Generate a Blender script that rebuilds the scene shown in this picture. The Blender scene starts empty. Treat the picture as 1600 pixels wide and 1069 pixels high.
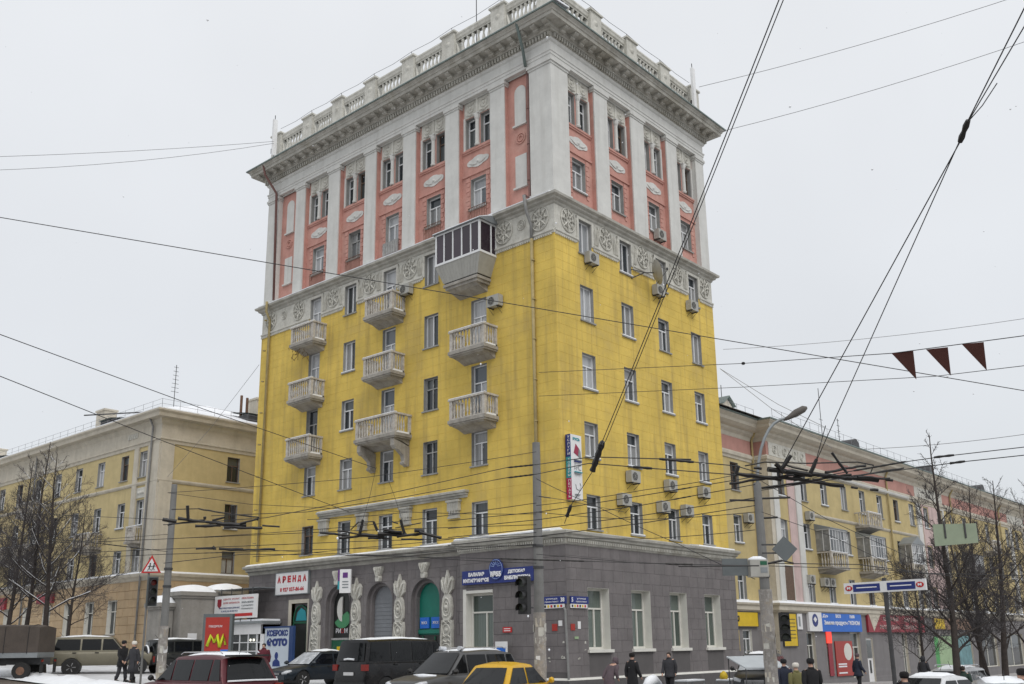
import bpy, bmesh, math, random
from mathutils import Matrix, Vector
R = math.radians
random.seed(7)
scene = bpy.context.scene
COL = scene.collection

# ------------------------------------------------------------------ camera, light, exposure
FPX, PYX = 1518.8, 622.4
PIT, ROL, YAW = R(14.31), R(-0.760), R(-48.63)
CAM = Vector((-32.20, -25.63, 2.0))
def ray(px, py):
    a = px-800; b = -(py-PYX)
    c, s = math.cos(ROL), math.sin(ROL); X = c*a-s*b; Y = s*a+c*b
    x, y2, z2 = X/FPX, 1.0, Y/FPX
    c, s = math.cos(PIT), math.sin(PIT); y = c*y2-s*z2; z = s*y2+c*z2
    c, s = math.cos(YAW), math.sin(YAW)
    return Vector((c*x-s*y, s*x+c*y, z))
def at(px, py, d): return CAM + ray(px, py)*d          # a point d metres into the street
def onx(px, py, v): d = ray(px, py); return CAM + d*((v-CAM.x)/d.x)
def ony(px, py, v): d = ray(px, py); return CAM + d*((v-CAM.y)/d.y)

cam_data = bpy.data.cameras.new('camera'); cam = bpy.data.objects.new('camera', cam_data); COL.objects.link(cam)
cam_data.sensor_width = 36; cam_data.lens = FPX/1600*36
cam_data.shift_y = (PYX-534.5)/1600
cam_data.clip_end = 3000; cam_data.clip_start = .1
o_ = ray(800, PYX); x_ = (ray(801, PYX)-o_).normalized(); u_ = (ray(800, PYX-1)-o_).normalized(); z_ = -o_.normalized()
cam.matrix_world = Matrix(((x_.x, u_.x, z_.x, CAM.x), (x_.y, u_.y, z_.y, CAM.y), (x_.z, u_.z, z_.z, CAM.z), (0, 0, 0, 1)))
scene.camera = cam

SUN_EL, SUN_AZ = R(48), R(205)        # azimuth clockwise from +Y
w = bpy.data.worlds.new('World'); scene.world = w; w.use_nodes = True
nt = w.node_tree; nt.nodes.clear(); N = nt.nodes.new; Lk = nt.links.new
out = N('ShaderNodeOutputWorld'); bg = N('ShaderNodeBackground'); sky = N('ShaderNodeTexSky')
sky.sky_type = 'NISHITA'; sky.sun_disc = False; sky.sun_elevation = SUN_EL; sky.sun_rotation = SUN_AZ; sky.dust_density = 4
tc = N('ShaderNodeTexCoord'); sep = N('ShaderNodeSeparateXYZ'); Lk(tc.outputs['Generated'], sep.inputs[0])
ramp = N('ShaderNodeValToRGB'); Lk(sep.outputs['Z'], ramp.inputs[0])           # overcast: brighter towards the zenith
e = ramp.color_ramp.elements
e[0].position = 0.0; e[0].color = (.70, .735, .765, 1)
e[1].position = 1.0; e[1].color = (1.12, 1.14, 1.17, 1)
e2 = e.new(.3); e2.color = (.725, .75, .785, 1)
e3 = e.new(.6); e3.color = (.80, .82, .85, 1)
nz = N('ShaderNodeTexNoise'); nz.inputs['Scale'].default_value = 2.2; nz.inputs['Detail'].default_value = 4
Lk(tc.outputs['Generated'], nz.inputs['Vector'])
mr = N('ShaderNodeMapRange'); Lk(nz.outputs['Fac'], mr.inputs[0]); mr.inputs[1].default_value = .3; mr.inputs[2].default_value = .7
mr.inputs[3].default_value = .95; mr.inputs[4].default_value = 1.045
vm = N('ShaderNodeVectorMath'); vm.operation = 'SCALE'; Lk(ramp.outputs[0], vm.inputs[0]); Lk(mr.outputs[0], vm.inputs['Scale'])
sc_ = N('ShaderNodeVectorMath'); sc_.operation = 'SCALE'; Lk(vm.outputs[0], sc_.inputs[0]); sc_.inputs['Scale'].default_value = 10.0
mx = N('ShaderNodeMix'); mx.data_type = 'RGBA'; mx.inputs[0].default_value = .95
Lk(sky.outputs[0], mx.inputs[6]); Lk(sc_.outputs[0], mx.inputs[7]); Lk(mx.outputs[2], bg.inputs[0])
bg.inputs[1].default_value = 0.1; Lk(bg.outputs[0], out.inputs[0])
sun = bpy.data.lights.new('sun', 'SUN'); sun.energy = 1.1; sun.angle = R(30); sun.color = (1, .97, .93)
so = bpy.data.objects.new('sun', sun); COL.objects.link(so)
sd = Vector((math.sin(SUN_AZ)*math.cos(SUN_EL), math.cos(SUN_AZ)*math.cos(SUN_EL), math.sin(SUN_EL)))
so.rotation_euler = sd.to_track_quat('Z', 'Y').to_euler()
scene.view_settings.view_transform = 'Standard'; scene.view_settings.look = 'None'
scene.view_settings.exposure = 0.10; scene.view_settings.gamma = 1; scene.view_settings.use_curve_mapping = False

# ------------------------------------------------------------------ materials
def mat(name, col, rough=.8, var=.12, scale=1.5, streak=0, bump=0, island=0, metal=0, dirt=None, dirt_amt=0, emit=None, spec=.5, patch=None, patch_amt=0, patch_scale=.6):
    m = bpy.data.materials.new(name); m.use_nodes = True
    t = m.node_tree; t.nodes.clear(); n = t.nodes.new; l = t.links.new
    o = n('ShaderNodeOutputMaterial'); p = n('ShaderNodeBsdfPrincipled'); l(p.outputs[0], o.inputs[0])
    p.inputs['Roughness'].default_value = rough; p.inputs['Metallic'].default_value = metal
    p.inputs['Specular IOR Level'].default_value = spec
    g = n('ShaderNodeNewGeometry'); pos = g.outputs['Position']
    c = n('ShaderNodeRGB'); c.outputs[0].default_value = (*col, 1); cur = c.outputs[0]
    def mul(fac, lo, hi, f0=.3, f1=.7):
        nonlocal cur
        r = n('ShaderNodeMapRange'); l(fac, r.inputs[0]); r.inputs[1].default_value = f0; r.inputs[2].default_value = f1
        r.inputs[3].default_value = lo; r.inputs[4].default_value = hi
        v = n('ShaderNodeVectorMath'); v.operation = 'SCALE'; l(cur, v.inputs[0]); l(r.outputs[0], v.inputs['Scale']); cur = v.outputs[0]
    if var:
        a = n('ShaderNodeTexNoise'); a.inputs['Scale'].default_value = scale; a.inputs['Detail'].default_value = 8; a.inputs['Roughness'].default_value = .65
        l(pos, a.inputs['Vector']); mul(a.outputs['Fac'], 1-var, 1+var*.8)
    if island:
        ob = n('ShaderNodeObjectInfo'); ad = n('ShaderNodeMath'); ad.operation = 'ADD'; l(ob.outputs['Random'], ad.inputs[0]); l(g.outputs['Random Per Island'], ad.inputs[1])
        fr = n('ShaderNodeMath'); fr.operation = 'FRACT'; l(ad.outputs[0], fr.inputs[0]); mul(fr.outputs[0], 1-island, 1+island, 0, 1)
    def over(fac, col2, amt, f0, f1):
        nonlocal cur
        r = n('ShaderNodeMapRange'); l(fac, r.inputs[0]); r.inputs[1].default_value = f0; r.inputs[2].default_value = f1
        r.inputs[3].default_value = 0; r.inputs[4].default_value = amt
        x = n('ShaderNodeMix'); x.data_type = 'RGBA'; l(r.outputs[0], x.inputs[0]); l(cur, x.inputs[6]); x.inputs[7].default_value = (*col2, 1); cur = x.outputs[2]
    if patch:
        a = n('ShaderNodeTexNoise'); a.inputs['Scale'].default_value = patch_scale; a.inputs['Detail'].default_value = 9; a.inputs['Roughness'].default_value = .7
        l(pos, a.inputs['Vector']); over(a.outputs['Fac'], patch, patch_amt, .52, .66)
    if streak:
        mp = n('ShaderNodeMapping'); mp.inputs['Scale'].default_value = (2.6, 2.6, .2); l(pos, mp.inputs[0])
        a = n('ShaderNodeTexNoise'); a.inputs['Scale'].default_value = 1.0; a.inputs['Detail'].default_value = 6; l(mp.outputs[0], a.inputs['Vector'])
        over(a.outputs['Fac'], dirt or (.12, .11, .10), streak, .5, .75)
    if dirt_amt:
        a = n('ShaderNodeTexNoise'); a.inputs['Scale'].default_value = 7; a.inputs['Detail'].default_value = 10; a.inputs['Roughness'].default_value = .75
        l(pos, a.inputs['Vector']); over(a.outputs['Fac'], dirt or (.1, .09, .08), dirt_amt, .5, .7)
    l(cur, p.inputs['Base Color'])
    if emit:
        p.inputs['Emission Color'].default_value = (*emit[:3], 1); p.inputs['Emission Strength'].default_value = emit[3]
    if bump:
        a = n('ShaderNodeTexNoise'); a.inputs['Scale'].default_value = 14; a.inputs['Detail'].default_value = 10; l(pos, a.inputs['Vector'])
        b = n('ShaderNodeBump'); b.inputs['Strength'].default_value = bump; b.inputs['Distance'].default_value = .03
        l(a.outputs['Fac'], b.inputs['Height']); l(b.outputs[0], p.inputs['Normal'])
    return m
M = {}
YEL = (.655, .475, .105)
M['yellow'] = mat('yellow_stucco', YEL, .9, .16, .9, streak=.22, dirt=(.30, .20, .07), bump=.15, dirt_amt=.10, patch=(.52, .36, .10), patch_amt=.5)
M['yblock'] = mat('yellow_stucco_blocks', YEL, .9, .19, .45, streak=.62, dirt=(.33, .235, .09), bump=.2, dirt_amt=.16, island=.022, patch=(.52, .385, .13), patch_amt=.55, patch_scale=.35)
M['pink'] = mat('pink_stucco', (.52, .275, .23), .9, .16, 1.3, streak=.4, dirt=(.34, .17, .14), bump=.15, dirt_amt=.25, patch=(.58, .36, .30), patch_amt=.7)
M['orange'] = mat('old_orange_stucco', (.55, .15, .085), .9, .2, 1.3, dirt_amt=.2, dirt=(.3, .12, .08))
M['white'] = mat('white_stucco', (.60, .60, .575), .85, .10, 1.1, streak=.30, dirt=(.33, .32, .29), bump=.15, dirt_amt=.12, patch=(.50, .50, .48), patch_amt=.4)
M['relief'] = mat('weathered_plaster_relief', (.55, .54, .49), .9, .18, 2.5, streak=.3, dirt=(.22, .20, .16), bump=.3, dirt_amt=.4)
M['cornice'] = mat('weathered_cornice', (.43, .42, .38), .9, .22, 1.6, streak=.35, dirt=(.17, .155, .12), bump=.3, dirt_amt=.3, patch=(.27, .25, .2), patch_amt=.6)
M['concrete'] = mat('stained_balcony_concrete', (.35, .33, .295), .95, .25, 2, streak=.5, dirt=(.13, .11, .09), bump=.4, dirt_amt=.45)
M['baluster'] = mat('peeling_baluster_paint', (.50, .475, .43), .9, .25, 5, dirt=(.20, .13, .10), dirt_amt=.7, bump=.3)
M['stone'] = mat('grey_stone_cladding', (.165, .150, .150), .75, .16, 1.3, streak=.35, dirt=(.085, .08, .082), island=.07, bump=.25, dirt_amt=.3, patch=(.20, .19, .185), patch_amt=.5)
M['joint'] = mat('dark_joint', (.105, .098, .098), .9, .1)
M['plinth'] = mat('dark_granite_plinth', (.09, .085, .085), .6, .2, 4)
M['casing'] = mat('window_reveal_grey', (.30, .30, .29), .9, .15, 3, streak=.2)
M['pvc'] = mat('white_window_frame', (.72, .73, .74), .5, .05, 4)
M['oldwood'] = mat('old_brown_window_frame', (.13, .085, .06), .8, .3, 6)
M['greyframe'] = mat('old_grey_window_frame', (.33, .33, .32), .8, .3, 6)
M['whitereveal'] = mat('white_painted_reveal', (.66, .65, .60), .7, .06, 3)
M['snow'] = mat('snow', (.82, .84, .87), .75, .06, 2, bump=.3, patch=(.62, .62, .62), patch_amt=.25)
M['slush'] = mat('thawing_snow_on_glass', (.34, .36, .38), .5, .35, 4, patch=(.7, .72, .74), patch_amt=.8, patch_scale=3)
M['iron'] = mat('dark_iron', (.05, .05, .052), .6, .3, 6)
M['rust'] = mat('rusty_balcony_iron', (.16, .09, .06), .9, .3, 6)
M['wire'] = mat('dark_wire', (.02, .02, .022), .6, 0)
M['wiregrey'] = mat('thin_grey_wire', (.20, .20, .21), .6, 0)
M['insul'] = mat('black_insulator', (.012, .011, .011), .5, 0)
M['pole'] = mat('grey_concrete_pole', (.19, .19, .185), .9, .15, 3, streak=.2, bump=.3)
M['poster'] = mat('pole_with_poster_remains', (.30, .28, .26), .95, .25, 3, dirt=(.55, .53, .5), dirt_amt=.8, patch=(.33, .26, .15), patch_amt=.6, patch_scale=3, bump=.4)
M['zinc'] = mat('dull_zinc_sheet', (.25, .27, .28), .5, .15, 2, metal=.3)
M['greenroof'] = mat('green_grey_sheet_metal', (.14, .18, .17), .6, .2, 2)
M['pipe'] = mat('drainpipe_grey', (.22, .22, .215), .7, .2, 3)
M['pipered'] = mat('drainpipe_dark_red', (.17, .09, .08), .8, .2, 3)
M['pipeyel'] = mat('drainpipe_yellow', (.36, .29, .14), .8, .2, 3)
M['ac'] = mat('air_conditioner_casing', (.38, .375, .345), .6, .1, 4, streak=.15)
M['black'] = mat('black_plastic', (.015, .015, .016), .5, 0)
M['bark'] = mat('dark_bark', (.045, .036, .032), .95, .35, 6, bump=.5)
M['twig'] = mat('brown_twig', (.060, .054, .056), .95, .3, 2)
M['beigewall'] = mat('beige_stucco', (.53, .49, .41), .9, .14, 1.2, streak=.3, dirt=(.30, .26, .2), dirt_amt=.2, bump=.2)
M['paleyel'] = mat('pale_yellow_stucco', (.52, .425, .22), .9, .14, 1.0, streak=.25, dirt=(.34, .26, .12), dirt_amt=.12, bump=.2)
M['ochre'] = mat('ochre_ground_floor_stucco', (.42, .31, .19), .9, .14, 1.0, streak=.25, dirt=(.28, .2, .12), dirt_amt=.2)
M['ochreblock'] = mat('ochre_rusticated_blocks', (.42, .31, .19), .9, .14, 1.0, streak=.25, dirt=(.28, .2, .12), dirt_amt=.2, island=.06)
M['wingyel'] = mat('wing_yellow_stucco', (.50, .405, .20), .9, .14, 1.0, streak=.25, dirt=(.34, .26, .12), dirt_amt=.12, bump=.2)
M['pinkbrown'] = mat('faded_pink_stucco', (.44, .235, .20), .9, .14, 1.0, streak=.3, dirt=(.3, .17, .14))
M['palepink'] = mat('pale_pink_stucco', (.55, .42, .40), .9, .14, 1.0, streak=.3)
M['shopgrey'] = mat('grey_shop_cladding', (.19, .18, .182), .8, .12, 1.0, streak=.25, island=.07)
M['red'] = mat('sign_red', (.50, .02, .02), .5, .1, 3)
M['ared'] = mat('billboard_red', (.36, .028, .018), .4, .1, 3)
M['dred'] = mat('dark_red_shop_sign', (.27, .02, .035), .5, .2, 3)
M['blue'] = mat('sign_navy_blue', (.01, .025, .17), .45, .1, 3)
M['dblue'] = mat('sign_dark_blue', (.02, .05, .15), .5, .1)
M['bblue'] = mat('sign_bright_blue', (.01, .13, .55), .45, .1, 3)
M['teal'] = mat('sign_teal', (.02, .28, .33), .5, .1)
M['magenta'] = mat('sign_magenta', (.40, .01, .09), .5, .1)
M['yellowsign'] = mat('yellow_shop_sign', (.66, .45, .01), .5, .12, 2)
M['green'] = mat('dark_green_door', (.01, .10, .05), .5, .2, 2)
M['tealgreen'] = mat('teal_green_panel', (.005, .16, .115), .45, .12, 2)
M['lightgreen'] = mat('light_green_print', (.30, .42, .24), .5, .2, 2)
M['signwhite'] = mat('sign_white', (.74, .74, .74), .5, .06, 3)
M['signback'] = mat('grey_green_sign_back', (.26, .31, .22), .6, .1, 4)
M['letterw'] = mat('white_lettering', (.78, .78, .8), .5, 0)
M['letterb'] = mat('navy_lettering', (.02, .04, .17), .5, 0)
M['letterr'] = mat('red_lettering', (.45, .02, .03), .5, 0)
M['letterk'] = mat('black_lettering', (.02, .02, .02), .5, 0)
M['purple'] = mat('purple_print', (.12, .03, .2), .5, .1)
M['lime'] = mat('lime_print', (.55, .62, .02), .5, .1)
M['greyblind'] = mat('grey_roller_shutter', (.20, .21, .225), .6, .1, 3)
M['darkshop'] = mat('dark_shop_panel', (.02, .022, .02), .4, .1)
M['lampred'] = mat('red_lamp_lens', (.20, .02, .015), .3, .1)
M['tailred'] = mat('tail_lamp_lens', (.22, .02, .015), .2, 0)
M['headlamp'] = mat('headlamp_glass', (.55, .57, .6), .15, 0)
M['chrome'] = mat('chrome', (.6, .6, .62), .2, 0, metal=.9)
M['tyre'] = mat('tyre_rubber', (.02, .02, .02), .9, .2)
M['rim'] = mat('alloy_rim', (.35, .35, .36), .4, .1, metal=.6)
M['plate'] = mat('number_plate', (.62, .62, .62), .5, .05)
M['greysign'] = mat('grey_sign_back', (.13, .145, .15), .5, .1, 3, metal=.3)
M['brick'] = mat('chimney_brick', (.30, .20, .15), .95, .25, 4, bump=.4)
M['pennant'] = mat('brown_red_pennant', (.095, .035, .028), .9, .15, 3)
M['tarp'] = mat('dark_brown_tarpaulin', (.075, .06, .05), .8, .2, 2, bump=.3)
M['skin'] = mat('skin', (.50, .30, .22), .6, .05)
def glass_mat(name, dark, light, thresh, stripes=True):
    m = bpy.data.materials.new(name); m.use_nodes = True
    t = m.node_tree; p = t.nodes['Principled BSDF']; n = t.nodes.new; l = t.links.new
    p.inputs['Roughness'].default_value = .06; p.inputs['Specular IOR Level'].default_value = .55
    ob = n('ShaderNodeObjectInfo'); tc = n('ShaderNodeTexCoord')
    wv = n('ShaderNodeTexWave'); wv.bands_direction = 'X'; wv.inputs['Scale'].default_value = 3.2; wv.inputs['Distortion'].default_value = 3; wv.inputs['Detail'].default_value = 2
    l(tc.outputs['Object'], wv.inputs['Vector'])
    st = n('ShaderNodeMapRange'); l(wv.outputs['Fac'], st.inputs[0]); st.inputs[3].default_value = .55; st.inputs[4].default_value = 1.0
    cm = n('ShaderNodeMapRange'); l(ob.outputs['Random'], cm.inputs[0]); cm.inputs[1].default_value = thresh; cm.inputs[2].default_value = thresh+.35
    ml = n('ShaderNodeMath'); ml.operation = 'MULTIPLY'; l(st.outputs[0], ml.inputs[0]); l(cm.outputs[0], ml.inputs[1])
    x = n('ShaderNodeMix'); x.data_type = 'RGBA'; l(ml.outputs[0], x.inputs[0]); x.inputs[6].default_value = (*dark, 1); x.inputs[7].default_value = (*light, 1)
    l(x.outputs[2], p.inputs['Base Color'])
    # old panes are slightly wavy
    nn = n('ShaderNodeTexNoise'); nn.inputs['Scale'].default_value = 1.6
    l(tc.outputs['Object'], nn.inputs['Vector']); b = n('ShaderNodeBump'); b.inputs['Strength'].default_value = .08; b.inputs['Distance'].default_value = .1
    l(nn.outputs['Fac'], b.inputs['Height']); l(b.outputs[0], p.inputs['Normal'])
    return m
M['glass'] = glass_mat('window_glass_with_curtains', (.035, .042, .048), (.34, .34, .335), .25)
M['glasslight'] = glass_mat('window_glass_with_white_curtains', (.10, .115, .13), (.50, .51, .52), .1)
M['glassdark'] = glass_mat('dark_window_glass', (.025, .03, .034), (.10, .11, .11), .4)
M['glasspurple'] = glass_mat('dark_tinted_glass', (.028, .018, .026), (.05, .035, .05), .5)
M['glassgreen'] = glass_mat('library_window_glass', (.055, .075, .065), (.15, .18, .16), .2)
M['carglass'] = glass_mat('car_glass', (.006, .007, .008), (.010, .011, .012), .2)
M['carglass'].node_tree.nodes['Principled BSDF'].inputs['Specular IOR Level'].default_value = .28

# ------------------------------------------------------------------ mesh helpers
class B:
    def __init__(s): s.v = []; s.f = []; s.m = []; s.cur = 0
    def quad(s, *p):
        i = len(s.v); s.v += [tuple(q) for q in p]; s.f.append(tuple(range(i, i+len(p)))); s.m.append(s.cur)
    def box(s, x0, y0, z0, x1, y1, z1):
        if x0 > x1: x0, x1 = x1, x0
        if y0 > y1: y0, y1 = y1, y0
        if z0 > z1: z0, z1 = z1, z0
        i = len(s.v)
        s.v += [(x0,y0,z0),(x1,y0,z0),(x1,y1,z0),(x0,y1,z0),(x0,y0,z1),(x1,y0,z1),(x1,y1,z1),(x0,y1,z1)]
        for q in ((0,3,2,1),(4,5,6,7),(0,1,5,4),(1,2,6,5),(2,3,7,6),(3,0,4,7)):
            s.f.append(tuple(i+k for k in q)); s.m.append(s.cur)
        return s
    def tube(s, pts, r, n=6, cap=True):
        pts = [Vector(p) for p in pts]; rs = r if isinstance(r, (list, tuple)) else [r]*len(pts)
        i0 = len(s.v); prev = None
        for k, p in enumerate(pts):
            d = (pts[min(k+1, len(pts)-1)]-pts[max(k-1, 0)])
            if d.length < 1e-9: d = Vector((0, 0, 1))
            d.normalize()
            a = Vector((0, 0, 1)) if abs(d.z) < .95 else Vector((1, 0, 0))
            if prev is not None: a = prev
            u = d.cross(a)
            if u.length < 1e-6: u = d.orthogonal()
            u.normalize(); v2 = u.cross(d); prev = v2
            for j in range(n):
                t = 2*math.pi*j/n; s.v.append(tuple(p+(u*math.cos(t)+v2*math.sin(t))*rs[k]))
        for k in range(len(pts)-1):
            for j in range(n):
                a = i0+k*n+j; b = i0+k*n+(j+1) % n
                s.f.append((a, b, b+n, a+n)); s.m.append(s.cur)
        if cap and n > 2:
            s.f.append(tuple(i0+j for j in reversed(range(n)))); s.m.append(s.cur)
            s.f.append(tuple(i0+(len(pts)-1)*n+j for j in range(n))); s.m.append(s.cur)
        return s
    def lathe(s, prof, c=(0, 0, 0), n=10, axis='Z'):
        i0 = len(s.v)
        for r_, h in prof:
            for j in range(n):
                t = 2*math.pi*j/n; a, b = r_*math.cos(t), r_*math.sin(t)
                p = (a, b, h) if axis == 'Z' else ((h, a, b) if axis == 'X' else (a, h, b))
                s.v.append((c[0]+p[0], c[1]+p[1], c[2]+p[2]))
        for k in range(len(prof)-1):
            for j in range(n):
                a = i0+k*n+j; b = i0+k*n+(j+1) % n; s.f.append((a, b, b+n, a+n)); s.m.append(s.cur)
        s.f.append(tuple(i0+j for j in reversed(range(n)))); s.m.append(s.cur)
        s.f.append(tuple(i0+(len(prof)-1)*n+j for j in range(n))); s.m.append(s.cur)
        return s
    def prism(s, poly, y0, y1):                # polygon in x,z pushed along y
        i = len(s.v); n = len(poly)
        s.v += [(x, y0, z) for x, z in poly]+[(x, y1, z) for x, z in poly]
        s.f.append(tuple(range(i, i+n))); s.m.append(s.cur)
        s.f.append(tuple(reversed(range(i+n, i+2*n)))); s.m.append(s.cur)
        for k in range(n):
            a, b = i+k, i+(k+1) % n; s.f.append((a, a+n, b+n, b)); s.m.append(s.cur)
        return s
    def prismx(s, poly, x0, x1):               # polygon in y,z pushed along x
        i = len(s.v); n = len(poly)
        s.v += [(x0, y, z) for y, z in poly]+[(x1, y, z) for y, z in poly]
        s.f.append(tuple(range(i, i+n))); s.m.append(s.cur)
        s.f.append(tuple(reversed(range(i+n, i+2*n)))); s.m.append(s.cur)
        for k in range(n):
            a, b = i+k, i+(k+1) % n; s.f.append((a, a+n, b+n, b)); s.m.append(s.cur)
        return s
    def mesh(s, name, mats, smooth=False):
        me = bpy.data.meshes.new(name); me.from_pydata(s.v, [], s.f)
        if not isinstance(mats, (list, tuple)): mats = [mats]
        for m in mats: me.materials.append(m)
        if len(mats) > 1: me.polygons.foreach_set('material_index', s.m)
        b = bmesh.new(); b.from_mesh(me); bmesh.ops.recalc_face_normals(b, faces=b.faces); b.to_mesh(me); b.free()
        if smooth: me.polygons.foreach_set('use_smooth', [True]*len(me.polygons))
        return me
def obj(name, me, parent=None, loc=(0, 0, 0), rz=0, **k):
    o = bpy.data.objects.new(name, me); COL.objects.link(o); o.location = loc; o.rotation_euler = (0, 0, rz)
    if parent: o.parent = parent
    for a, b in k.items(): o[a] = b
    return o
def thing(name, label, cat, loc=(0, 0, 0), rz=0, group=None):
    o = obj(name, None, None, loc, rz, label=label, category=cat)
    o.empty_display_size = .2
    if group: o['group'] = group
    return o
def tag(o, label, cat, group=None):
    o['label'] = label; o['category'] = cat
    if group: o['group'] = group
    return o
def part(name, b, m, parent, loc=(0, 0, 0), rz=0, smooth=False, **k):
    return obj(name, b.mesh(name, m, smooth), parent, loc, rz, **k)
def copy_tree(o, parent=None):
    c = o.copy(); COL.objects.link(c)
    c.parent = parent
    for ch in list(o.children): copy_tree(ch, c)
    return c
def sweep(path, prof, closed=False, cap=True):
    """sweep a profile [(outward, z)] along a plan path; outward is to the right of travel"""
    n = len(path); pts = [Vector((p[0], p[1], 0)) for p in path]; b = B(); rings = []
    for k in range(n):
        d1 = (pts[k]-pts[k-1]).normalized() if (k > 0 or closed) else None
        d2 = (pts[(k+1) % n]-pts[k]).normalized() if (k < n-1 or closed) else None
        if d1 is None: d1 = d2
        if d2 is None: d2 = d1
        n1 = Vector((d1.y, -d1.x, 0)); n2 = Vector((d2.y, -d2.x, 0)); m = (n1+n2); m = m/(m.dot(n1)) if m.length > 1e-6 else n1
        rings.append([(pts[k].x+m.x*o, pts[k].y+m.y*o, z) for o, z in prof])
    i0 = 0; L = len(prof)
    for r_ in rings: b.v += r_
    for k in range(n if closed else n-1):
        a = k*L; c = ((k+1) % n)*L
        for j in range(L-1):
            b.f.append((a+j, c+j, c+j+1, a+j+1)); b.m.append(0)
    if not closed and cap:
        b.f.append(tuple(range(L))); b.m.append(0); b.f.append(tuple((n-1)*L+j for j in reversed(range(L)))); b.m.append(0)
    return b
def wall_grid(x0, x1, z0, z1, ops, y=0, depth=.25):
    """a wall in the x,z plane with real rectangular openings and their reveals; returns wall, reveals"""
    xs = sorted({x0, x1, *[o[0] for o in ops], *[o[1] for o in ops]}); zs = sorted({z0, z1, *[o[2] for o in ops], *[o[3] for o in ops]})
    xs = [x for x in xs if x0 <= x <= x1]; zs = [z for z in zs if z0 <= z <= z1]
    b = B()
    for j in range(len(zs)-1):
        run = None
        for i in range(len(xs)-1):
            cx, cz = (xs[i]+xs[i+1])/2, (zs[j]+zs[j+1])/2
            hole = any(o[0] < cx < o[1] and o[2] < cz < o[3] for o in ops)
            if not hole:
                if run is None: run = xs[i]
            if (hole or i == len(xs)-2) and run is not None:
                e = xs[i] if hole else xs[i+1]
                b.quad((run, y, zs[j]), (e, y, zs[j]), (e, y, zs[j+1]), (run, y, zs[j+1])); run = None
    return b
def reveals(parent, F, ops, depth, m):
    """the four inner sides of every opening, one part per opening"""
    for o in ops:
        w_, h_ = round(o[1]-o[0], 3), round(o[3]-o[2], 3)
        def mk():
            b = B(); t = .004
            b.box(-t, -.002, 0, t, depth, h_); b.box(w_-t, -.002, 0, w_+t, depth, h_); b.box(t, -.002, h_-t, w_-t, depth, h_+t); b.box(t, -.002, -t, w_-t, depth, t)
            return b.mesh('window_reveal', m)
        c, s = math.cos(F['rz']), math.sin(F['rz'])
        obj('window_reveal', cached(('rev', w_, h_, depth, m.name), mk), parent, (F['loc'][0]+c*o[0], F['loc'][1]+s*o[0], o[2]), F['rz'])
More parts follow.
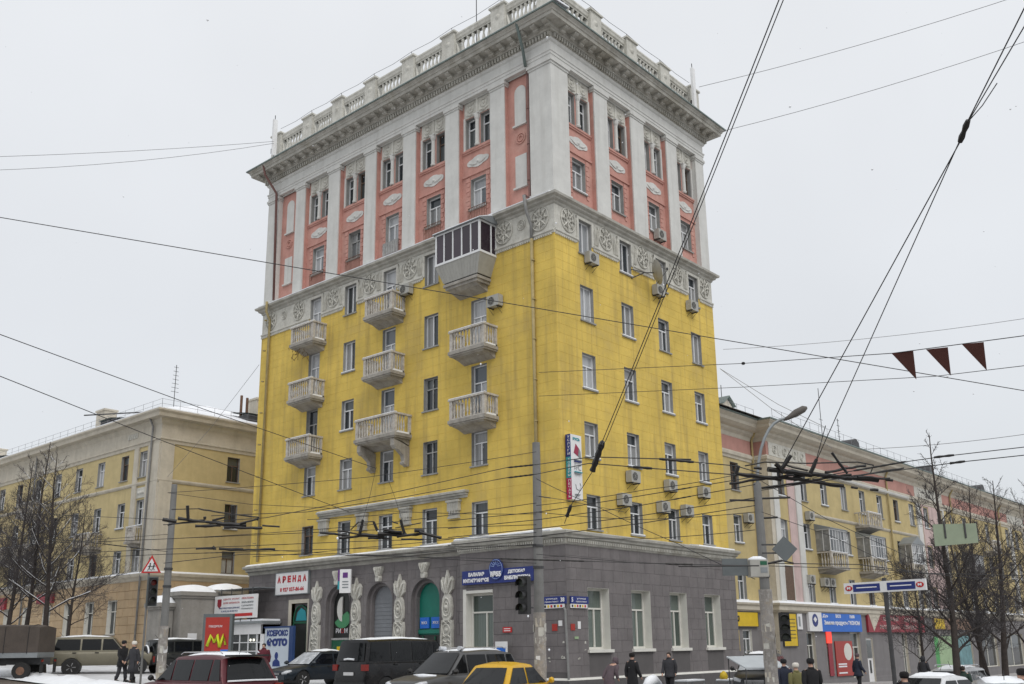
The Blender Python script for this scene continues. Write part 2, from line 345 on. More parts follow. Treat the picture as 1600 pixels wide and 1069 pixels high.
# facades: local x to the right as seen from outside, local y into the wall, z up
RF = lambda y: dict(loc=(0, y, 0), rz=0)                       # a front that faces the right-hand street
LF = lambda x: dict(loc=(x, 0, 0), rz=R(-90))                  # a front that faces the left-hand street; local x = -y
_mc = {}
def cached(key, fn):
    if key not in _mc: _mc[key] = fn()
    return _mc[key]
def window(parent, F, x, z0, z1, w=1.0, depth=.22, kind='T', frame='pvc', glass='glass', sill=True, snow=False, name='window', thick=.06):
    h = z1-z0; w = round(w, 2); h = round(h, 2)
    if glass == 'glass' and (int(abs(x)*7+z0*3) % 5 == 0): glass = 'glasslight'
    elif glass == 'glass' and (int(abs(x)*5+z0*3) % 4 == 0): glass = 'glassdark'
    c, s = math.cos(F['rz']), math.sin(F['rz'])
    lx, ly = x, depth
    loc = (F['loc'][0]+c*lx-s*ly, F['loc'][1]+s*lx+c*ly, z0)
    def ring():
        b = B(); t = thick; a = w/2
        b.box(-a, -.03, 0, -a+t, .05, h); b.box(a-t, -.03, 0, a, .05, h); b.box(-a+t, -.03, 0, a-t, .05, t); b.box(-a+t, -.03, h-t, a-t, .05, h)
        return b.mesh('window', M[frame])
    o = obj(name, cached(('ring', w, h, frame, thick), ring), parent, loc, F['rz'])
    a = w/2-thick; zt = thick; ztp = h-thick; tr = zt+(ztp-zt)*.68; g = .028 if w < 1.3 else .035
    panes = []
    fb = B()
    if kind == 'T':       # transom above two casements
        fb.box(-a, -.04, tr-g, a, .04, tr+g); fb.box(-g, -.04, zt, g, .04, tr-g)
        panes = [(-a, -g, zt, tr-g), (g, a, zt, tr-g), (-a, a, tr+g, ztp)]
    elif kind == 'II':    # two tall sashes
        fb.box(-g, -.04, zt, g, .04, ztp); panes = [(-a, -g, zt, ztp), (g, a, zt, ztp)]
    elif kind == 'L':     # transom, off-centre sash
        fb.box(-a, -.04, tr-g, a, .04, tr+g); fb.box(a*.2-g, -.04, zt, a*.2+g, .04, tr-g)
        panes = [(-a, a*.2-g, zt, tr-g), (a*.2+g, a, zt, tr-g), (-a, a, tr+g, ztp)]
    elif kind == 'X':     # old casement: transom and mullion all the way
        fb.box(-a, -.04, tr-g, a, .04, tr+g); fb.box(-g, -.04, zt, g, .04, tr-g); fb.box(-g, -.04, tr+g, g, .04, ztp)
        panes = [(-a, -g, zt, tr-g), (g, a, zt, tr-g), (-a, -g, tr+g, ztp), (g, a, tr+g, ztp)]
    elif kind == 'H':     # narrow, one transom
        fb.box(-a, -.04, tr-g, a, .04, tr+g); panes = [(-a, a, zt, tr-g), (-a, a, tr+g, ztp)]
    obj('frame', cached(('fr', kind, w, h, frame, thick), lambda: fb.mesh('frame', M[frame])), o)
    for q in panes:
        pw, ph = round(q[1]-q[0], 3), round(q[3]-q[2], 3)
        def pane():
            b = B(); b.quad((0, 0, 0), (pw, 0, 0), (pw, 0, ph), (0, 0, ph)); return b.mesh('pane', M[glass])
        obj('pane', cached(('pane', pw, ph, glass), pane), o, (q[0], .02, q[2]))
    if sill:
        def sl():
            b = B(); b.box(-w/2-.07, -depth-.09, -.07, w/2+.07, -.03, -.002); return b.mesh('sill', M['casing'])
        obj('sill', cached(('sill', w, depth), sl), o)
    if snow:
        def sn():
            b = B(); b.box(-w/2-.05, -depth-.075, -.001, w/2+.05, -.035, .05); return b.mesh('snow', M['snow'])
        obj('snow', cached(('wsnow', w, depth), sn), o)
    return o
def cut(rect, ops):
    out = [rect]
    for a, c, d, e in ops:
        nx = []
        for x0, x1, z0, z1 in out:
            if a >= x1 or c <= x0 or d >= z1 or e <= z0: nx.append((x0, x1, z0, z1)); continue
            if x0 < a: nx.append((x0, a, z0, z1))
            if x1 > c: nx.append((c, x1, z0, z1))
            xa, xb = max(x0, a), min(x1, c)
            if z0 < d: nx.append((xa, xb, z0, d))
            if z1 > e: nx.append((xa, xb, e, z1))
        out = nx
    return [q for q in out if q[1]-q[0] > .05 and q[3]-q[2] > .05]
def courses(x0, x1, z0, z1, cw, ch, ops, rnd=0):
    n = max(1, round((z1-z0)/ch)); ch = (z1-z0)/n; res = []
    for k in range(n):
        x = x0-(cw/2 if k % 2 else 0)
        while x < x1:
            wd = cw*(1+random.uniform(-rnd, rnd)); a, b = max(x, x0), min(x+wd, x1)
            if b-a > .06: res += cut((a, b, z0+k*ch, z0+(k+1)*ch), ops)
            x += wd
    return res
def lay(parent, name, items, m, gap=.008, proud=.02, limit=300, cham=.012):
    """items: (facade, rect). The nearest become parts of their own, the rest one joined part"""
    def wpos(F, x, z):
        c, s = math.cos(F['rz']), math.sin(F['rz']); return Vector((F['loc'][0]+c*x, F['loc'][1]+s*x, z))
    it = sorted(items, key=lambda t: (wpos(t[0], (t[1][0]+t[1][1])/2, t[1][2])-CAM).length)
    def block(b, x0, x1, z0, z1, y, fx=None):
        g = gap/2; q0 = [(x0+g, z0+g), (x1-g, z0+g), (x1-g, z1-g), (x0+g, z1-g)]; h = cham
        q1 = [(x0+g+h, z0+g+h), (x1-g-h, z0+g+h), (x1-g-h, z1-g-h), (x0+g+h, z1-g-h)]
        P = [(p[0], y+.004, p[1]) for p in q0]; Q = [(p[0], y-proud, p[1]) for p in q1]
        if fx: P = [fx(p) for p in P]; Q = [fx(p) for p in Q]
        i = len(b.v); b.v += P+Q
        b.f.append((i+4, i+5, i+6, i+7)); b.m.append(0)
        for k in range(4): b.f.append((i+k, i+(k+1) % 4, i+4+(k+1) % 4, i+4+k)); b.m.append(0)
    for F, (x0, x1, z0, z1) in it[:limit]:
        w_, h_ = round(x1-x0, 2), round(z1-z0, 2)
        if w_ < .04 or h_ < .04: continue
        def mk():
            b = B(); block(b, 0, w_, 0, h_, 0); return b.mesh(name, m)
        me = cached((name, w_, h_, m.name), mk); p = wpos(F, x0, z0)
        obj(name, me, parent, p, F['rz'])
    rest = it[limit:]
    if rest:
        b = B()
        for F, (x0, x1, z0, z1) in rest:
            c, s = math.cos(F['rz']), math.sin(F['rz'])
            block(b, x0, x1, z0, z1, 0, lambda p, c=c, s=s, F=F: (F['loc'][0]+c*p[0]-s*p[1], F['loc'][1]+s*p[0]+c*p[1], p[2]))
        part(name, b, m, parent, kind='stuff')
def text(s, size, m, parent, loc, rz=0, width=None, name='lettering', bold=0.0, align='CENTER', height=None, extrude=.004):
    cu = bpy.data.curves.new(name, 'FONT'); cu.body = s; cu.size = size; cu.align_x = align; cu.align_y = 'CENTER'; cu.extrude = extrude; cu.offset = bold; cu.resolution_u = 2
    t = bpy.data.objects.new(name, cu); COL.objects.link(t); dg = bpy.context.evaluated_depsgraph_get(); dg.update()
    me = bpy.data.meshes.new_from_object(t.evaluated_get(dg)); bpy.data.objects.remove(t)
    xs = [v.co.x for v in me.vertices]; ys = [v.co.y for v in me.vertices]
    if not xs: return None
    wd = max(xs)-min(xs); ht = max(ys)-min(ys); k = (width/wd if width else 1); kh = (height/ht if height else k if width else 1)
    for v in me.vertices: v.co = Vector((v.co.x*k, v.co.z-.004, v.co.y*kh))
    me.materials.clear(); me.materials.append(m); me.name = name
    return obj(name, me, parent, loc, rz)
def gz(x, y):                                     # the street rises to the left and falls to the right
    v = 0.0
    v += .038*min(max(y, 0), 45)
    v -= .022*min(max(x-2, 0), 50)
    v -= .065*min(max(-10-y, 0), 12)
    return v
PREPARED = True
#@@STRUCTURE
# ------------------------------------------------------------------ ground, roads
def sheet(name, x0, x1, y0, y1, dz, m, step=4.0, rough=0):
    def ticks(a, b):
        t = [a]; 
        while t[-1] < b:
            c = t[-1]; st = step if -70 < c < 110 else 40
            if c < -70 and c+st > -70: st = -70-c if c < -70 else st
            t.append(min(c+max(st, .5), b))
        return t
    X, Y = ticks(x0, x1), ticks(y0, y1); b = B(); n = len(Y); rnd = random.Random(3)
    for x in X:
        for y in Y: b.v.append((x, y, gz(x, y)+dz+(rnd.uniform(-rough, rough) if rough else 0)))
    for i in range(len(X)-1):
        for j in range(len(Y)-1): b.f.append((i*n+j, (i+1)*n+j, (i+1)*n+j+1, i*n+j+1)); b.m.append(0)
    return obj(name, b.mesh(name, m), kind='structure')
M['ground'] = mat('trodden_snow_ground', (.40, .39, .385), .9, .12, .5, bump=.5, patch=(.30, .27, .24), patch_amt=.7, patch_scale=.5)
M['road'] = mat('slushy_asphalt', (.105, .088, .072), .55, .3, .7, bump=.3, patch=(.30, .27, .24), patch_amt=.6, patch_scale=.8, dirt_amt=.2)
M['snowpave'] = mat('fresh_trodden_snow', (.62, .63, .65), .9, .15, .8, bump=.5, patch=(.33, .31, .29), patch_amt=.6, patch_scale=.6)
M['pave'] = mat('snowy_pavement', (.36, .355, .35), .9, .15, .8, bump=.5, patch=(.25, .22, .2), patch_amt=.7, patch_scale=.7)
sheet('ground', -400, 600, -300, 500, 0, M['ground'])
# the snowed pavements stand 12 cm above the carriageway: the road is laid 4 mm above the ground, the pavements are raised slabs
sheet('road', -27, -12.2, -28, 120, .004, M['road'], 4)
sheet('side_road', -12.2, 140, -28, -15.4, .004, M['road'], 4)
sheet('near_road', -27, -12.2, -120, -28, .004, M['road'], 8)
def slab(name, pts_x, pts_y, h, m):
    x0, x1 = pts_x; y0, y1 = pts_y; b = B(); nx = max(1, int((x1-x0)/5)); ny = max(1, int((y1-y0)/5))
    for i in range(nx+1):
        for j in range(ny+1):
            x = x0+(x1-x0)*i/nx; y = y0+(y1-y0)*j/ny; b.v.append((x, y, gz(x, y)+h))
    for i in range(nx):
        for j in range(ny):
            a = i*(ny+1)+j; b.f.append((a, a+ny+1, a+ny+2, a+1)); b.m.append(0)
    for (xa, ya, xb, yb) in ((x0, y0, x1, y0), (x1, y0, x1, y1), (x1, y1, x0, y1), (x0, y1, x0, y0)):
        n = max(1, int(max(abs(xb-xa), abs(yb-ya))/5))
        for k in range(n):
            p = (xa+(xb-xa)*k/n, ya+(yb-ya)*k/n); q = (xa+(xb-xa)*(k+1)/n, ya+(yb-ya)*(k+1)/n)
            b.quad((*p, gz(*p)-.05), (*q, gz(*q)-.05), (*q, gz(*q)+h), (*p, gz(*p)+h))
    return part(name, b, m, None, kind='structure')
slab('pavement', (-12.2, -.66), (9.5, 100), .10, M['snowpave'])
slab('shop_pavement', (-4, 120), (-12.2, -.66), .10, M['pave'])
slab('far_pavement', (-40, -27.2), (-10, 110), .10, M['pave'])
b = B()                                              # heaped snow along the kerb of the left street
rnd = random.Random(5)
rows = []
for k in range(60):
    y = 9+k*1.0; r_ = .06+.16*abs(math.sin(k*.9))+rnd.uniform(0, .10)
    rows.append([(-12.0+(j-4)*.32+rnd.uniform(-.12, .12), y+rnd.uniform(-.3, .3), gz(0, y)+.06+r_*math.cos((j-4)*.39)**2*(1 if 0 < j < 8 else 0)) for j in range(9)])
for r_ in rows: b.v += r_
for k in range(59):
    for j in range(8): b.f.append((k*9+j, k*9+j+1, k*9+j+10, k*9+j+9)); b.m.append(0)
part('snow_bank', b, M['snow'], None, smooth=True, kind='stuff')

# ------------------------------------------------------------------ the corner tower
TX, TY = 14.03, 22.9
tower = thing('corner_tower', 'tall corner tower, yellow below, pink and white above, on a grey stone base', 'building')
CL = [4.78, 8.07, 11.25, 14.5, 17.6]; CR = [2.28, 5.58, 8.81, 12.0]
RZ = [(19.85, 21.54), (16.54, 18.25), (13.29, 14.95), (10.12, 11.73), (6.92, 8.44)]
W1 = 1.0
F_L, F_R = LF(0), RF(0)
bal = {(4, 0), (2, 0), (0, 0), (4, 1), (2, 1), (0, 1), (4, 2), (2, 2), (0, 2)}      # (column, row) that opens on a balcony
opsL, opsR = [], []
for ci, u in enumerate(CL):
    for ri, (a, c) in enumerate(RZ):
        z0 = a-.9 if (ci, ri) in bal else a
        if ri == 4 and ci in (1, 2, 3): z0 = 6.75
        opsL.append((-u-W1/2, -u+W1/2, z0, c, ci, ri))
for ci, x in enumerate(CR):
    for ri, (a, c) in enumerate(RZ): opsR.append((x-W1/2, x+W1/2, a, c, ci, ri))
# walls: yellow middle
Z0, Z1 = 6.2, 20.38
for F, x0, x1, ops in ((F_L, -TY, 0, opsL), (F_R, 0, TX, opsR)):
    a = wall_grid(x0, x1, Z0, Z1, [o[:4] for o in ops]); part('wall', a, M['yellow'], tower, **F)
    reveals(tower, F, ops, .25, M['casing'])
    a = wall_grid(x0, x1, Z1, 22.0, [o[:4] for o in ops]); part('frieze_wall', a, M['relief'], tower, **F)
b = B(); b.quad((TX, 0, 0), (TX, TY, 0), (TX, TY, 22), (TX, 0, 22)); b.quad((TX, TY, 0), (0, TY, 0), (0, TY, 22), (TX, TY, 22)); part('rear_wall', b, M['yellow'], tower)
b = B(); b.box(1.0, 1.0, 22, TX-.02, TY-.02, 31); part('rear_wall', b, M['pink'], tower)
items = [(F_L, q) for q in courses(-TY, 0, Z0+.5, 20.36, 1.15, .44, [o[:4] for o in opsL], .25)]+[(F_R, q) for q in courses(0, TX, Z0+.5, 20.36, 1.15, .44, [o[:4] for o in opsR], .25)]
lay(tower, 'stucco_block', items, M['yblock'], gap=.004, proud=.007, cham=.009)
# windows
kinds_R = {(0,0):'II',(1,0):'II',(2,0):'II',(3,0):'L',(0,1):'II',(1,1):'II',(2,1):'L',(3,1):'II',(0,2):'T',(1,2):'T',(2,2):'T',(3,2):'T'}
for x0, x1, a, c, ci, ri in opsR:
    window(tower, F_R, (x0+x1)/2, a, c, W1, .20, kinds_R.get((ci, ri), 'T' if (ci+ri) % 3 else 'L'), 'pvc', snow=(ri in (2, 3) or ci == 1))
kinds_L = {(1,0):'II',(3,0):'II',(1,1):'II',(3,1):'II',(1,2):'X',(0,1):'T',(1,3):'X',(4,4):'X',(3,4):'L',(2,4):'X'}
for x0, x1, a, c, ci, ri in opsL:
    fr = {(1,2):'greyframe',(1,3):'greyframe',(4,4):'oldwood',(4,2):'greyframe',(1,4):'pvc',(2,4):'pvc'}.get((ci, ri), 'pvc')
    window(tower, F_L, (x0+x1)/2, a, c, W1, .20, kinds_L.get((ci, ri), 'T'), fr, sill=(ci, ri) not in bal, snow=(ci == 3 and ri in (1, 2)), glass='glassdark' if fr != 'pvc' else 'glass')
# frieze of rosettes
rect = [(0, 0), (TX, 0), (TX, TY), (0, TY)]
def rosette_mesh(r, petals=8):
    b = B()
    def ring(rad, th, n=20, y=-.03):
        pts = [(rad*math.cos(2*math.pi*k/n), y, rad*math.sin(2*math.pi*k/n)*1.12) for k in range(n+1)]; b.tube(pts, th, 4, cap=False)
    ring(r, .035); ring(r*.62, .028); ring(r*.25, .03)
    for k in range(petals):
        t = 2*math.pi*k/petals; p = [(r*.3*math.cos(t), -.03, r*.3*math.sin(t)*1.12), (r*.6*math.cos(t), -.07, r*.6*math.sin(t)*1.12), (r*.95*math.cos(t), -.03, r*.95*math.sin(t)*1.12)]
        b.tube(p, [.03, .06, .02], 4)
    return b.mesh('rosette', M['relief'])
def ring_mesh(r):
    b = B()
    for rad in (r, r*.55):
        n = 16; b.tube([(rad*math.cos(2*math.pi*k/n), -.02, rad*math.sin(2*math.pi*k/n)) for k in range(n+1)], .035, 4, cap=False)
    b.lathe([(.02, -.05), (r*.22, -.03), (r*.3, 0)], (0, 0, 0), 8, 'Y'); return b.mesh('ring_ornament', M['relief'])
def leafspray_mesh():
    b = B()
    for s in (-1, 1):
        for k in range(3):
            t = [(s*(.05+.12*k), -.04, -.55), (s*(.12+.12*k), -.05, -.1), (s*(.30+.10*k), -.04, .30-.12*k), (s*(.20+.1*k), -.03, .45-.14*k)]
            b.tube(t, [.03, .035, .03, .02], 4)
    return b.mesh('leaf_relief', M['relief'])
ro, ri_, lf = rosette_mesh(.52), ring_mesh(.24), leafspray_mesh()
def fpos(F, x, y, z):
    c, s = math.cos(F['rz']), math.sin(F['rz']); return (F['loc'][0]+c*x-s*y, F['loc'][1]+s*x+c*y, z)
for F, xs in ((F_L, [-.85, -3.1, -6.4, -9.66, -12.87, -16.05, -19.25, -22.0]), (F_R, [1.0, 3.95, 7.15, 10.4, 13.2])):
    for x in xs: obj('rosette', ro, tower, fpos(F, x, 0, 21.2), F['rz'])
for F, xs in ((F_L, [-2.0, -20.7]),):
    for x in xs: obj('ring_ornament', ri_, tower, fpos(F, x, 0, 21.25), F['rz'])
for x in (-6.4, -9.66, -12.87, -16.05):
    for dx in (-.85, .85): obj('leaf_relief', lf, tower, fpos(F_L, x+dx*.9, 0, 21.15), F_L['rz'], ).scale = (.55, 1, 1)
for x in (3.95, 7.15, 10.4):
    for dx in (-.8, .8): obj('leaf_relief', lf, tower, fpos(F_R, x+dx, 0, 21.15), 0).scale = (.5, 1, 1)
# lower moulding of the frieze, broken by the windows, with a stepped drop towards the corner
for F, x0, x1, ops in ((F_L, -TY, 0, opsL), (F_R, 0, TX, opsR)):
    segs = cut((x0, x1, 20.28, 20.50), [(o[0]-.12, o[1]+.12, o[2], o[3]) for o in ops if o[5] == 0])
    for k, (a, c, d, e_) in enumerate(segs):
        b = B(); b.prismx([(0.0, 20.28), (-.05, 20.30), (-.05, 20.37), (-.10, 20.40), (-.10, 20.48), (0.0, 20.52)], a, c)
        nd = int((c-a)/.14)
        for j in range(nd): b.box(a+.03+j*.14, -.085, 20.22, a+.10+j*.14, 0, 20.29)
        part('frieze_moulding', b, M['relief'], tower, **F)
# projecting surrounds of the frieze windows
for F, ops in ((F_L, opsL), (F_R, opsR)):
    for o in ops:
        if o[5] == 0:
            b = B()
            b.box(o[0]-.16, -.05, 20.4, o[0]-.002, .0, o[3]+.12); b.box(o[1]+.002, -.05, 20.4, o[1]+.16, .0, o[3]+.12); b.box(o[0]-.16, -.045, o[3]+.002, o[1]+.16, 0, o[3]+.14)
            part('window_surround', b, M['relief'], tower, **F)
# middle cornice
RECT = [(0, TY), (0, 0), (TX, 0), (TX, TY)]
prof = [(0, 21.72), (.06, 21.78), (.08, 21.86), (.20, 21.92), (.22, 22.00), (.36, 22.06), (.38, 22.17), (.28, 22.22), (-.32, 22.34)]
part('middle_cornice', sweep(RECT, prof, closed=True), M['cornice'], tower)
part('ledge_snow', sweep([(0, TY), (0, 0)], [(.375, 22.175), (.385, 22.22), (.25, 22.29), (-.2, 22.38), (-.24, 22.33)]), M['snow'], tower)
# pink upper storeys: wall 30 cm behind the pilaster faces
ZA, ZB = 22.3, 29.45
PL = [(0.0, 1.36), (2.99, 3.94), (6.17, 7.13), (9.42, 10.39), (12.64, 13.56), (15.86, 16.86), (19.14, 20.03), (21.81, TY)]
PR = [(0.0, 1.31), (3.44, 4.56), (6.64, 7.87), (10.08, 11.13), (13.15, TX)]
def bays(P): return [((P[k][1]+P[k+1][0])/2, P[k+1][0]-P[k][1]) for k in range(len(P)-1)]
BL = [q for q in bays(PL)][1:-1]; BR = bays(PR)
YP = .30
Fp_L, Fp_R = LF(YP), RF(YP)
upL, upR = [], []
for lst, BS, sg in ((upL, BL, -1), (upR, BR, 1)):
    for k, (c, wd) in enumerate(BS):
        cx = c*sg; lst.append((cx-.52, cx+.52, 23.25, 24.92, k, 'low'))
        for s in (-1, 1): lst.append((cx+s*.52-.33, cx+s*.52+.33, 26.72, 28.40, k, 'twin'))
for F, x0, x1, ops in ((Fp_L, -TY+.3, -.3, upL), (Fp_R, .3, TX-.3, upR)):
    part('pink_wall', wall_grid(x0, x1, ZA-.1, ZB+.05, [o[:4] for o in ops]), M['pink'], tower, **F); reveals(tower, F, ops, .28, M['casing'])
for F, ops in ((Fp_L, upL), (Fp_R, upR)):
    for q, o in enumerate(ops):
        if o[5] == 'low': window(tower, F, (o[0]+o[1])/2, o[2], o[3], 1.04, .24, 'X' if (F is Fp_L and o[4] == 3) else 'T', 'greyframe' if (F is Fp_L and o[4] == 3) else 'pvc', sill=True, snow=(q % 2 == 0))
        else: window(tower, F, (o[0]+o[1])/2, o[2], o[3], .66, .24, 'H', 'pvc' if (o[4]*3+q) % 4 else 'oldwood', 'glassdark', sill=False)
for F, P, sg in ((F_L, PL, -1), (F_R, PR, 1)):
    for k, (a, c) in enumerate(P):
        if k == 0 and sg == 1: continue
        x0, x1 = sorted((a*sg, c*sg)); b = B()
        if k == 0:       # the corner pier stands on both fronts
            x0 = -1.36
            b = B(); b.box(-.0, -1.31, ZA+.02, 0, 0, 0)
            b = B()
            b.v = []; b.f = []; b.m = []
            b.box(-1.36, 0.0, ZA+.02, 0, 1.31, 29.06)
            part('corner_pilaster', b, M['white'], tower, **F_L)
            b = B(); b.box(-1.40, -.04, 29.06, .04, 1.35, 29.18); b.box(-1.46, -.10, 29.18, .10, 1.41, 29.34); b.box(-1.42, -.06, 22.32, .06, 1.37, 22.5)
            part('pilaster_capital', b, M['white'], tower, **F_L); continue
        dp = .6 if k == len(P)-1 else YP+.05
        b.box(x0, 0.0, ZA+.02, x1, .07, 29.06); part('pilaster', b, M['white'], tower, **F)
        part('pilaster_return', B().box(x0+.004, .07, ZA+.02, x1-.004, dp, 29.06), M['pink'] if k < len(P)-1 else M['white'], tower, **F)
        b = B(); b.box(x0-.04, -.04, 29.06, x1+.04, YP, 29.16); b.box(x0-.09, -.09, 29.16, x1+.09, YP, 29.30); b.box(x0-.04, -.045, 29.30, x1+.04, YP, 29.36)
        part('pilaster_capital', b, M['white'], tower, **F)
# ornaments of the bays
qn = [B().box(0, -.035, 0, w_, 0, .23).mesh('quoin_block', M['pink']) for w_ in (.17, .26)]
def bay_sill():
    b = B(); b.prismx([(0, 26.42), (-.06, 26.42), (-.06, 26.50), (-.10, 26.51), (-.10, 26.60), (0, 26.62)], -1.02, 1.02); return b.mesh('sill_course', M['pink'])
def bay_sill2(): return B().box(-1.05, -.07, 25.12, 1.05, 0, 25.22).mesh('sill_course', M['pink'])
def garland():
    b = B(); n = 28; cz = 25.82
    ol = [(-.78, .12), (-.62, .20), (-.45, .22), (-.25, .31), (0, .36), (.25, .31), (.45, .22), (.62, .20), (.78, .12), (.82, 0), (.78, -.12), (.62, -.20), (.45, -.22), (.25, -.31), (0, -.36), (-.25, -.31), (-.45, -.22), (-.62, -.20), (-.78, -.12), (-.82, 0)]
    ol = [(x*.92, z*.88) for x, z in ol]; b.prism([(x, cz+z) for x, z in ol], -.03, 0)
    for s in (-1, 1):
        b.tube([(s*.05, -.03, cz-.13), (s*.3, -.04, cz-.11), (s*.5, -.035, cz-.02), (s*.62, -.03, cz+.04)], [.035, .045, .035, .015], 5)
        
    b.lathe([(.02, -.09), (.07, -.07), (.10, -.03)], (0, 0, cz), 8, 'Y')
    return b.mesh('garland_relief', M['white'])
def twin_top():
    b = B(); b.box(-.92, -.05, 28.44, .92, 0, 29.38)
    for s in (-1, 1):
        n = 14; c = s*.46
        b.tube([(c+.22*math.cos(2*math.pi*k/n), -.06, 28.95+.26*math.sin(2*math.pi*k/n)) for k in range(n+1)], .035, 4, cap=False)
        b.lathe([(.02, -.13), (.08, -.09), (.1, -.04)], (c, 0, 28.93), 7, 'Y')
        b.tube([(c-.28, -.06, 29.2), (c, -.08, 29.12), (c+.28, -.06, 29.2)], [.03, .05, .03], 4)
        b.tube([(c-.3, -.06, 28.6), (c, -.09, 28.52), (c+.3, -.06, 28.6)], [.03, .05, .03], 4)
    b.box(-.06, -.09, 28.46, .06, 0, 29.3)
    return b.mesh('plaster_panel', M['relief'])
def twin_col():
    b = B(); b.lathe([(.13, 26.66), (.15, 26.74), (.115, 26.80), (.105, 28.1), (.15, 28.2), (.17, 28.32), (.17, 28.40)], (0, -.05, 0), 10); b.box(-.19, -.2, 28.40, .19, 0, 28.46)
    for s in (-1, 1): b.box(s*.86, -.06, 26.62, s*.98, 0, 28.5)
    return b.mesh('window_column', M['white'])
ms = [('sill_course', bay_sill2()), ('sill_course', bay_sill()), ('garland_relief', garland()), ('plaster_panel', twin_top()), ('window_column', twin_col())]
for F, BS, sg in ((Fp_L, BL, -1), (Fp_R, BR, 1)):
    for c, wd in BS:
        for nm, me in ms: obj(nm, me, tower, fpos(F, c*sg, 0, 0), F['rz'])
        for k in range(8):          # rusticated blocks beside the lower window
            w_ = .26 if k % 2 else .17
            obj('quoin_block', qn[k % 2], tower, fpos(F, c*sg+.56, 0, 23.0+k*.26), F['rz']); obj('quoin_block', qn[k % 2], tower, fpos(F, c*sg-.56-w_, 0, 23.0+k*.26), F['rz'])
# narrow end panels of the left front: niches and a ring
def niche(z0, z1, arch):
    b = B(); n = 10; w_ = .36
    pts = [(-w_, z0), (w_, z0), (w_, z1-(w_ if arch else 0))]
    if arch: pts += [(w_*math.cos(math.pi*k/n), z1-w_+w_*math.sin(math.pi*k/n)) for k in range(1, n)]
    pts += [(-w_, z1-(w_ if arch else 0))]
    b.prism(pts, -.035, 0); b.box(-w_-.08, -.12, z0-.09, w_+.08, 0, z0-.003); return b.mesh('niche_panel', M['white'])
for u in (2.18, 20.92):
    obj('niche_panel', niche(26.72, 28.85, True), tower, fpos(Fp_L, -u, 0, 0), Fp_L['rz']); obj('niche_panel', niche(23.40, 25.08, False), tower, fpos(Fp_L, -u, 0, 0), Fp_L['rz'])
    b = B()
    for rad in (.27, .15): b.tube([(rad*math.cos(2*math.pi*k/18), -.02, 25.98+rad*math.sin(2*math.pi*k/18)) for k in range(19)], .045, 5, cap=False)
    part('ring_ornament', b, M['pink'], tower, fpos(Fp_L, -u, 0, 0), Fp_L['rz'])
# small french balconies in front of the lower pink windows
for k, (c, wd) in enumerate(BL):
    if k in (0, 1, 2, 3, 4):
        b = B(); m = M['rust'] if k != 2 else M['greyframe']; d = .50
        x0, x1 = -c-.62, -c+.62
        for z in (22.55, 23.32): b.tube([(x0, .2, z), (x0, -d+.4, z), (x1, -d+.4, z), (x1, .2, z)], .02, 4)
        for j in range(12): x = x0+(x1-x0)*j/11; b.box(x-.008, -d+.39, 22.55, x+.008, -d+.41, 23.32)
        if k == 2:
            for j in range(9): x = x0+(x1-x0)*j/9; b.box(x+.01, -d+.37, 22.6, x+(x1-x0)/9-.02, -d+.385, 23.3)
        part('window_railing', b, m, tower, **Fp_L)
# entablature and great cornice
part('architrave', sweep(RECT, [(-.2, 29.30), (-.2, 29.37), (.03, 29.37), (.03, 29.52), (.06, 29.54), (.06, 29.66), (.10, 29.70), (.10, 29.75), (.02, 29.78), (.02, 30.22), (.10, 30.28), (.12, 30.36), (.14, 30.38)], closed=True), M['white'], tower)
part('upper_cornice', sweep(RECT, [(.14, 30.38), (.14, 30.62), (.26, 30.66), (.28, 30.74), (.34, 30.76), (.34, 30.94), (.84, 30.94), (.86, 31.10), (.91, 31.12), (.93, 31.19), (1.01, 31.26), (1.05, 31.35), (.98, 31.38), (-.5, 31.50)], closed=True), M['cornice'], tower)
part('gutter_sheet', sweep(RECT, [(1.045, 31.30), (1.09, 31.30), (1.09, 31.375), (.93, 31.41), (.5, 31.46)], closed=True), M['greenroof'], tower)
part('ledge_snow', sweep([(0, TY+1.2), (0, -1.2)], [(1.04, 31.39), (1.04, 31.43), (.85, 31.50), (.0, 31.56), (-.05, 31.48)]), M['snow'], tower)
b = B()
for F, a, c in ((F_L, -TY-.1, .1), (F_R, -.1, TX+.1)):
    cs, sn = math.cos(F['rz']), math.sin(F['rz']); n = int((c-a)/.19)
    for k in range(n+1):
        x = a+(c-a)*k/n
        if F is F_R and k == 0: continue
        x0, y0 = F['loc'][0]+cs*(x-.05)-sn*-.26, F['loc'][1]+sn*(x-.05)+cs*-.26
        x1, y1 = F['loc'][0]+cs*(x+.05)-sn*-.13, F['loc'][1]+sn*(x+.05)+cs*-.13
        b.box(x0, y0, 30.40, x1, y1, 30.60)
part('dentil', b, M['cornice'], tower, kind='stuff')
def modillion():
    b = B(); b.prismx([(-.33, 30.935), (-.33, 30.78), (-.40, 30.70), (-.47, 30.72), (-.52, 30.80), (-.68, 30.82), (-.76, 30.87), (-.76, 30.935)], -.14, .14)
    b.tube([(-.15, -.46, 30.78), (.15, -.46, 30.78)], .07, 6); return b.mesh('modillion', M['cornice'])
mo = modillion()
for F, a, c in ((F_L, -TY-.25, .25), (F_R, -.25, TX+.25)):
    n = round((c-a)/.73)
    for k in range(n+1):
        if F is F_R and k == 0: continue
        obj('modillion', mo, tower, fpos(F, a+(c-a)*k/n, 0, 0), F['rz'])
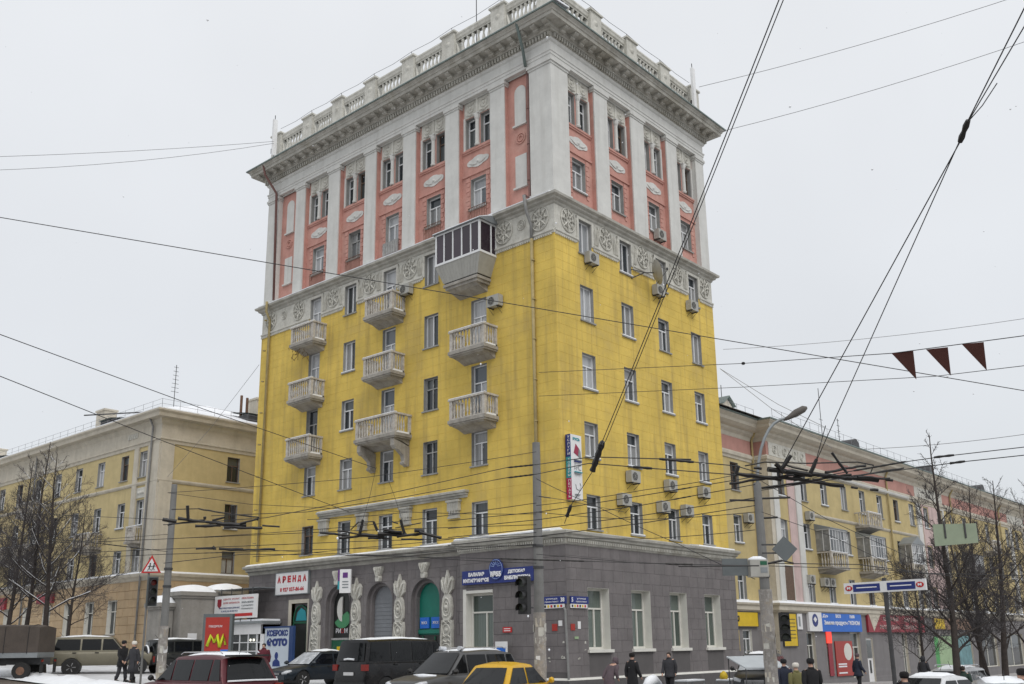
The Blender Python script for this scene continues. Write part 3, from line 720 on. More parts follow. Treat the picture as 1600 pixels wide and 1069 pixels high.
# roof balustrade
ZR = 32.10; D = -.35
PR_ = [(-D, TY+D), (-D, -D), (TX+D, -D), (TX+D, TY+D)]
par = part('parapet_plinth', sweep(PR_, [(.16, 31.5), (.16, ZR+.10), (-.2, ZR+.10), (-.2, 31.5)], closed=True), M['relief'], tower)
part('parapet_rail', sweep(PR_, [(.10, ZR+1.26), (.10, ZR+1.34), (.16, ZR+1.38), (.18, ZR+1.52), (.21, ZR+1.58), (.19, ZR+1.68), (-.15, ZR+1.68), (-.22, ZR+1.5), (-.12, ZR+1.26)], closed=True), M['relief'], tower)
part('rail_snow', sweep(PR_[:3], [(.17, ZR+1.68), (.12, ZR+1.74), (-.10, ZR+1.74), (-.14, ZR+1.69)]), M['snow'], tower)
def pedestal():
    b = B(); b.box(-.47, -.30, 31.6, .47, .30, ZR+1.74); b.box(-.55, -.38, ZR+1.74, .55, .38, ZR+1.84)
    b.lathe([(.36, ZR+1.84), (.30, ZR+1.93), (.16, ZR+1.98), (.05, ZR+2.01)], (0, 0, 0), 10)
    for s in (-1, 1): b.tube([(s*.46, -.1, ZR+.1), (s*.64, -.1, ZR+.16), (s*.62, -.1, ZR+.6), (s*.49, -.1, ZR+1.1)], [.09, .11, .08, .04], 5)
    b.lathe([(.02, -.38), (.12, -.34), (.18, -.30)], (0, 0, ZR+1.15), 8, 'Y')
    return b.mesh('parapet_pedestal', M['relief'])
def baluster(z0, z1, r, m, n=7):
    h = z1-z0; b = B(); b.lathe([(r*.9, z0), (r*.9, z0+.08*h), (r*.45, z0+.12*h), (r*1.0, z0+.34*h), (r*.9, z0+.46*h), (r*.42, z0+.72*h), (r*.5, z0+.84*h), (r*.85, z0+.9*h), (r*.85, z1)], (0, 0, 0), n)
    return b.mesh('baluster', m, True)
pe = pedestal(); bu = baluster(ZR+.10, ZR+1.27, .12, M['relief'])
Lp = [D, -3.43, -7.02, -10.2, -13.4, -16.4, -19.3, -TY-D]; Rp = [-D, 3.95, 7.2, 10.5, TX+D]
for F, xs in ((LF(-D), Lp), (RF(-D), Rp)):
    for k, x in enumerate(xs):
        if not (F['rz'] == 0 and k == 0): obj('parapet_pedestal', pe, tower, fpos(F, x, 0, 0), F['rz'])
        if k:
            a, c = sorted((xs[k-1], x)); n = 6
            for j in range(n): obj('baluster', bu, par, fpos(F, a+.86+(c-a-1.72)*j/(n-1), 0, 0), F['rz'])
b = B(); b.quad((.2, .2, 31.7), (TX-.2, .2, 31.7), (TX-.2, TY-.2, 31.7), (.2, TY-.2, 31.7)); part('flat_roof', b, M['snow'], tower)
# wire strung along the top of the balustrade
b = B()
for F, xs in ((LF(-D), Lp), (RF(-D), Rp)):
    for k in range(1, len(xs)):
        p, q = fpos(F, xs[k-1], 0, ZR+2.35), fpos(F, xs[k], 0, ZR+2.35)
        b.tube([p, [(p[i]+q[i])/2-(.1 if i == 2 else 0) for i in range(3)], q], .013, 3); b.tube([(p[0], p[1], ZR+1.95), p], .02, 4)
part('roof_wire', b, M['iron'], tower)
# drainpipes
for key, pts, m in (('a', [(-1.28, -.95, 31.3), (-1.28, -.80, 30.85), (-1.45, -.30, 30.2), (-1.45, -.14, 29.4)], 'greenroof'), ('b', [(-1.50, .08, 29.4), (-1.50, .08, 22.5), (-1.38, -.45, 22.4)], 'pipered'), ('c', [(-1.38, -.5, 22.4), (-1.30, -.45, 21.6), (-1.28, -.14, 21.0), (-1.28, -.12, 20.3)], 'pipe'), ('d', [(-1.28, -.12, 20.3), (-1.25, -.10, 6.8)], 'pipeyel'),
                    ('e', [(-TY+.6, -.95, 31.3), (-TY+.6, -.8, 30.7), (-TY+1.0, -.16, 29.5), (-TY+1.05, -.02, 22.5)], 'pipered'), ('f', [(-TY+1.0, -.45, 22.3), (-TY+.95, -.42, 21.7), (-TY+.92, -.12, 21.2), (-TY+.9, -.12, 6.8)], 'pipeyel')):
    b = B(); b.tube(pts, .075, 8)
    if key in 'bdf':
        z0, z1 = sorted((pts[0][2], pts[-1][2])); k = z0+1
        while k < z1: b.lathe([(.095, k), (.095, k+.05)], (pts[1][0], pts[1][1], 0), 8); k += 1.9
    part('drainpipe', b, M[m], tower, smooth=True, **F_L)

# balconies
def balcony(x, zr, w_, d=.92, brackets=False, big=False, zf=None):
    """zr: top of rail; x centre in the left facade's frame"""
    zf = zr-1.02; bl = obj('balcony', None, tower, fpos(F_L, x, 0, 0), F_L['rz'])
    b = B(); h = w_/2
    b.box(-h-.06, -d-.06, zf-.16, h+.06, 0, zf-.0); b.box(-h-.01, -d-.01, zf-.24, h+.01, 0, zf-.16)
    b.prismx([(-d+.06, zf-.24), (-d+.12, zf-.30), (-.45, zf-.36), (-.10, zf-.50), (0, zf-.52), (0, zf-.24)], -h+.12, h-.12)
    part('balcony_slab', b, M['concrete'], bl)
    b = B(); b.box(-h-.05, -d-.05, zr-.09, h+.05, -d+.14, zr); b.box(-h-.05, -d+.14, zr-.09, -h+.12, 0, zr); b.box(h-.12, -d+.14, zr-.09, h+.05, 0, zr)
    b.box(-h-.0, -d-.0, zf, h+.0, -d+.12, zf+.07)
    part('rail', b, M['baluster'], bl)
    for sx in (-1, 1): part('corner_post', B().box(sx*h, -d, zf+.07, sx*(h-.17), -d+.17, zr-.092), M['baluster'], bl); part('wall_post', B().box(sx*h, -.12, zf+.0, sx*(h-.14), 0, zr-.092), M['baluster'], bl)
    n = 13 if big else 9; bm = cached(('bl', 1), lambda: baluster(0, .86, .058, M['baluster'], 6))
    for j in range(n): obj('baluster', bm, bl, (-h+.27+(2*h-.54)*j/(n-1), -d+.075, zf+.07))
    for sx in (-1, 1):
        for j in range(3): obj('baluster', bm, bl, (sx*(h-.075), -d+.32+j*.17, zf+.07))
    b = B(); b.box(-h-.03, -d-.03, zr+.001, h+.03, -d+.11, zr+.035); b.box(-h, -d+.13, zf+.005, h, -.02, zf+.10); part('snow', b, M['snow'], bl)
    if brackets:
        for sx in (-1, 1):
            b = B(); b.prismx([(0, zf-.60), (-d+.05, zf-.3), (-d+.05, zf-.62), (-d+.18, zf-.78), (-d+.35, zf-.80), (-.40, zf-1.05), (-.32, zf-1.35), (-.26, zf-1.52), (-.12, zf-1.6), (0, zf-1.56)], sx*(h-.36), sx*(h-.10))
            b.tube([(sx*(h-.38), -.30, zf-1.42), (sx*(h-.08), -.30, zf-1.42)], .10, 7); b.tube([(sx*(h-.38), -d+.22, zf-.6), (sx*(h-.08), -d+.22, zf-.6)], .12, 7)
            part('scroll_bracket', b, M['concrete'], bl)
    return bl
balcony(-17.6, 19.75, 2.05); balcony(-17.6, 16.47, 2.05); balcony(-17.6, 13.25, 2.05)
balcony(-11.1, 19.86, 2.15); balcony(-11.1, 16.60, 2.15); balcony(-10.95, 13.28, 3.0, 1.1, True, True)
balcony(-4.72, 16.60, 2.25); balcony(-4.72, 13.25, 2.25)
# enclosed balcony with dark glazing under the middle cornice
en = obj('enclosed_balcony', None, tower, fpos(F_L, -5.1, 0, 0), F_L['rz'])
h, d = 1.50, 1.15
b = B(); b.box(-1.06, -.90, 18.78, 1.06, 0, 18.92); b.prismx([(-.82, 18.78), (-.64, 18.66), (-.1, 18.50), (0, 18.48), (0, 18.78)], -.92, .92); b.box(-1.14, -.98, 18.92, 1.14, 0, 19.06); part('balcony_slab', b, M['concrete'], en)
b = B()
q0 = [(-1.14, -.94, 19.14), (1.14, -.94, 19.14), (1.14, 0, 19.14), (-1.14, 0, 19.14)]; q1 = [(-h, -d, 20.05), (h, -d, 20.05), (h, 0, 20.05), (-h, 0, 20.05)]
for k in (0, 1, 3): b.quad(q0[k], q0[(k+1) % 4], q1[(k+1) % 4], q1[k])
b.quad(*q0)
part('splayed_apron', b, M['ac'], en)
b = B()
for k in range(15):      # seams of the boarded apron
    t = -1+2*k/14; b.tube([(t*1.14, -.945, 19.15), (t*h, -d-.005, 20.04)], .009, 4)
part('apron_batten', b, M['ac'], en, kind='stuff')
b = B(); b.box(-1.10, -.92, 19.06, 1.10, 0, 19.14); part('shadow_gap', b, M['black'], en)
b = B(); t = .05
for x in (-h, -h*.6, -h*.2, h*.2, h*.6, h): 
    if abs(x) < h: b.box(x-.035, -d-.02, 20.16, x+.035, -d+.05, 21.62)
for sx in (-1, 1):
    b.box(sx*h, -d-.025, 20.16, sx*(h-.09), -d+.06, 21.62); b.box(sx*h, -.40, 20.16, sx*(h-.06), -.33, 21.62); b.box(sx*h, -.05, 20.16, sx*(h-.06), 0, 21.62)
b.box(-h-.02, -d-.03, 20.05, h+.02, -d+.07, 20.16); b.box(-h-.02, -d+.07, 20.05, -h+.07, 0, 20.16); b.box(h-.07, -d+.07, 20.05, h+.02, 0, 20.16)
b.box(-h, -d-.02, 21.62, h, -d+.06, 21.70); b.box(-h, -d+.06, 21.62, -h+.06, 0, 21.70); b.box(h-.06, -d+.06, 21.62, h, 0, 21.70)
part('frame', b, M['pvc'], en)
xs = [-h, -h*.6, -h*.2, h*.2, h*.6, h]
for k in range(5): b = B(); b.quad((xs[k]+.04, -d+.01, 20.16), (xs[k+1]-.04, -d+.01, 20.16), (xs[k+1]-.04, -d+.01, 21.62), (xs[k]+.04, -d+.01, 21.62)); part('pane', b, M['glasspurple'], en)
for sx in (-1, 1):
    for y0, y1 in ((-d+.06, -.40), (-.33, -.05)): b = B(); b.quad((sx*(h-.03), y0, 20.16), (sx*(h-.03), y1, 20.16), (sx*(h-.03), y1, 21.62), (sx*(h-.03), y0, 21.62)); part('pane', b, M['glasspurple'], en)
b = B(); b.prismx([(-d-.15, 21.70), (-d-.15, 21.74), (.1, 22.26), (.1, 21.9), (-.1, 21.70)], -h-.12, h+.12); part('lean_to_roof', b, M['zinc'], en)
b = B(); b.prismx([(-d-.13, 21.745), (-d-.11, 21.79), (-.35, 22.16), (-.35, 22.10)], -h-.10, h+.10); part('snow', b, M['snow'], en)

# shelf on consoles over the first yellow row
b = B(); b.box(-16.6, -.26, 8.95, -5.45, 0, 9.05); b.box(-16.55, -.18, 8.84, -5.5, 0, 8.95); b.box(-16.52, -.09, 8.72, -5.53, 0, 8.84); part('window_shelf', b, M['cornice'], tower, **F_L)
b = B(); b.box(-16.56, -.22, 9.051, -9.0, 0, 9.09); b.box(-9.0, -.16, 9.051, -5.6, 0, 9.08); part('ledge_snow', b, M['snow'], tower, **F_L)
for x in (-16.1, -12.95, -9.66, -6.35):
    b = B(); b.box(x-.36, -.20, 8.15, x+.36, 0, 8.66); b.box(x-.42, -.25, 8.56, x+.42, 0, 8.66); b.box(x-.30, -.16, 7.85, x+.30, 0, 8.15); b.box(x-.34, -.19, 7.80, x+.34, 0, 7.88)
    for dx in (-.16, 0, .16): b.box(x+dx-.03, -.22, 8.0, x+dx+.03, -.16, 8.5)
    part('console', b, M['cornice'], tower, **F_L)

# ------------------------------------------------------------------ grey stone base storey of the tower
XB, YB1 = .65, 5.4         # the front part stands 65 cm proud; left of y=5.4 it steps back to 35 cm
XR = 13.3
FbL, FbR, FaL = LF(-XB), RF(-XB), LF(-.35)
gwin = [(.75, 2.27), (3.93, 5.42), (7.04, 8.49), (10.12, 11.62)]
opR = [(a, c, 1.83, 4.33) for a, c in gwin]; opRb = [(a, c, .78, 1.70) for a, c in gwin]
opL = [(-5.0, -3.40, 1.83, 4.28)]
arch = [7.95, 11.17, 14.36]; AW, AZ = .98, 4.15     # half width of the outer rim, springing
opA = [(-u-AW, -u+AW, .3, AZ+AW) for u in arch]+[(-18.25, -16.85, .3, 4.35)]
def basewall(F, x0, x1, ops, extra=()):
    part('stone_wall', wall_grid(x0, x1, -.8, 6.2, ops), M['joint'], tower, **F)
    if F is not FaL: reveals(tower, F, ops, .45, M['whitereveal'])
basewall(FbR, -XB, XR, opR); basewall(FbL, -YB1, XB, opL); basewall(FaL, -22.35, -YB1, opA)
b = B(); b.quad((-XB, YB1, 0), (-.35, YB1, 0), (-.35, YB1, 6.2), (-XB, YB1, 6.2)); b.quad((XR, -XB, -1), (XR, 0, -1), (XR, 0, 6.2), (XR, -XB, 6.2)); b.quad((-.35, 22.35, 0), (0, 22.35, 0), (0, 22.35, 6.2), (-.35, 22.35, 6.2)); b.quad((-XB, 22.35, 6.2), (0, 22.35, 6.2), (0, 0, 6.2), (-XB, -XB, 6.2)); part('wall_return', b, M['shopgrey'], tower)
it = [(FbR, q) for q in courses(-XB, XR, .72, 6.08, .78, .49, opR+opRb, .12)]
it += [(FbL, q) for q in courses(-YB1, XB, .95, 6.08, .80, .49, opL, .12)]
it += [(FaL, q) for q in courses(-22.35, -YB1-.003, 1.0, 6.08, .80, .49, [(a, c, d, e_+.0) for a, c, d, e_ in opA]+[(-u-.5, -u+.5, 1.0, 5.36) for u in (6.42, 9.66, 12.86, 16.05)], .12)]
lay(tower, 'stone_panel', it, M['stone'], gap=.007, proud=.009, limit=300, cham=.007)
part('plinth', sweep([(-XB, YB1), (-XB, -XB), (XR, -XB)], [(0, -1.2), (.12, -1.2), (.12, .64), (.06, .70), (0, .72)]), M['plinth'], tower)
part('plinth', sweep([(-.35, 22.4), (-.35, YB1)], [(0, -1.2), (.10, -1.2), (.10, .95), (0, 1.0)]), M['plinth'], tower)
part('ledge_snow', sweep([(-XB, YB1), (-XB, -XB), (XR, -XB)], [(.125, .645), (.12, .665), (.06, .72), (.02, .735)]), M['whitereveal'], tower)
for a, c in gwin:
    b = B(); b.box(a+.001, .10, .78, c-.001, .14, 1.69); part('apron_panel', b, M['stone'], tower, **FbR)
    b = B(); b.box(a+.12, .07, .95, a+.30, .10, 1.6); b.box(c-.3, .07, .95, c-.12, .10, 1.6); part('apron_panel', b, M['stone'], tower, **FbR)
    b = B(); b.box(a-.10, -.12, 1.70, c+.10, .38, 1.825); part('sill', b, M['whitereveal'], tower, **FbR)
    window(tower, FbR, (a+c)/2-.0, 1.83, 4.33, c-a-.02, .40, 'L', 'whitereveal', 'glassgreen', sill=False, thick=.09)
window(tower, FbL, -4.2, 1.83, 4.28, 1.58, .35, 'L', 'whitereveal', 'glassgreen', sill=False, thick=.10)
b = B(); b.box(-5.18, -.035, 1.75, -5.0, .0, 4.46); b.box(-5.0, -.035, 4.28, -3.4, 0, 4.40); b.box(-5.2, -.12, 1.70, -3.3, .3, 1.825); part('window_surround', b, M['whitereveal'], tower, **FbL)
# arches
def archpts(x, w_, z0, zs, n=16): return [(x+w_*math.cos(math.pi*k/n), zs+w_*math.sin(math.pi*k/n)) for k in range(n+1)]
fills = ['darkshop', 'greyblind', 'tealgreen'][::-1]
for k, u in enumerate(arch):
    x = -u; ztop = AZ+AW
    for (w_, y0, y1, nm) in ((AW-.02, -.022, .18, 'arch_surround'), (.80, .18, .42, 'arch_inner_order')):
        o_pts = archpts(x, w_, 0, AZ); b = B()
        # spandrel: rectangle minus arch
        R_ = AW if nm == 'arch_surround' else w_+.2; zt = ztop if nm == 'arch_surround' else AZ+R_
        n = len(o_pts)
        for j in range(n-1):
            p, q = o_pts[j], o_pts[j+1]
            def edge(p):
                dx, dz = p[0]-x, p[1]-AZ; s = min(R_/abs(dx) if abs(dx) > 1e-6 else 1e9, (zt-AZ)/dz if dz > 1e-6 else 1e9); return (x+dx*s, AZ+dz*s)
            P, Q = edge(p), edge(q)
            b.quad((p[0], y0, p[1]), (q[0], y0, q[1]), (Q[0], y0, Q[1]), (P[0], y0, P[1])); b.quad((p[0], y0, p[1]), (q[0], y0, q[1]), (q[0], y1, q[1]), (p[0], y1, p[1]))
        for s in (-1, 1):
            b.box(x+s*w_, y0, .3, x+s*R_, y1, AZ)
        part(nm, b, M['stone'], tower, **FaL)
    b = B(); pts = archpts(x, .80, 0, AZ); pts = [(x+.8, .3)]+pts+[(x-.8, .3)]
    b.prism(pts, .40, .44); f = fills[k]
    pn = part('arch_infill', b, M[f], tower, **FaL)
    # keystone vase over each arch
    b = B(); b.prism([(x-.12, AZ+AW+.02), (x+.12, AZ+AW+.02), (x+.16, AZ+AW+.2), (x+.10, AZ+AW+.28), (x+.27, AZ+AW+.58), (x+.30, AZ+AW+.72), (x-.30, AZ+AW+.72), (x-.27, AZ+AW+.58), (x-.10, AZ+AW+.28), (x-.16, AZ+AW+.2)], -.20, 0)
    for s in (-1, 0, 1): b.tube([(x+s*.05, -.22, AZ+AW+.25), (x+s*.18, -.24, AZ+AW+.65)], [.03, .06], 5)
    part('keystone_vase', b, M['relief'], tower, **FaL)
# right arch: green shutter over a dark doorway with two blue boards; left arch: dark board, disc and green door; middle: grey shutter
x = -arch[0]; g = part('shop_front', B().box(x-.80, .34, .3, x+.80, .395, 2.55), M['darkshop'], tower, **FaL)
b = B(); b.box(x-.78, .30, 2.62, x+.78, .39, 2.80); part('shutter_box', b, M['tealgreen'], tower, **FaL)
for dx in (-.38, .38): b = B(); b.box(x+dx-.30, .31, 2.86, x+dx+.30, .39, 3.36); part('blue_panel', b, M['bblue'], tower, **FaL); text('ЖКХ', .2, M['letterw'], tower, fpos(FaL, x+dx, .30, 3.1), FaL['rz'], width=.4)
b = B(); b.box(x-.30, .30, 1.55, x+.22, .335, 2.15); part('blue_panel', b, M['bblue'], tower, **FaL)
b = B(); b.box(x+.32, .29, .4, x+.38, .33, 2.5); b.box(x-.5, .29, .4, x-.44, .33, 2.5); part('door_frame', b, M['green'], tower, **FaL)
x = -arch[1]; b = B(); b.box(x-.79, .37, 2.42, x+.79, .395, 2.47); part('shutter_seam', b, M['joint'], tower, **FaL)
for k in range(22):
    z = .5+k*.19
    if z < 4.2: b = B(); b.box(x-.79, .385, z, x+.79, .398, z+.165); obj('shutter_slat', cached(('slat',), lambda: B().box(-.79, 0, 0, .79, .013, .165).mesh('shutter_slat', M['greyblind'])), tower, fpos(FaL, x, .385, z), FaL['rz'])
x = -arch[2]; b = B(); b.box(x-.80, .30, .3, x+.80, .38, 2.42); dg = part('door', b, M['green'], tower, label='dark green shop door', **FaL)
b = B(); b.box(x-.82, .27, 2.42, x+.82, .38, 2.52); part('door_head', b, M['greyframe'], tower, **FaL)
b = B(); b.prism([(x-.05+.42*math.cos(math.pi/2+math.pi*k/16), 3.95+.62*math.sin(math.pi/2+math.pi*k/16)) for k in range(17)], .32, .38); part('white_half_disc', b, M['whitereveal'], tower, **FaL)
b = B(); b.prism([(x-.05+.62*math.cos(-math.pi*.9+math.pi*1.2*k/16), 3.45+.45*math.sin(-math.pi*.9+math.pi*1.2*k/16)) for k in range(17)], .33, .39); part('green_disc', b, mat('shop_logo_green', (.06, .25, .11), .5), tower, **FaL)
text('РИ', .3, M['letterw'], tower, fpos(FaL, x-.28, .30, 2.85), FaL['rz'], width=.38); text('О', .3, M['letterr'], tower, fpos(FaL, x+.04, .30, 2.85), FaL['rz'], width=.2); text('М', .3, M['letterw'], tower, fpos(FaL, x+.32, .30, 2.85), FaL['rz'], width=.24)
b = B(); b.box(x-.35, .28, 1.75, x-.05, .30, 2.1); part('notice', b, M['yellowsign'], tower, **FaL)
b = B(); b.box(x-.35, .28, 1.2, x-.05, .30, 1.65); b.box(x+.45, .28, 1.5, x+.7, .30, 1.8); part('notice', b, M['signwhite'], tower, **FaL)
# small arched window with pale surround at the left
x = -17.55; b = B(); b.box(x-.95, -.03, .8, x-.70, 0, 4.55); b.box(x+.70, -.03, .8, x+.80, 0, 4.55); b.box(x-.70, -.03, 4.35, x+.70, 0, 4.55); part('window_surround', b, M['beigewall'], tower, **FaL)
b = B(); pts = archpts(x, .62, 0, 3.65, 12); b.prism([(x+.62, .3)]+pts+[(x-.62, .3)], .12, .2); part('arched_window', b, M['darkshop'], tower, **FaL)
b = B(); 
for s in (-1, 1): b.box(x+s*.62, .06, .3, x+s*.54, .14, 3.65)
b.tube([(p[0], .1, p[1]) for p in archpts(x, .58, 0, 3.65, 12)], .04, 5, cap=False); b.box(x-.58, .06, 3.3, x+.58, .14, 3.4); part('window_frame', b, M['green'], tower, **FaL)
b = B(); b.prism([(x-.45, 3.45), (x+.5, 3.45), (x+.35, 3.95), (x, 4.1), (x-.3, 3.9)], .10, .12); part('blue_print', b, M['teal'], tower, **FaL)
b = B(); b.box(x-.7, .21, .3, x+.7, .25, 4.34); part('dark_backing', b, M['shopgrey'], tower, **FaL)
# stone cartouches between the arches
def cartouche():
    b = B(); 
    b.prism([(-.36, .75), (.36, .75), (.38, 1.4), (.35, 2.2), (.37, 2.9), (.33, 3.18), (-.33, 3.18), (-.37, 2.9), (-.35, 2.2), (-.38, 1.4)], -.12, 0)
    b.prism([(-.18, 3.18), (.18, 3.18), (.30, 3.35), (.33, 3.75), (.27, 4.15), (.14, 4.35), (.36, 4.55), (.40, 4.95), (.28, 5.12), (.13, 4.98), (.08, 5.18), (0, 5.42), (-.08, 5.18), (-.13, 4.98), (-.28, 5.12), (-.40, 4.95), (-.36, 4.55), (-.14, 4.35), (-.27, 4.15), (-.33, 3.75), (-.30, 3.35)], -.13, 0)
    def oval(cx, cz, rx, rz_, th, n=18, y=-.15): b.tube([(cx+rx*math.cos(2*math.pi*k/n), y, cz+rz_*math.sin(2*math.pi*k/n)) for k in range(n+1)], th, 4, cap=False)
    oval(0, 3.75, .24, .40, .045); oval(0, 3.75, .12, .22, .04); oval(0, 1.3, .26, .34, .04); oval(0, 2.75, .22, .25, .035); oval(0, 1.95, .25, .2, .035)
    b.lathe([(.02, -.25), (.1, -.20), (.13, -.12)], (0, 0, 3.75), 8, 'Y'); b.lathe([(.02, -.22), (.1, -.18), (.14, -.11)], (0, 0, 1.3), 8, 'Y'); b.lathe([(.02, -.20), (.09, -.17), (.12, -.11)], (0, 0, 2.75), 8, 'Y')
    for s in (-1, 1):
        b.tube([(s*.05, -.15, 4.35), (s*.14, -.2, 4.62), (s*.25, -.18, 4.9), (s*.33, -.14, 4.98)], [.04, .06, .05, .03], 5)
        b.tube([(s*.30, -.14, .85), (s*.32, -.17, 1.9), (s*.30, -.14, 3.05)], [.035, .045, .03], 5)
        for z in (1.68, 2.22, 2.42, 3.05): b.tube([(s*.03, -.14, z), (s*.16, -.18, z+.08), (s*.28, -.14, z-.03)], [.03, .045, .03], 4)
    b.tube([(0, -.15, 4.4), (0, -.22, 4.8), (0, -.15, 5.2)], [.05, .08, .03], 6); b.box(-.2, -.17, 3.16, .2, -.02, 3.26)
    return b.mesh('cartouche_relief', M['relief'])
ca = cartouche()
for u in (6.42, 9.66, 12.86, 16.05):
    obj('cartouche_relief', ca, tower, fpos(FaL, -u, -.0, 0), FaL['rz'])
    part('stone_panel', B().box(-u-.49, -.012, 1.01, -u+.49, 0, 5.35), M['stone'], tower, **FaL)
# cornice of the base
CP = [(-.35, 22.35), (-.35, YB1), (-XB, YB1), (-XB, -XB), (XR, -XB), (XR, .0)]
part('base_cornice', sweep([(0.0, 22.35)]+CP[:2], [(0, 6.02), (.05, 6.05), (.07, 6.18), (.16, 6.24), (.18, 6.34), (.30, 6.40), (.32, 6.50), (.20, 6.56), (-.36, 6.64)]), M['cornice'], tower)
part('base_cornice', sweep(CP[1:], [(0, 6.04), (.05, 6.07), (.07, 6.12), (.09, 6.30), (.16, 6.34), (.18, 6.42), (.27, 6.48), (.29, 6.58), (.2, 6.63), (-.66, 6.72)]), M['cornice'], tower)
b = B()
for k in range(int((YB1+XB+.1)/.13)): y = -XB+.03+k*.13; b.box(-XB-.15, y, 6.14, -XB-.08, y+.07, 6.27)
for k in range(int((XR+XB)/.13)): x = -XB+.03+k*.13; b.box(x, -XB-.15, 6.14, x+.07, -XB-.08, 6.27)
part('dentil', b, M['cornice'], tower, kind='stuff')
part('ledge_snow', sweep([(-.35, 22.5), (-.35, YB1+.3)], [(.22, 6.555), (.20, 6.58), (.10, 6.63), (-.1, 6.67), (-.34, 6.68), (-.34, 6.6)]), M['snow'], tower)
part('ledge_snow', sweep([(-XB, YB1+.2), (-XB, -XB+.6)], [(.22, 6.63), (.23, 6.68), (.05, 6.76), (-.4, 6.82), (-.6, 6.78), (-.6, 6.70)]), M['snow'], tower)
part('ledge_snow', sweep([(9.8, -XB), (XR, -XB)], [(.10, 6.65), (.08, 6.71), (-.4, 6.78), (-.6, 6.73)]), M['snow'], tower)
part('drainpipe', B().tube([(-.72, -.55, 3.5), (-.72, -.62, 3.4), (-.72, -.08-.65, .1)], .05, 6), M['pipe'], tower)
# ------------------------------------------------------------------ left wing: pale yellow four-storey block beyond the gap
LW = thing('apartment_block', 'pale yellow four-storey block with snowy roof at the left, behind bare trees', 'building')
LY, LE = 34.0, 92.0
rows = [(13.45, 15.2), (10.15, 11.87), (7.1, 8.6)]
FlL, FlR = LF(0), RF(LY)
opl, oprr = [], []
ys = [36.15]+[38.75+3.45*k for k in range(16)]
for y in ys:
    for k, (a, c) in enumerate(rows): opl.append((-y-.52, -y+.52, a, c, y, k))
gl = [(-y-.65, -y+.65, 3.1 if y < 44 else 3.0, 5.33) for y in (38.8, 42.05, 45.3, 48.8, 52.3, 55.8, 59.3, 62.8)]
oprr = [(5.6-.5, 5.6+.5, a, c, 5.6, k) for k, (a, c) in enumerate(rows)]
for F, x0, x1, ops, lo in ((FlL, -LE, -LY, opl, gl), (FlR, 0, 16, oprr, [])):
    part('wall', wall_grid(x0, x1, 6.9, 17.2, [o[:4] for o in ops]), M['paleyel'], LW, **F); part('ground_floor_wall', wall_grid(x0, x1, -.5, 6.9, lo), M['ochre'], LW, **F)
    reveals(LW, F, ops, .25, M['casing']); reveals(LW, F, lo, .3, M['whitereveal'])
    for j, o in enumerate(ops): window(LW, F, (o[0]+o[1])/2, o[2], o[3], o[1]-o[0], .2, ['T', 'L', 'X', 'T', 'T'][(j*7) % 5], 'oldwood' if (F is FlR or j % 5 == 3) else 'pvc', 'glassdark' if j % 2 else 'glass', snow=(j % 3 == 1))
    for j, o in enumerate(lo): window(LW, F, (o[0]+o[1])/2, o[2], o[3], 1.28, .25, 'X', 'whitereveal', 'glassdark', sill=True)
b = B(); b.quad((0, LE, 0), (16, LE, 0), (16, LE, 17.3), (0, LE, 17.3)); b.quad((16, LY, 0), (16, LE, 0), (16, LE, 17.3), (16, LY, 17.3)); part('rear_wall', b, M['paleyel'], LW)
Lr = [(0, LE), (0, LY), (16, LY)]
part('cornice', sweep(Lr, [(.0, 15.5), (.07, 15.52), (.09, 15.72), (.16, 15.76), (.16, 15.84), (.04, 15.88), (.04, 16.8), (.12, 16.9), (.2, 17.0), (.22, 17.15), (.62, 17.2), (.66, 17.42), (.78, 17.55), (.78, 17.66), (.4, 17.74)]), M['beigewall'], LW)
part('string_course', sweep(Lr, [(0, 12.85), (.07, 12.88), (.12, 12.98), (.12, 13.06), (0, 13.12)]), M['beigewall'], LW)
part('string_course', sweep(Lr, [(0, 6.45), (.05, 6.5), (.1, 6.62), (.22, 6.75), (.26, 6.92), (.1, 6.98), (0, 7.0)]), M['beigewall'], LW)
part('ledge_snow', sweep(Lr, [(.25, 6.925), (.22, 7.0), (.05, 7.06), (.0, 7.02)]), M['snow'], LW)
it = [(FlL, q) for q in courses(-66, -LY, .9, 6.4, 1.2, .55, gl, .1)]+[(FlR, q) for q in courses(0, 9, .9, 6.4, 1.2, .55, [], .1)]
lay(LW, 'ochre_block', it, M['ochreblock'], gap=.02, proud=.03, cham=.018, limit=200)
for F, a, c in ((FlL, -37.35, -36.75), (FlL, -35.5, -LY+.0)): part('pilaster', B().box(a, -.10, 7.05, c, 0, 15.5), M['beigewall'], LW, **F)
part('pilaster', B().box(0, -.10, 7.05, .95, 0, 15.5), M['beigewall'], LW, **FlR)
b = B(); b.box(-36.7, -.05, 12.0, -35.55, 0, 12.7)
for k in range(3): b.lathe([(.03, -.14), (.10, -.10), (.14, -.05)], (-36.4+k*.3, 0, 12.35), 7, 'Y')
part('relief_panel', b, M['relief'], LW, **FlL)
b = B(); 
for k in range(5): b.box(-38.4+k*.28, -.10, 16.25, -38.25+k*.28, 0, 16.62)
part('relief_letters', b, M['relief'], LW, kind='stuff', **FlL)
b = B(); b.tube([(-34.9, -.55, 17.4), (-34.9, -.18, 16.7), (-34.95, -.18, 15.4), (-35.1, -.18, 1.5)], .07, 8); part('drainpipe', b, M['pipe'], LW, smooth=True, **FlL)
b = B(); b.tube([(-53, -.16, 17.2), (-53, -.16, 1.5)], .07, 8); part('drainpipe', b, M['pipe'], LW, smooth=True, **FlL)
part('ledge_snow', sweep(Lr, [(.76, 17.665), (.76, 17.72), (.4, 17.80), (.1, 17.78)]), M['snow'], LW)
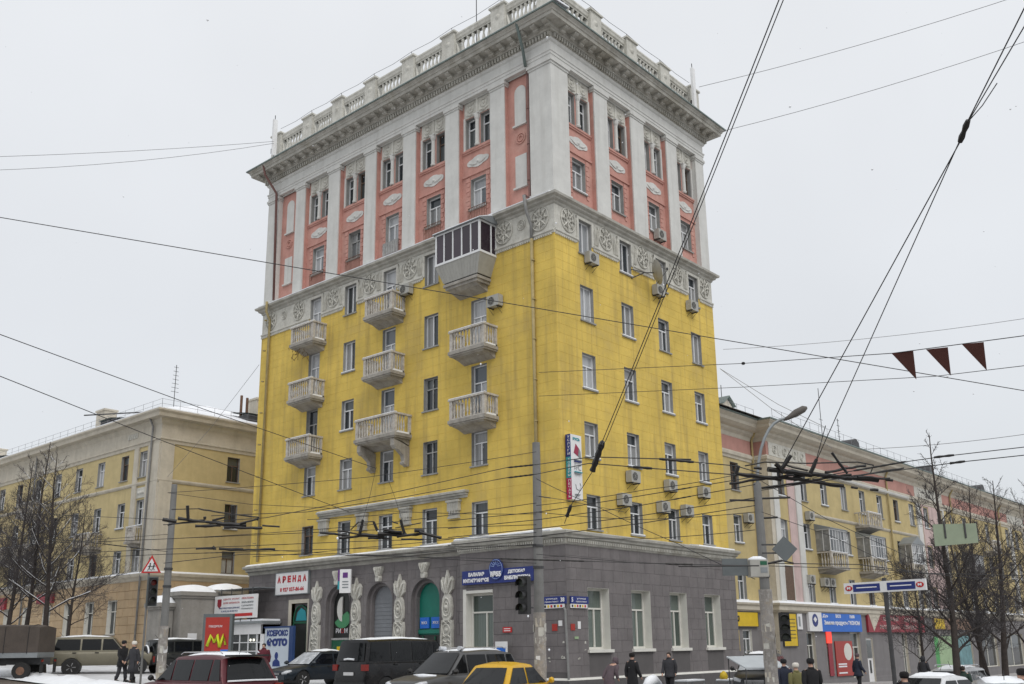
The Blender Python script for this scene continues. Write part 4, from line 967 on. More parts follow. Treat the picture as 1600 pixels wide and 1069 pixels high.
# hipped roof under snow
b = B(); o = .78
E0, E1, E2, E3 = (-o, LY-o, 17.66), (16+o, LY-o, 17.66), (16+o, LE+o, 17.66), (-o, LE+o, 17.66); r0, r1 = (8, LY+8, 20.8), (8, LE-8, 20.8)
b.quad(E0, E1, r0); b.quad(E1, E2, r1, r0); b.quad(E2, E3, r1); b.quad(E3, E0, r0, r1); part('roof', b, M['snow'], LW)
b = B()
def fence_line(b, p, q, n, h=.62):
    p, q = Vector(p), Vector(q)
    for z in (.3, h): b.tube([p+Vector((0, 0, z)), q+Vector((0, 0, z))], .012, 3)
    for k in range(n+1): r_ = p.lerp(q, k/n); b.tube([r_, r_+Vector((0, 0, h+.02))], .014, 3)
fence_line(b, (-.3, LY-.3, 17.8), (-.3, LE, 17.8), 46); fence_line(b, (-.3, LY-.3, 17.8), (15.5, LY-.3, 17.8), 12); part('roof_fence', b, M['wiregrey'], LW)
def dormer(x, y, rz, z=18.0):
    d = obj('dormer', None, LW, (x, y, z), rz)
    part('dormer_box', B().prismx([(-.1, 0), (1.6, 0), (1.6, .75), (-.1, .75)], -.8, .8), M['iron'], d)
    b = B(); b.quad((-.95, -.25, .70), (.95, -.25, .70), (.95, 2.2, 1.15), (-.95, 2.2, 1.15)); b.quad((-.95, -.25, .76), (.95, -.25, .76), (.95, 2.2, 1.2), (-.95, 2.2, 1.2)); part('dormer_roof', b, M['greenroof'], d)
    return d
dormer(1.3, 44.8, R(-90), 18.25); dormer(1.3, 66.0, R(-90), 18.25); dormer(8.2, LY+1.3, 0, 18.2)
def chimney(x, y, z, w_=.7, h_=1.7, L_=1.0, parent=None, m='brick'):
    c = obj('chimney', None, parent, (x, y, z)); part('shaft', B().box(-w_/2, -L_/2, -.6, w_/2, L_/2, h_), M[m], c)
    part('cap', B().box(-w_/2-.08, -L_/2-.08, h_, w_/2+.08, L_/2+.08, h_+.14), M[m], c); part('snow', B().box(-w_/2-.05, -L_/2-.05, h_+.141, w_/2+.05, L_/2+.05, h_+.2), M['snow'], c)
chimney(3.0, 48.5, 19.2, 1.0, 1.3, 1.4, LW, 'beigewall'); chimney(3.2, 70.5, 19.2, 1.2, 1.3, 1.6, LW, 'beigewall'); chimney(9.7, LY+3.2, 19.0, 1.5, 1.55, 1.2, LW, 'beigewall')
b = B(); b.tube([(7.6, LY+2.6, 18.6), (7.6, LY+2.6, 20.6)], .10, 6); part('flue', b, M['rust'], LW); b = B(); b.tube([(8.1, LY+2.6, 18.6), (8.1, LY+2.6, 20.5)], .10, 6); part('flue', b, M['rust'], LW)
# balconies of the left wing
def wing_balcony(parent, F, x, zf, w_=2.0, d=.9, glazed=False, m='concrete'):
    bl = obj('balcony', None, parent, fpos(F, x, 0, 0), F['rz']); h = w_/2
    b = B(); b.box(-h-.05, -d-.05, zf-.16, h+.05, 0, zf); b.prismx([(-d+.1, zf-.16), (-.1, zf-.40), (0, zf-.42), (0, zf-.16)], -h+.1, h-.1); part('balcony_slab', b, M[m], bl)
    b = B(); b.box(-h, -d, zf+.87, h, -d+.1, zf+.96); b.box(-h, -d+.1, zf+.87, -h+.1, 0, zf+.96); b.box(h-.1, -d+.1, zf+.87, h, 0, zf+.96)
    for sx in (-1, 1): b.box(sx*h, -d, zf, sx*(h-.15), -d+.15, zf+.869)
    part('rail', b, M['baluster'], bl)
    bm = cached(('wb',), lambda: baluster(0, .86, .06, M['baluster'], 5))
    for j in range(7): obj('baluster', bm, bl, (-h+.27+(2*h-.54)*j/6, -d+.06, zf))
    for sx in (-1, 1):
        for j in range(3): obj('baluster', bm, bl, (sx*(h-.07), -d+.30+j*.2, zf))
    part('snow', B().box(-h, -d-.01, zf+.961, h, -d+.11, zf+1.0), M['snow'], bl)
    if glazed:
        b = B()
        for j in range(7): x_ = -h+2*h*j/6; b.box(x_-.025, -d, zf+1.001, x_+.025, -d+.05, zf+2.35)
        for sx in (-1, 1): b.box(sx*h, -d*.5-.02, zf+1.001, sx*(h-.05), -d*.5+.02, zf+2.35)
        b.box(-h-.02, -d-.02, zf+2.35, h+.02, -d+.07, zf+2.43); b.box(-h-.02, -d-.01, zf+1.75, h+.02, -d+.03, zf+1.79)
        for sx in (-1, 1): b.box(sx*(h+.01), -d+.07, zf+2.35, sx*(h-.07), 0, zf+2.43)
        part('glazing_frame', b, M['pvc'], bl)
        for j in range(6): x_ = -h+2*h*j/6; w2 = round(2*h/6-.05, 3); obj('pane', cached(('gp', w2), lambda: B().box(0, 0, 0, w2, .01, 1.34).mesh('pane', M['glass'])), bl, (x_+.025, -d+.02, zf+1.005))
        b = B(); b.box(-h+.01, -d+.05, zf+1.0, -h+.03, 0, zf+2.35); part('pane', b, M['glass'], bl); b = B(); b.box(h-.03, -d+.05, zf+1.0, h-.01, 0, zf+2.35); part('pane', b, M['glass'], bl)
        if glazed == 'gable':
            b = B(); b.prism([(-h-.15, zf+2.43), (h+.15, zf+2.43), (0, zf+3.05)], -d-.12, 0); part('gable_roof', b, M['zinc'], bl)
        else:
            b = B(); b.prismx([(-d-.1, zf+2.43), (-d-.1, zf+2.48), (0, zf+2.8), (0, zf+2.43)], -h-.1, h+.1); part('lean_to_roof', b, M['zinc'], bl)
    return bl
wing_balcony(LW, FlL, -36.15, 9.05, 1.1, .6); wing_balcony(LW, FlL, -42.3, 9.05, 2.3, 1.0); wing_balcony(LW, FlL, -52.6, 9.05, 2.3, 1.0); wing_balcony(LW, FlL, -42.3-13.8, 9.05, 2.3, 1.0); wing_balcony(LW, FlL, -52.6, 12.3, 2.3, 1.0)
wing_balcony(LW, FlL, -59.4, 9.05, 2.3, 1.0)
for (a, c, z0, z1, m) in ((-47.6, -50.2, 5.5, 6.2, 'dred'), (-56, -60.5, 5.3, 6.2, 'dred')): part('shop_sign', B().box(c, -.25, z0, a, -.05, z1), M[m], LW, **FlL)
part('shop_sign', B().box(-61.8, -.25, 3.2, -60.9, -.05, 3.9), M['red'], LW, **FlL)
b = B(); b.tube([(1.4, LY+5.2, 18.7), (-.6, LY+10.5, 19.0)], .05, 4); part('roof_pole', b, M['iron'], LW)
# ------------------------------------------------------------------ right wing
RW = thing('shop_terrace', 'long yellow and pink terrace with shops on its ground floor, running off to the right', 'building')
XL, XC, XE, YM, YK = 13.4, 22.85, 118, 1.9, 2.75
FK, FM = RF(YK), RF(YM)
rr = [(10.95, 12.65), (7.8, 9.45), (4.45, 6.12)]
kop = [(20.3-.5, 20.3+.5, a, c) for a, c in rr]+[(16.9-.5, 16.9+.5, a, c) for a, c in rr]
glk = [(19.96, 21.0, 1.25, 2.75)]
part('wall', wall_grid(XL, XC, 4.2, 13.3, kop), M['wingyel'], RW, **FK); part('ground_floor_wall', wall_grid(XL, XC, -2, 4.2, glk), M['shopgrey'], RW, **FK); reveals(RW, FK, kop, .25, M['casing']); reveals(RW, FK, glk, .2, M['whitereveal'])
for j, o in enumerate(kop): window(RW, FK, (o[0]+o[1])/2, o[2], o[3], 1.0, .2, 'T' if j else 'X', 'pvc' if j else 'oldwood', 'glassdark', snow=j > 0)
for o in glk: window(RW, FK, (o[0]+o[1])/2, o[2], o[3], 1.02, .15, 'T', 'pvc', 'glassdark')
pxs = [24.55, 27.75]+[30.9+3.28*k for k in range(27)]
big = {24.55}
mop = []
for j, x in enumerate(pxs):
    for k, (a, c) in enumerate(rr):
        mop.append((x-.5, x+.5, a+.0, c, j, k))
shops = [(26.4, 27.6, .2, 2.6), (29.2, 30.1, .0, 2.6), (33.0, 34.6, -.3, 2.6), (35.6, 36.75, -.85, 2.25), (39.6, 40.4, -.4, 2.6), (42.3, 43.3, -.3, 2.6), (45.3, 46.2, -.6, 2.4), (49.1, 58.4, -.2, 2.5), (60.5, 65.5, -.3, 2.5), (67.5, 74, -.4, 2.5), (76, 84, -.5, 2.5), (87, 95, -.5, 2.5)]
part('wall', wall_grid(XC, XE, 4.2, 13.3, [o[:4] for o in mop]), M['wingyel'], RW, **FM); part('ground_floor_wall', wall_grid(XC, XE, -2.5, 4.2, shops), M['shopgrey'], RW, **FM)
reveals(RW, FM, mop, .25, M['casing']); reveals(RW, FM, shops, .25, M['beigewall'])
for o in mop:
    if o[4] < 22: window(RW, FM, (o[0]+o[1])/2, o[2], o[3], 1.0, .2, ['T', 'L', 'T', 'II', 'T', 'X'][(o[4]*5+o[5]) % 6], 'pvc' if (o[4]+o[5]) % 6 else 'oldwood', 'glass' if (o[4]*3+o[5]) % 2 else 'glassdark', snow=(o[4]+o[5]) % 2 == 0)
    elif o[5] == 0: pass
for j, o in enumerate(shops):
    if j == 3: continue
    window(RW, FM, (o[0]+o[1])/2, o[2], o[3], o[1]-o[0]-.02, .2, 'T' if o[1]-o[0] < 2 else 'II', 'whitereveal', 'glassdark', sill=False)
b = B(); b.box(35.62, .1, -.85, 36.73, .16, 2.23); dr = part('door', b, M['signwhite'], RW, label='white shop door with glazed upper panel', **FM)
part('door_pane', B().box(35.75, .06, .9, 36.6, .099, 2.1), M['glassdark'], RW, **FM); part('door_pane', B().box(36.1, .06, -.1, 36.35, .099, .75), M['glassdark'], RW, **FM)
b = B(); b.box(XC, YM, -2, XC+.01, YK, 13.3); part('corner_return', b, M['beigewall'], RW); part('frieze_band', B().box(XC-.01, YM+.01, 13.3, XC+.03, YK, 14.3), M['pinkbrown'], RW)
b = B(); b.quad((XE, YM, -2), (XE, 16, -2), (XE, 16, 15), (XE, YM, 15)); b.quad((XL, 16, -2), (XE, 16, -2), (XE, 16, 15), (XL, 16, 15)); b.box(XC+.02, YM+.7, -2, XE-.02, YM+.72, 4.1); part('rear_wall', b, M['wingyel'], RW)
for F, a, c in ((FK, XL, XC), (FM, XC, XE)):
    part('frieze_band', B().box(a+.01, -.04, 13.35, c, 0.0, 14.25), M['pinkbrown'], RW, **F)
prof = [(0, 12.85), (.06, 12.88), (.08, 13.0), (.16, 13.08), (.18, 13.25), (.06, 13.32), (.055, 13.36)]
cor = [(.05, 14.22), (.08, 14.3), (.12, 14.45), (.3, 14.6), (.34, 14.72), (.55, 14.8), (.75, 14.95), (.80, 15.12), (.95, 15.28), (.95, 15.42), (.5, 15.52)]
Kp = [(XL, YK), (XC, YK), (XC, YM), (XE, YM)]
Kp2 = [(XL, YK), (XC-.0, YK), (XC-.0, YM), (XE, YM)]
part('architrave', sweep(Kp2, prof), M['beigewall'], RW); part('cornice', sweep(Kp2, cor), M['beigewall'], RW)
part('gutter_sheet', sweep(Kp2, [(.94, 15.36), (1.0, 15.36), (1.0, 15.45), (.5, 15.54)]), M['greenroof'], RW)
part('shop_cornice', sweep(Kp2, [(0, 3.75), (.10, 3.78), (.24, 3.9), (.24, 4.12), (.34, 4.2), (.36, 4.3), (.1, 4.38), (0, 4.4)]), M['beigewall'], RW)
part('ledge_snow', sweep(Kp2, [(.35, 4.305), (.3, 4.38), (.1, 4.45), (0, 4.44)]), M['snow'], RW)
part('string_course', sweep([(28.3, YM), (48.2, YM)], [(0, 10.0), (.06, 10.04), (.10, 10.12), (.10, 10.2), (0, 10.24)]), M['beigewall'], RW)
part('shelf_course', sweep([(31.5, YM), (46.5, YM)], [(0, 13.0-.1), (.2, 12.95), (.24, 13.05), (.24, 13.12), (.0, 13.2)]), M['white'], RW)
# pavilions with pilasters
for a, c, mm in ((22.86, 23.3, 'beigewall'), (23.3, 24.0, 'white'), (25.35, 27.0, 'palepink'), (26.35, 27.1, 'white'), (48.3, 49.2, 'white'), (49.6, 53.5, 'palepink'), (53.9, 54.8, 'white'), (74, 75, 'white'), (79, 80, 'white')):
    w2 = .12 if mm == 'white' else .05
    x0, x1 = a, c
    segs = cut((x0, x1, 4.45, 12.84), [(o[0]-.12, o[1]+.12, o[2]-.1, o[3]+.1) for o in mop])
    for q in segs: part('pilaster', B().box(q[0], -w2, q[2], q[1], 0, q[3]), M[mm], RW, **FM)
b = B(); b.box(23.15, -.08, 13.36, 28.4, -.041, 14.22); part('plaster_panel', b, M['relief'], RW, **FM)
for x in (23.9, 25.3, 26.7, 27.8): obj('ring_ornament', ri_, RW, (x, YM-.09, 13.8), 0)
for x in (24.5, 26.0, 27.3): b = B(); b.box(x-.12, -.12, 13.5, x+.12, -.08, 14.1); part('plaster_panel', b, M['relief'], RW, **FM)
for a, c in ((48.3, 54.8), (74, 80)):
    part('plaster_panel', B().box(a, -.08, 13.36, c, -.041, 14.22), M['relief'], RW, **FM)
part('drainpipe', B().tube([(22.5, -.7, 15.3), (22.5, -.15, 14.3), (22.5, -.15, -.5)], .07, 6), M['pipeyel'], RW, **FK)
for x in (42.2, 56.8, 71): part('drainpipe', B().tube([(x, -.75, 15.3), (x, -.15, 14.3), (x, -.15, 4.4)], .07, 6), M['pipeyel'], RW, **FM)
wing_balcony(RW, FM, 30.3, 6.75, 2.6, 1.0, True); wing_balcony(RW, FM, 37.0, 6.75, 2.6, 1.0, True); wing_balcony(RW, FM, 37.0, 9.95, 2.5, 1.0); wing_balcony(RW, FM, 44.9, 6.75, 2.4, 1.0, 'gable'); wing_balcony(RW, FM, 60, 6.75, 2.4, 1.0, True); wing_balcony(RW, FM, 66, 9.95, 2.4, 1.0)
# the big dark stair window low in the pavilion
part('stair_window', B().box(24.02, -.06, 4.5, 25.2, -.002, 6.6), M['oldwood'], RW, **FM)
b = B(); b.box(23.96, -.09, 4.45, 24.02, 0, 6.66); b.box(25.2, -.09, 4.45, 25.26, 0, 6.66); b.box(24.02, -.09, 6.6, 25.2, 0, 6.66); part('window_surround', b, M['whitereveal'], RW, **FM)
# roof
b = B(); b.quad((XL, YM-.4, 15.5), (XE, YM-.4, 15.5), (XE, 9, 18.4), (XL, 9, 18.4)); b.quad((XL, 16.5, 15.5), (XE, 16.5, 15.5), (XE, 9, 18.4), (XL, 9, 18.4)); b.quad((XL, YM-.4, 15.5), (XL, 9, 18.4), (XL, 16.5, 15.5)); part('roof', b, M['snow'], RW)
b = B(); fence_line(b, (XC+.3, YM-.5, 15.5), (XE, YM-.5, 15.5), 70, .75); fence_line(b, (XL+.7, YK-.4, 15.5), (XC-.3, YK-.4, 15.5), 8, .75); part('roof_fence', b, M['wiregrey'], RW)
chimney(18.6, 4.2, 15.9, .9, 2.0, .9, RW); chimney(17.8, 3.6, 15.6, .6, 1.2, .6, RW)
b = B(); b.prism([(-.6, 0), (.6, 0), (.6, .55), (0, .95), (-.6, .55)], -.5, 1.4); part('dormer', b, M['beigewall'], RW, (21.2, 3.9, 15.95))
b = B(); b.prism([(-.78, .5), (0, 1.08), (.78, .5), (.78, .56), (0, 1.14), (-.78, .56)], -.7, 1.45); part('dormer_roof', b, M['greenroof'], RW, (21.2, 3.9, 15.95))
for x, dz in ((39.2, 0), (55.5, .2), (70, 0)):
    b = B(); b.prism([(-.7+.7*math.cos(math.pi*k/10)*-1+.0, .55*1+.75*math.sin(math.pi*k/10)) for k in range(11)]+[(.0, 0)][:0], -.4, 1.2) if False else b.prism([(.65*math.cos(math.pi*k/10), .35+.65*math.sin(math.pi*k/10)) for k in range(11)]+[(-.65, -.2), (.65, -.2)], -.4, 1.4)
    part('dormer', b, M['iron'], RW, (x, 3.0, 15.9+dz*.5))
# ------------------------------------------------------------------ gate wall and kiosk in the gap
GT = thing('gate_pillars', 'grey stuccoed gate pillars with domed snow caps between the yellow buildings', 'gate', (-1.5, 24, gz(0, 24)))
g0 = gz(0, 24)
def pillar(x0, x1, y0, y1, z1):
    b = B(); b.box(x0, y0, -.3, x1, y1, z1-.35); b.box(x0-.08, y0-.08, z1-.35, x1+.08, y1+.08, z1-.22); b.box(x0-.16, y0-.16, z1-.22, x1+.16, y1+.16, z1); b.box(x0-.05, y0-.05, -.3, x1+.05, y1+.05, .5)
    part('pillar', b, M['shopgrey2'], GT)
    b = B(); nx, ny = 10, 6; i0 = 0
    for i in range(nx+1):
        for j in range(ny+1):
            u, v = i/nx*2-1, j/ny*2-1; b.v.append((x0-.14+(x1-x0+.28)*i/nx, y0-.14+(y1-y0+.28)*j/ny, z1+.001+.42*(1-u*u)**.6*(1-v**4)**.7))
    for i in range(nx):
        for j in range(ny): a = i*(ny+1)+j; b.f.append((a, a+ny+1, a+ny+2, a+1)); b.m.append(0)
    part('snow_cap', b, M['snow'], GT, smooth=True)
M['shopgrey2'] = mat('grey_gate_stucco', (.30, .285, .26), .9, .15, 1.5, streak=.3, bump=.2, dirt_amt=.2)
M['gategrey'] = M['shopgrey2']
pillar(-2.1, .0, -.2, 1.5, 5.15-g0); pillar(.6, 2.4, .6, 2.3, 5.35-g0); pillar(-2.95, -2.15, .5, 1.8, 4.55-g0)
part('side_door', B().box(-2.75, .44, 0, -2.3, .5, 2.3), M['darkshop'], GT); part('lintel', B().box(0.01, .7, 3.2, .59, 1.2, 3.7), M['shopgrey2'], GT)
part('notice', B().box(-1.6, -.22, 1.5, -1.05, -.2, 2.0), M['signwhite'], GT)
KI = thing('kiosk', 'small white glazed shop kiosk against the end of the tower', 'kiosk', (-.4, 21.4, .8))
def kx(y): return -(y-21.4)
b = B(); b.box(-2.5, -1.1, 0, -2.35, 0, 2.5); b.box(2.1, -1.1, 0, 2.25, 0, 2.5); b.box(-2.5, -1.1, 2.0, 2.25, 0, 2.55); part('shell', b, M['signwhite'], KI, rz=R(-90))
part('roof', B().box(-2.6, -1.25, 2.55, 2.35, 0, 2.68), M['zinc'], KI, rz=R(-90)); part('snow', B().box(-2.55, -1.2, 2.681, 2.3, -.05, 2.78), M['snow'], KI, rz=R(-90))
b = B()
for x in (-2.35, -1.5, -.7, .1, .9, 1.7, 2.04): b.box(x, -1.08, 0, x+.06, -1.0, 2.0)
b.box(-2.35, -1.07, 1.55, 2.1, -1.01, 1.6); b.box(-2.35, -1.09, 0, 2.1, -1.0, .35); part('window_frame', b, M['pvc'], KI, rz=R(-90))
for x in (-2.29, -1.44, -.64, .16, .96): part('pane', B().box(x, -1.04, .35, x+.74, -1.02, 2.0), M['glassdark'], KI, rz=R(-90))
for x in (1.2, 1.5): b = B(); b.lathe([(.06, -1.12), (.07, -1.09)], (x, 0, 1.7), 8, 'Y'); part('lamp', b, mat('shop_lamp', (.9, .9, .8), .3, 0, emit=(1, .95, .8, 1.2)), KI, rz=R(-90))
def board(name, label, cat, F, x, z, w_, h_, m, depth=.12, off=.0, frame=None, group=None):
    """a sign box on a front; its own top-level thing. Children are placed with the returned (thing, half depth)"""
    p = fpos(F, x, -off, z); t = thing(name, label, cat, p, F['rz'], group)
    part('panel', B().box(-w_/2, -depth, -h_/2, w_/2, 0, h_/2), m, t)
    if frame:
        b = B(); f = .04; b.box(-w_/2-f, -depth-.015, h_/2, w_/2+f, .005, h_/2+f); b.box(-w_/2-f, -depth-.015, -h_/2-f, w_/2+f, .005, -h_/2); b.box(-w_/2-f, -depth-.015, -h_/2, -w_/2, .005, h_/2); b.box(w_/2, -depth-.015, -h_/2, w_/2+f, .005, h_/2); part('frame', b, frame, t)
    return t
def tx(t, s, x, z, w_, h_, m, y=-.125, bold=0.0): return text(s, .3, m, t, (x, y, z), 0, width=w_, height=h_, bold=bold)
# signs on the left front
s = board('rental_sign', 'white ARENDA rental sign with red letters on grey stone wall', 'sign', FaL, -18.15, 5.42, 2.85, 1.13, M['signwhite'], off=.03, frame=M['zinc'])
for k, ch in enumerate('АРЕНДА'): tx(s, ch, -1.12+k*.45, .2, .30, .36, M['letterr'], bold=.02)
tx(s, '8 927 037-86-66', .05, -.33, 2.1, .22, M['letterr'], bold=.01)
s = board('library_sign', 'navy blue library sign number 55 with white lettering on stone wall', 'sign', FbL, -3.05, 4.95, 4.15, .60, M['blue'], off=.03)
b = B(); b.prism([(.42*math.cos(2*math.pi*k/22), .28+.46*math.sin(2*math.pi*k/22)) for k in range(22)], -.16, -.121); part('round_emblem', b, M['blue'], s)
b = B()
for k in range(7): a = math.pi*(k+.5)/7; b.tube([(.10*math.cos(a), -.168, .38+.10*math.sin(a)), (.30*math.cos(a), -.168, .38+.26*math.sin(a))], .013, 4)
b.tube([(.37*math.cos(2*math.pi*k/22), -.165, .28+.41*math.sin(2*math.pi*k/22)) for k in range(23)], .012, 4, cap=False); part('fan_emblem', b, mat('pale_blue_print', (.25, .35, .6), .5, 0), s)
tx(s, '№55', 0, .07, .62, .24, M['letterw'], -.17, .02)
tx(s, 'БАЛАЛАР', -1.2, .12, .95, .17, M['letterw'], bold=.02); tx(s, 'КИТАПХАНӘСЕ', -1.22, -.14, 1.55, .17, M['letterw'], bold=.02)
tx(s, 'ДЕТСКАЯ', 1.15, .14, .95, .17, M['letterw'], bold=.02); tx(s, 'БИБЛИОТЕКА', 1.2, -.12, 1.5, .17, M['letterw'], bold=.02)
s = board('wall_notice', 'small red notice plate low on the grey wall right of a window', 'notice', FbL, -2.55, 2.68, .50, .22, M['red'], .03, off=.03)
for z in (.04, -.04): part('printed_line', B().box(-.18, -.036, z-.015, .18, -.0305, z+.015), M['letterw'], s)
tt = thing('blade_sign', 'white projecting shop sign with purple strip beside the arch keystone', 'sign', fpos(FaL, -13.2, -.55, 5.25), R(-60))
part('panel', B().box(-.24, -.07, -.58, .34, .07, .58), M['signwhite'], tt); part('purple_strip', B().box(-.34, -.072, .0, -.245, .07, .56), M['purple'], tt); part('teal_strip', B().box(-.34, -.072, -.40, -.245, .07, -.002), M['teal'], tt)
part('bracket', B().box(.3, .07, .2, .34, .6, .24), M['iron'], tt); part('logo', B().box(-.08, -.08, .16, .18, -.071, .42), M['purple'], tt)
for k in range(3): part('printed_line', B().box(-.1, -.08, -.06-k*.14, .22, -.071, -.0-k*.14), M['zinc'], tt)
tt = thing('tower_sign', 'tall vertical advertising sign on the yellow corner, blue, teal and magenta side strip', 'sign', (.72, 0, 9.45))
part('panel', B().box(-.42, -.34, -1.42, .34, -.06, 1.42), M['signwhite'], tt)
for (z0, z1, m, s_) in ((.42, 1.42, 'blue', 'УСЛУГИ'), (-.50, .42, 'teal', 'ТОВАРЫ'), (-1.42, -.5, 'magenta', 'ПЕЧАТЬ')):
    part('colour_strip', B().box(-.435, -.335, z0, -.421, -.07, z1), M[m], tt)
    for k, ch in enumerate(s_): text(ch, .2, M['letterw'], tt, (-.44, -.24, z1-.12-k*(z1-z0-.1)/6), R(-90), width=.12, height=.10)
text('РУСЬ', .2, M['teal'], tt, (-.02, -.345, 1.22), 0, width=.5, height=.14, bold=.01)
b = B(); b.prism([(-.22, .62), (.05, .5), (.12, .85), (-.08, 1.02)], -.36, -.341); part('cube_logo', b, mat('dark_red_print', (.30, .02, .06), .5, 0), tt)
b = B(); b.prism([(.07, .5), (.28, .38), (.24, .72), (.14, .85)], -.36, -.341); part('cube_logo', b, M['zinc'], tt)
for z, m, w_ in ((.30, 'zinc', .5), (.24, 'blue', .45), (-.22, 'teal', .5), (-.28, 'zinc', .4), (-1.2, 'zinc', .3)): part('printed_line', B().box(-.22, -.345, z-.02, -.22+w_, -.421, z+.02), M[m], tt)
b = B(); b.tube([(-.15, -.345, .15), (-.2, -.345, -.1), (.0, -.345, .02), (-.05, -.345, -.12)], .025, 4); b.tube([(.25, -.345, .1), (.08, -.345, .05), (.1, -.345, -.1), (.25, -.345, -.1)], .02, 4); part('script_logo', b, M['zinc'], tt)
b = B(); b.tube([(-.15, -.345, -.75), (-.1, -.345, -.95), (.1, -.345, -1.0), (.22, -.345, -.8), (.15, -.345, -.68)], .02, 4); part('face_logo', b, M['zinc'], tt)
for z in (-1.2, 1.2): part('bracket', B().box(-.03, -.06, z-.03, .03, -.0, z+.03), M['iron'], tt)
for key, F, x, num, lab in (('a', FbL, .08, '38', 'blue street name plate with house number left of the stone corner'), ('b', FbR, .12, '5', 'blue street name plate right of the stone corner edge')):
    s = board('street_name_plate', lab, 'street sign', F, x, 3.80, 1.20, .30, M['blue'], .05, off=.03, group='street name plates at the corner')
    tx(s, 'улица', -.15 if key == 'a' else .1, .06, .6, .07, M['letterw'], -.052); tx(s, 'проспект', -.15 if key == 'a' else .1, -.06, .72, .07, M['letterw'], -.052)
    tx(s, num, .42 if key == 'a' else -.5, 0, .2 if key == 'a' else .1, .18, M['letterw'], -.052, .01)
    part('lower_plate', B().box(-.6, -.05, -.32, .5, 0, -.16), M['signwhite'], s)
    for k in range(6): part('printed_figure', B().box(-.55+k*.17, -.056, -.29, -.45+k*.17, -.051, -.19), M[['letterk', 'yellowsign', 'red'][k % 3]], s)
ai = 0
for F, x, z, w_, h_, m, lab in ((FbL, .02, 2.72, .28, .28, 'ared', 'small faded red sticker on the stone left of the corner'), (FbL, .32, 2.88, .20, .22, 'signwhite', 'white paper sheet on the stone left of the corner'), (FbR, -.32, 2.72, .28, .26, 'ared', 'faded red sticker on the stone right of the corner'), (FbR, .10, 2.80, .20, .30, 'signwhite', 'white paper sheet on the stone right of the corner'), (FbR, -.1, 2.3, .26, .1, 'lightgreen', 'torn greenish bill below the corner stickers')):
    tag(part('wall_bill', B().box(-w_/2, -.008, -h_/2, w_/2, -.001, h_/2), M[m], None, fpos(F, x, -.025, z), F['rz']), lab, 'bill', 'paper bills stuck near the corner')
rb = random.Random(4)
for k in range(9):
    F = FbL if k < 5 else FbR
    b = B(); w_, h_ = rb.uniform(.08, .2), rb.uniform(.04, .12); b.quad((0, 0, 0), (w_, 0, rb.uniform(-.03, .03)), (w_*.8, 0, h_), (.02, 0, h_*.8))
    part('bill_scrap', b, M['relief'], tower, fpos(F, rb.uniform(-.5, .55), -.024, rb.uniform(1.3, 2.2)), F['rz'])
tt = thing('corner_poster_board', 'white paper-covered board leaning on the stone wall behind the grey car', 'poster', (-1.0, 2.6, gz(-1, 2.6)+.1), R(-90))
part('board', B().box(-.33, -.05, .2, .33, .0, 2.0), M['signwhite'], tt); part('print', B().box(-.25, -.056, 1.3, .25, -.051, 1.75), M['bblue'], tt)
# kiosk side signs
tt = thing('shop_billboard', 'white billboard with red and blue print on the kiosk roof', 'sign', (-1.55, 21.6, 4.28), R(-90))
part('panel', B().box(-2.0, -.12, -.62, 2.0, 0, .62), M['signwhite'], tt)
part('bottom_bar', B().box(-1.5, -.128, -.52, 1.7, -.121, -.36), M['red'], tt); b = B(); b.prism([(-1.72, .45), (-1.32, .45), (-1.32, .1), (-1.52, -.05), (-1.72, .1)], -.128, -.121); part('shield_logo', b, M['dred'], tt)
for k, (x, z, w_, m, s_) in enumerate(((-.35, .42, 1.6, 'letterr', 'ЦЕНТР УСЛУГ'), (-.35, .22, 1.6, 'letterr', 'ДЛЯ БИЗНЕСА'), (-.5, -.05, 2.0, 'letterb', 'МЫ РАБОТАЕМ ДЛЯ ВАС'), (-.5, -.22, 1.6, 'letterb', 'ЕЖЕДНЕВНО'), (1.2, .42, 1.1, 'letterr', 'РЕКЛАМА'), (1.2, .22, 1.1, 'zinc', 'печать визитки'), (1.2, .05, 1.1, 'zinc', 'сувениры'), (1.2, -.12, 1.1, 'zinc', 'баннеры'))):
    text(s_, .2, M[m], tt, (x, -.125, z), 0, width=w_, height=.10)
for x in (-1.5, -.5, .5, 1.5): part('post', B().box(x-.03, -.06, -.92, x+.03, -.0, -.62), M['iron'], tt); part('post', B().box(x-.02, -.06, .62, x+.02, -.02, 1.0), M['iron'], tt)
part('rear_brace', B().box(-2.0, .0, .95, 2.0, 1.15, .98), M['zinc'], tt)
tt = thing('photocopy_sign', 'pale XEROX PHOTO panel in Russian with blue letters and portrait silhouette', 'sign', (-1.3, 17.95, 2.0), R(-90))
part('panel', B().box(-1.1, -.1, -1.0, 1.1, 0, 1.08), mat('pale_blue_board', (.50, .56, .62), .5, .05), tt); part('edge', B().box(1.10, -.16, -1.0, 1.42, 0, 1.08), M['dblue'], tt); part('edge', B().box(-1.16, -.14, 1.08, 1.42, 0, 1.16), M['dblue'], tt)
tx(tt, 'КСЕРОКС', 0, .80, 1.85, .32, M['letterb'], -.105, .02); tx(tt, 'ФОТО', 0, .33, 1.8, .42, M['letterb'], -.105, .03)
b = B(); b.prism([(.0+.15*math.cos(2*math.pi*k/14), -.32+.19*math.sin(2*math.pi*k/14)) for k in range(14)], -.108, -.101); b.prism([(-.32, -.85), (.34, -.85), (.3, -.62), (.12, -.50), (-.12, -.50), (-.3, -.62)], -.108, -.101); part('portrait_silhouette', b, M['letterb'], tt)
tt = thing('advertising_lightbox', 'red advertising lightbox with yellow motif on the pavement behind the maroon car', 'billboard', (*at(338, 1040, 43).xy, 0), R(-52)); tt.location.z = gz(*tt.location.xy)+.1
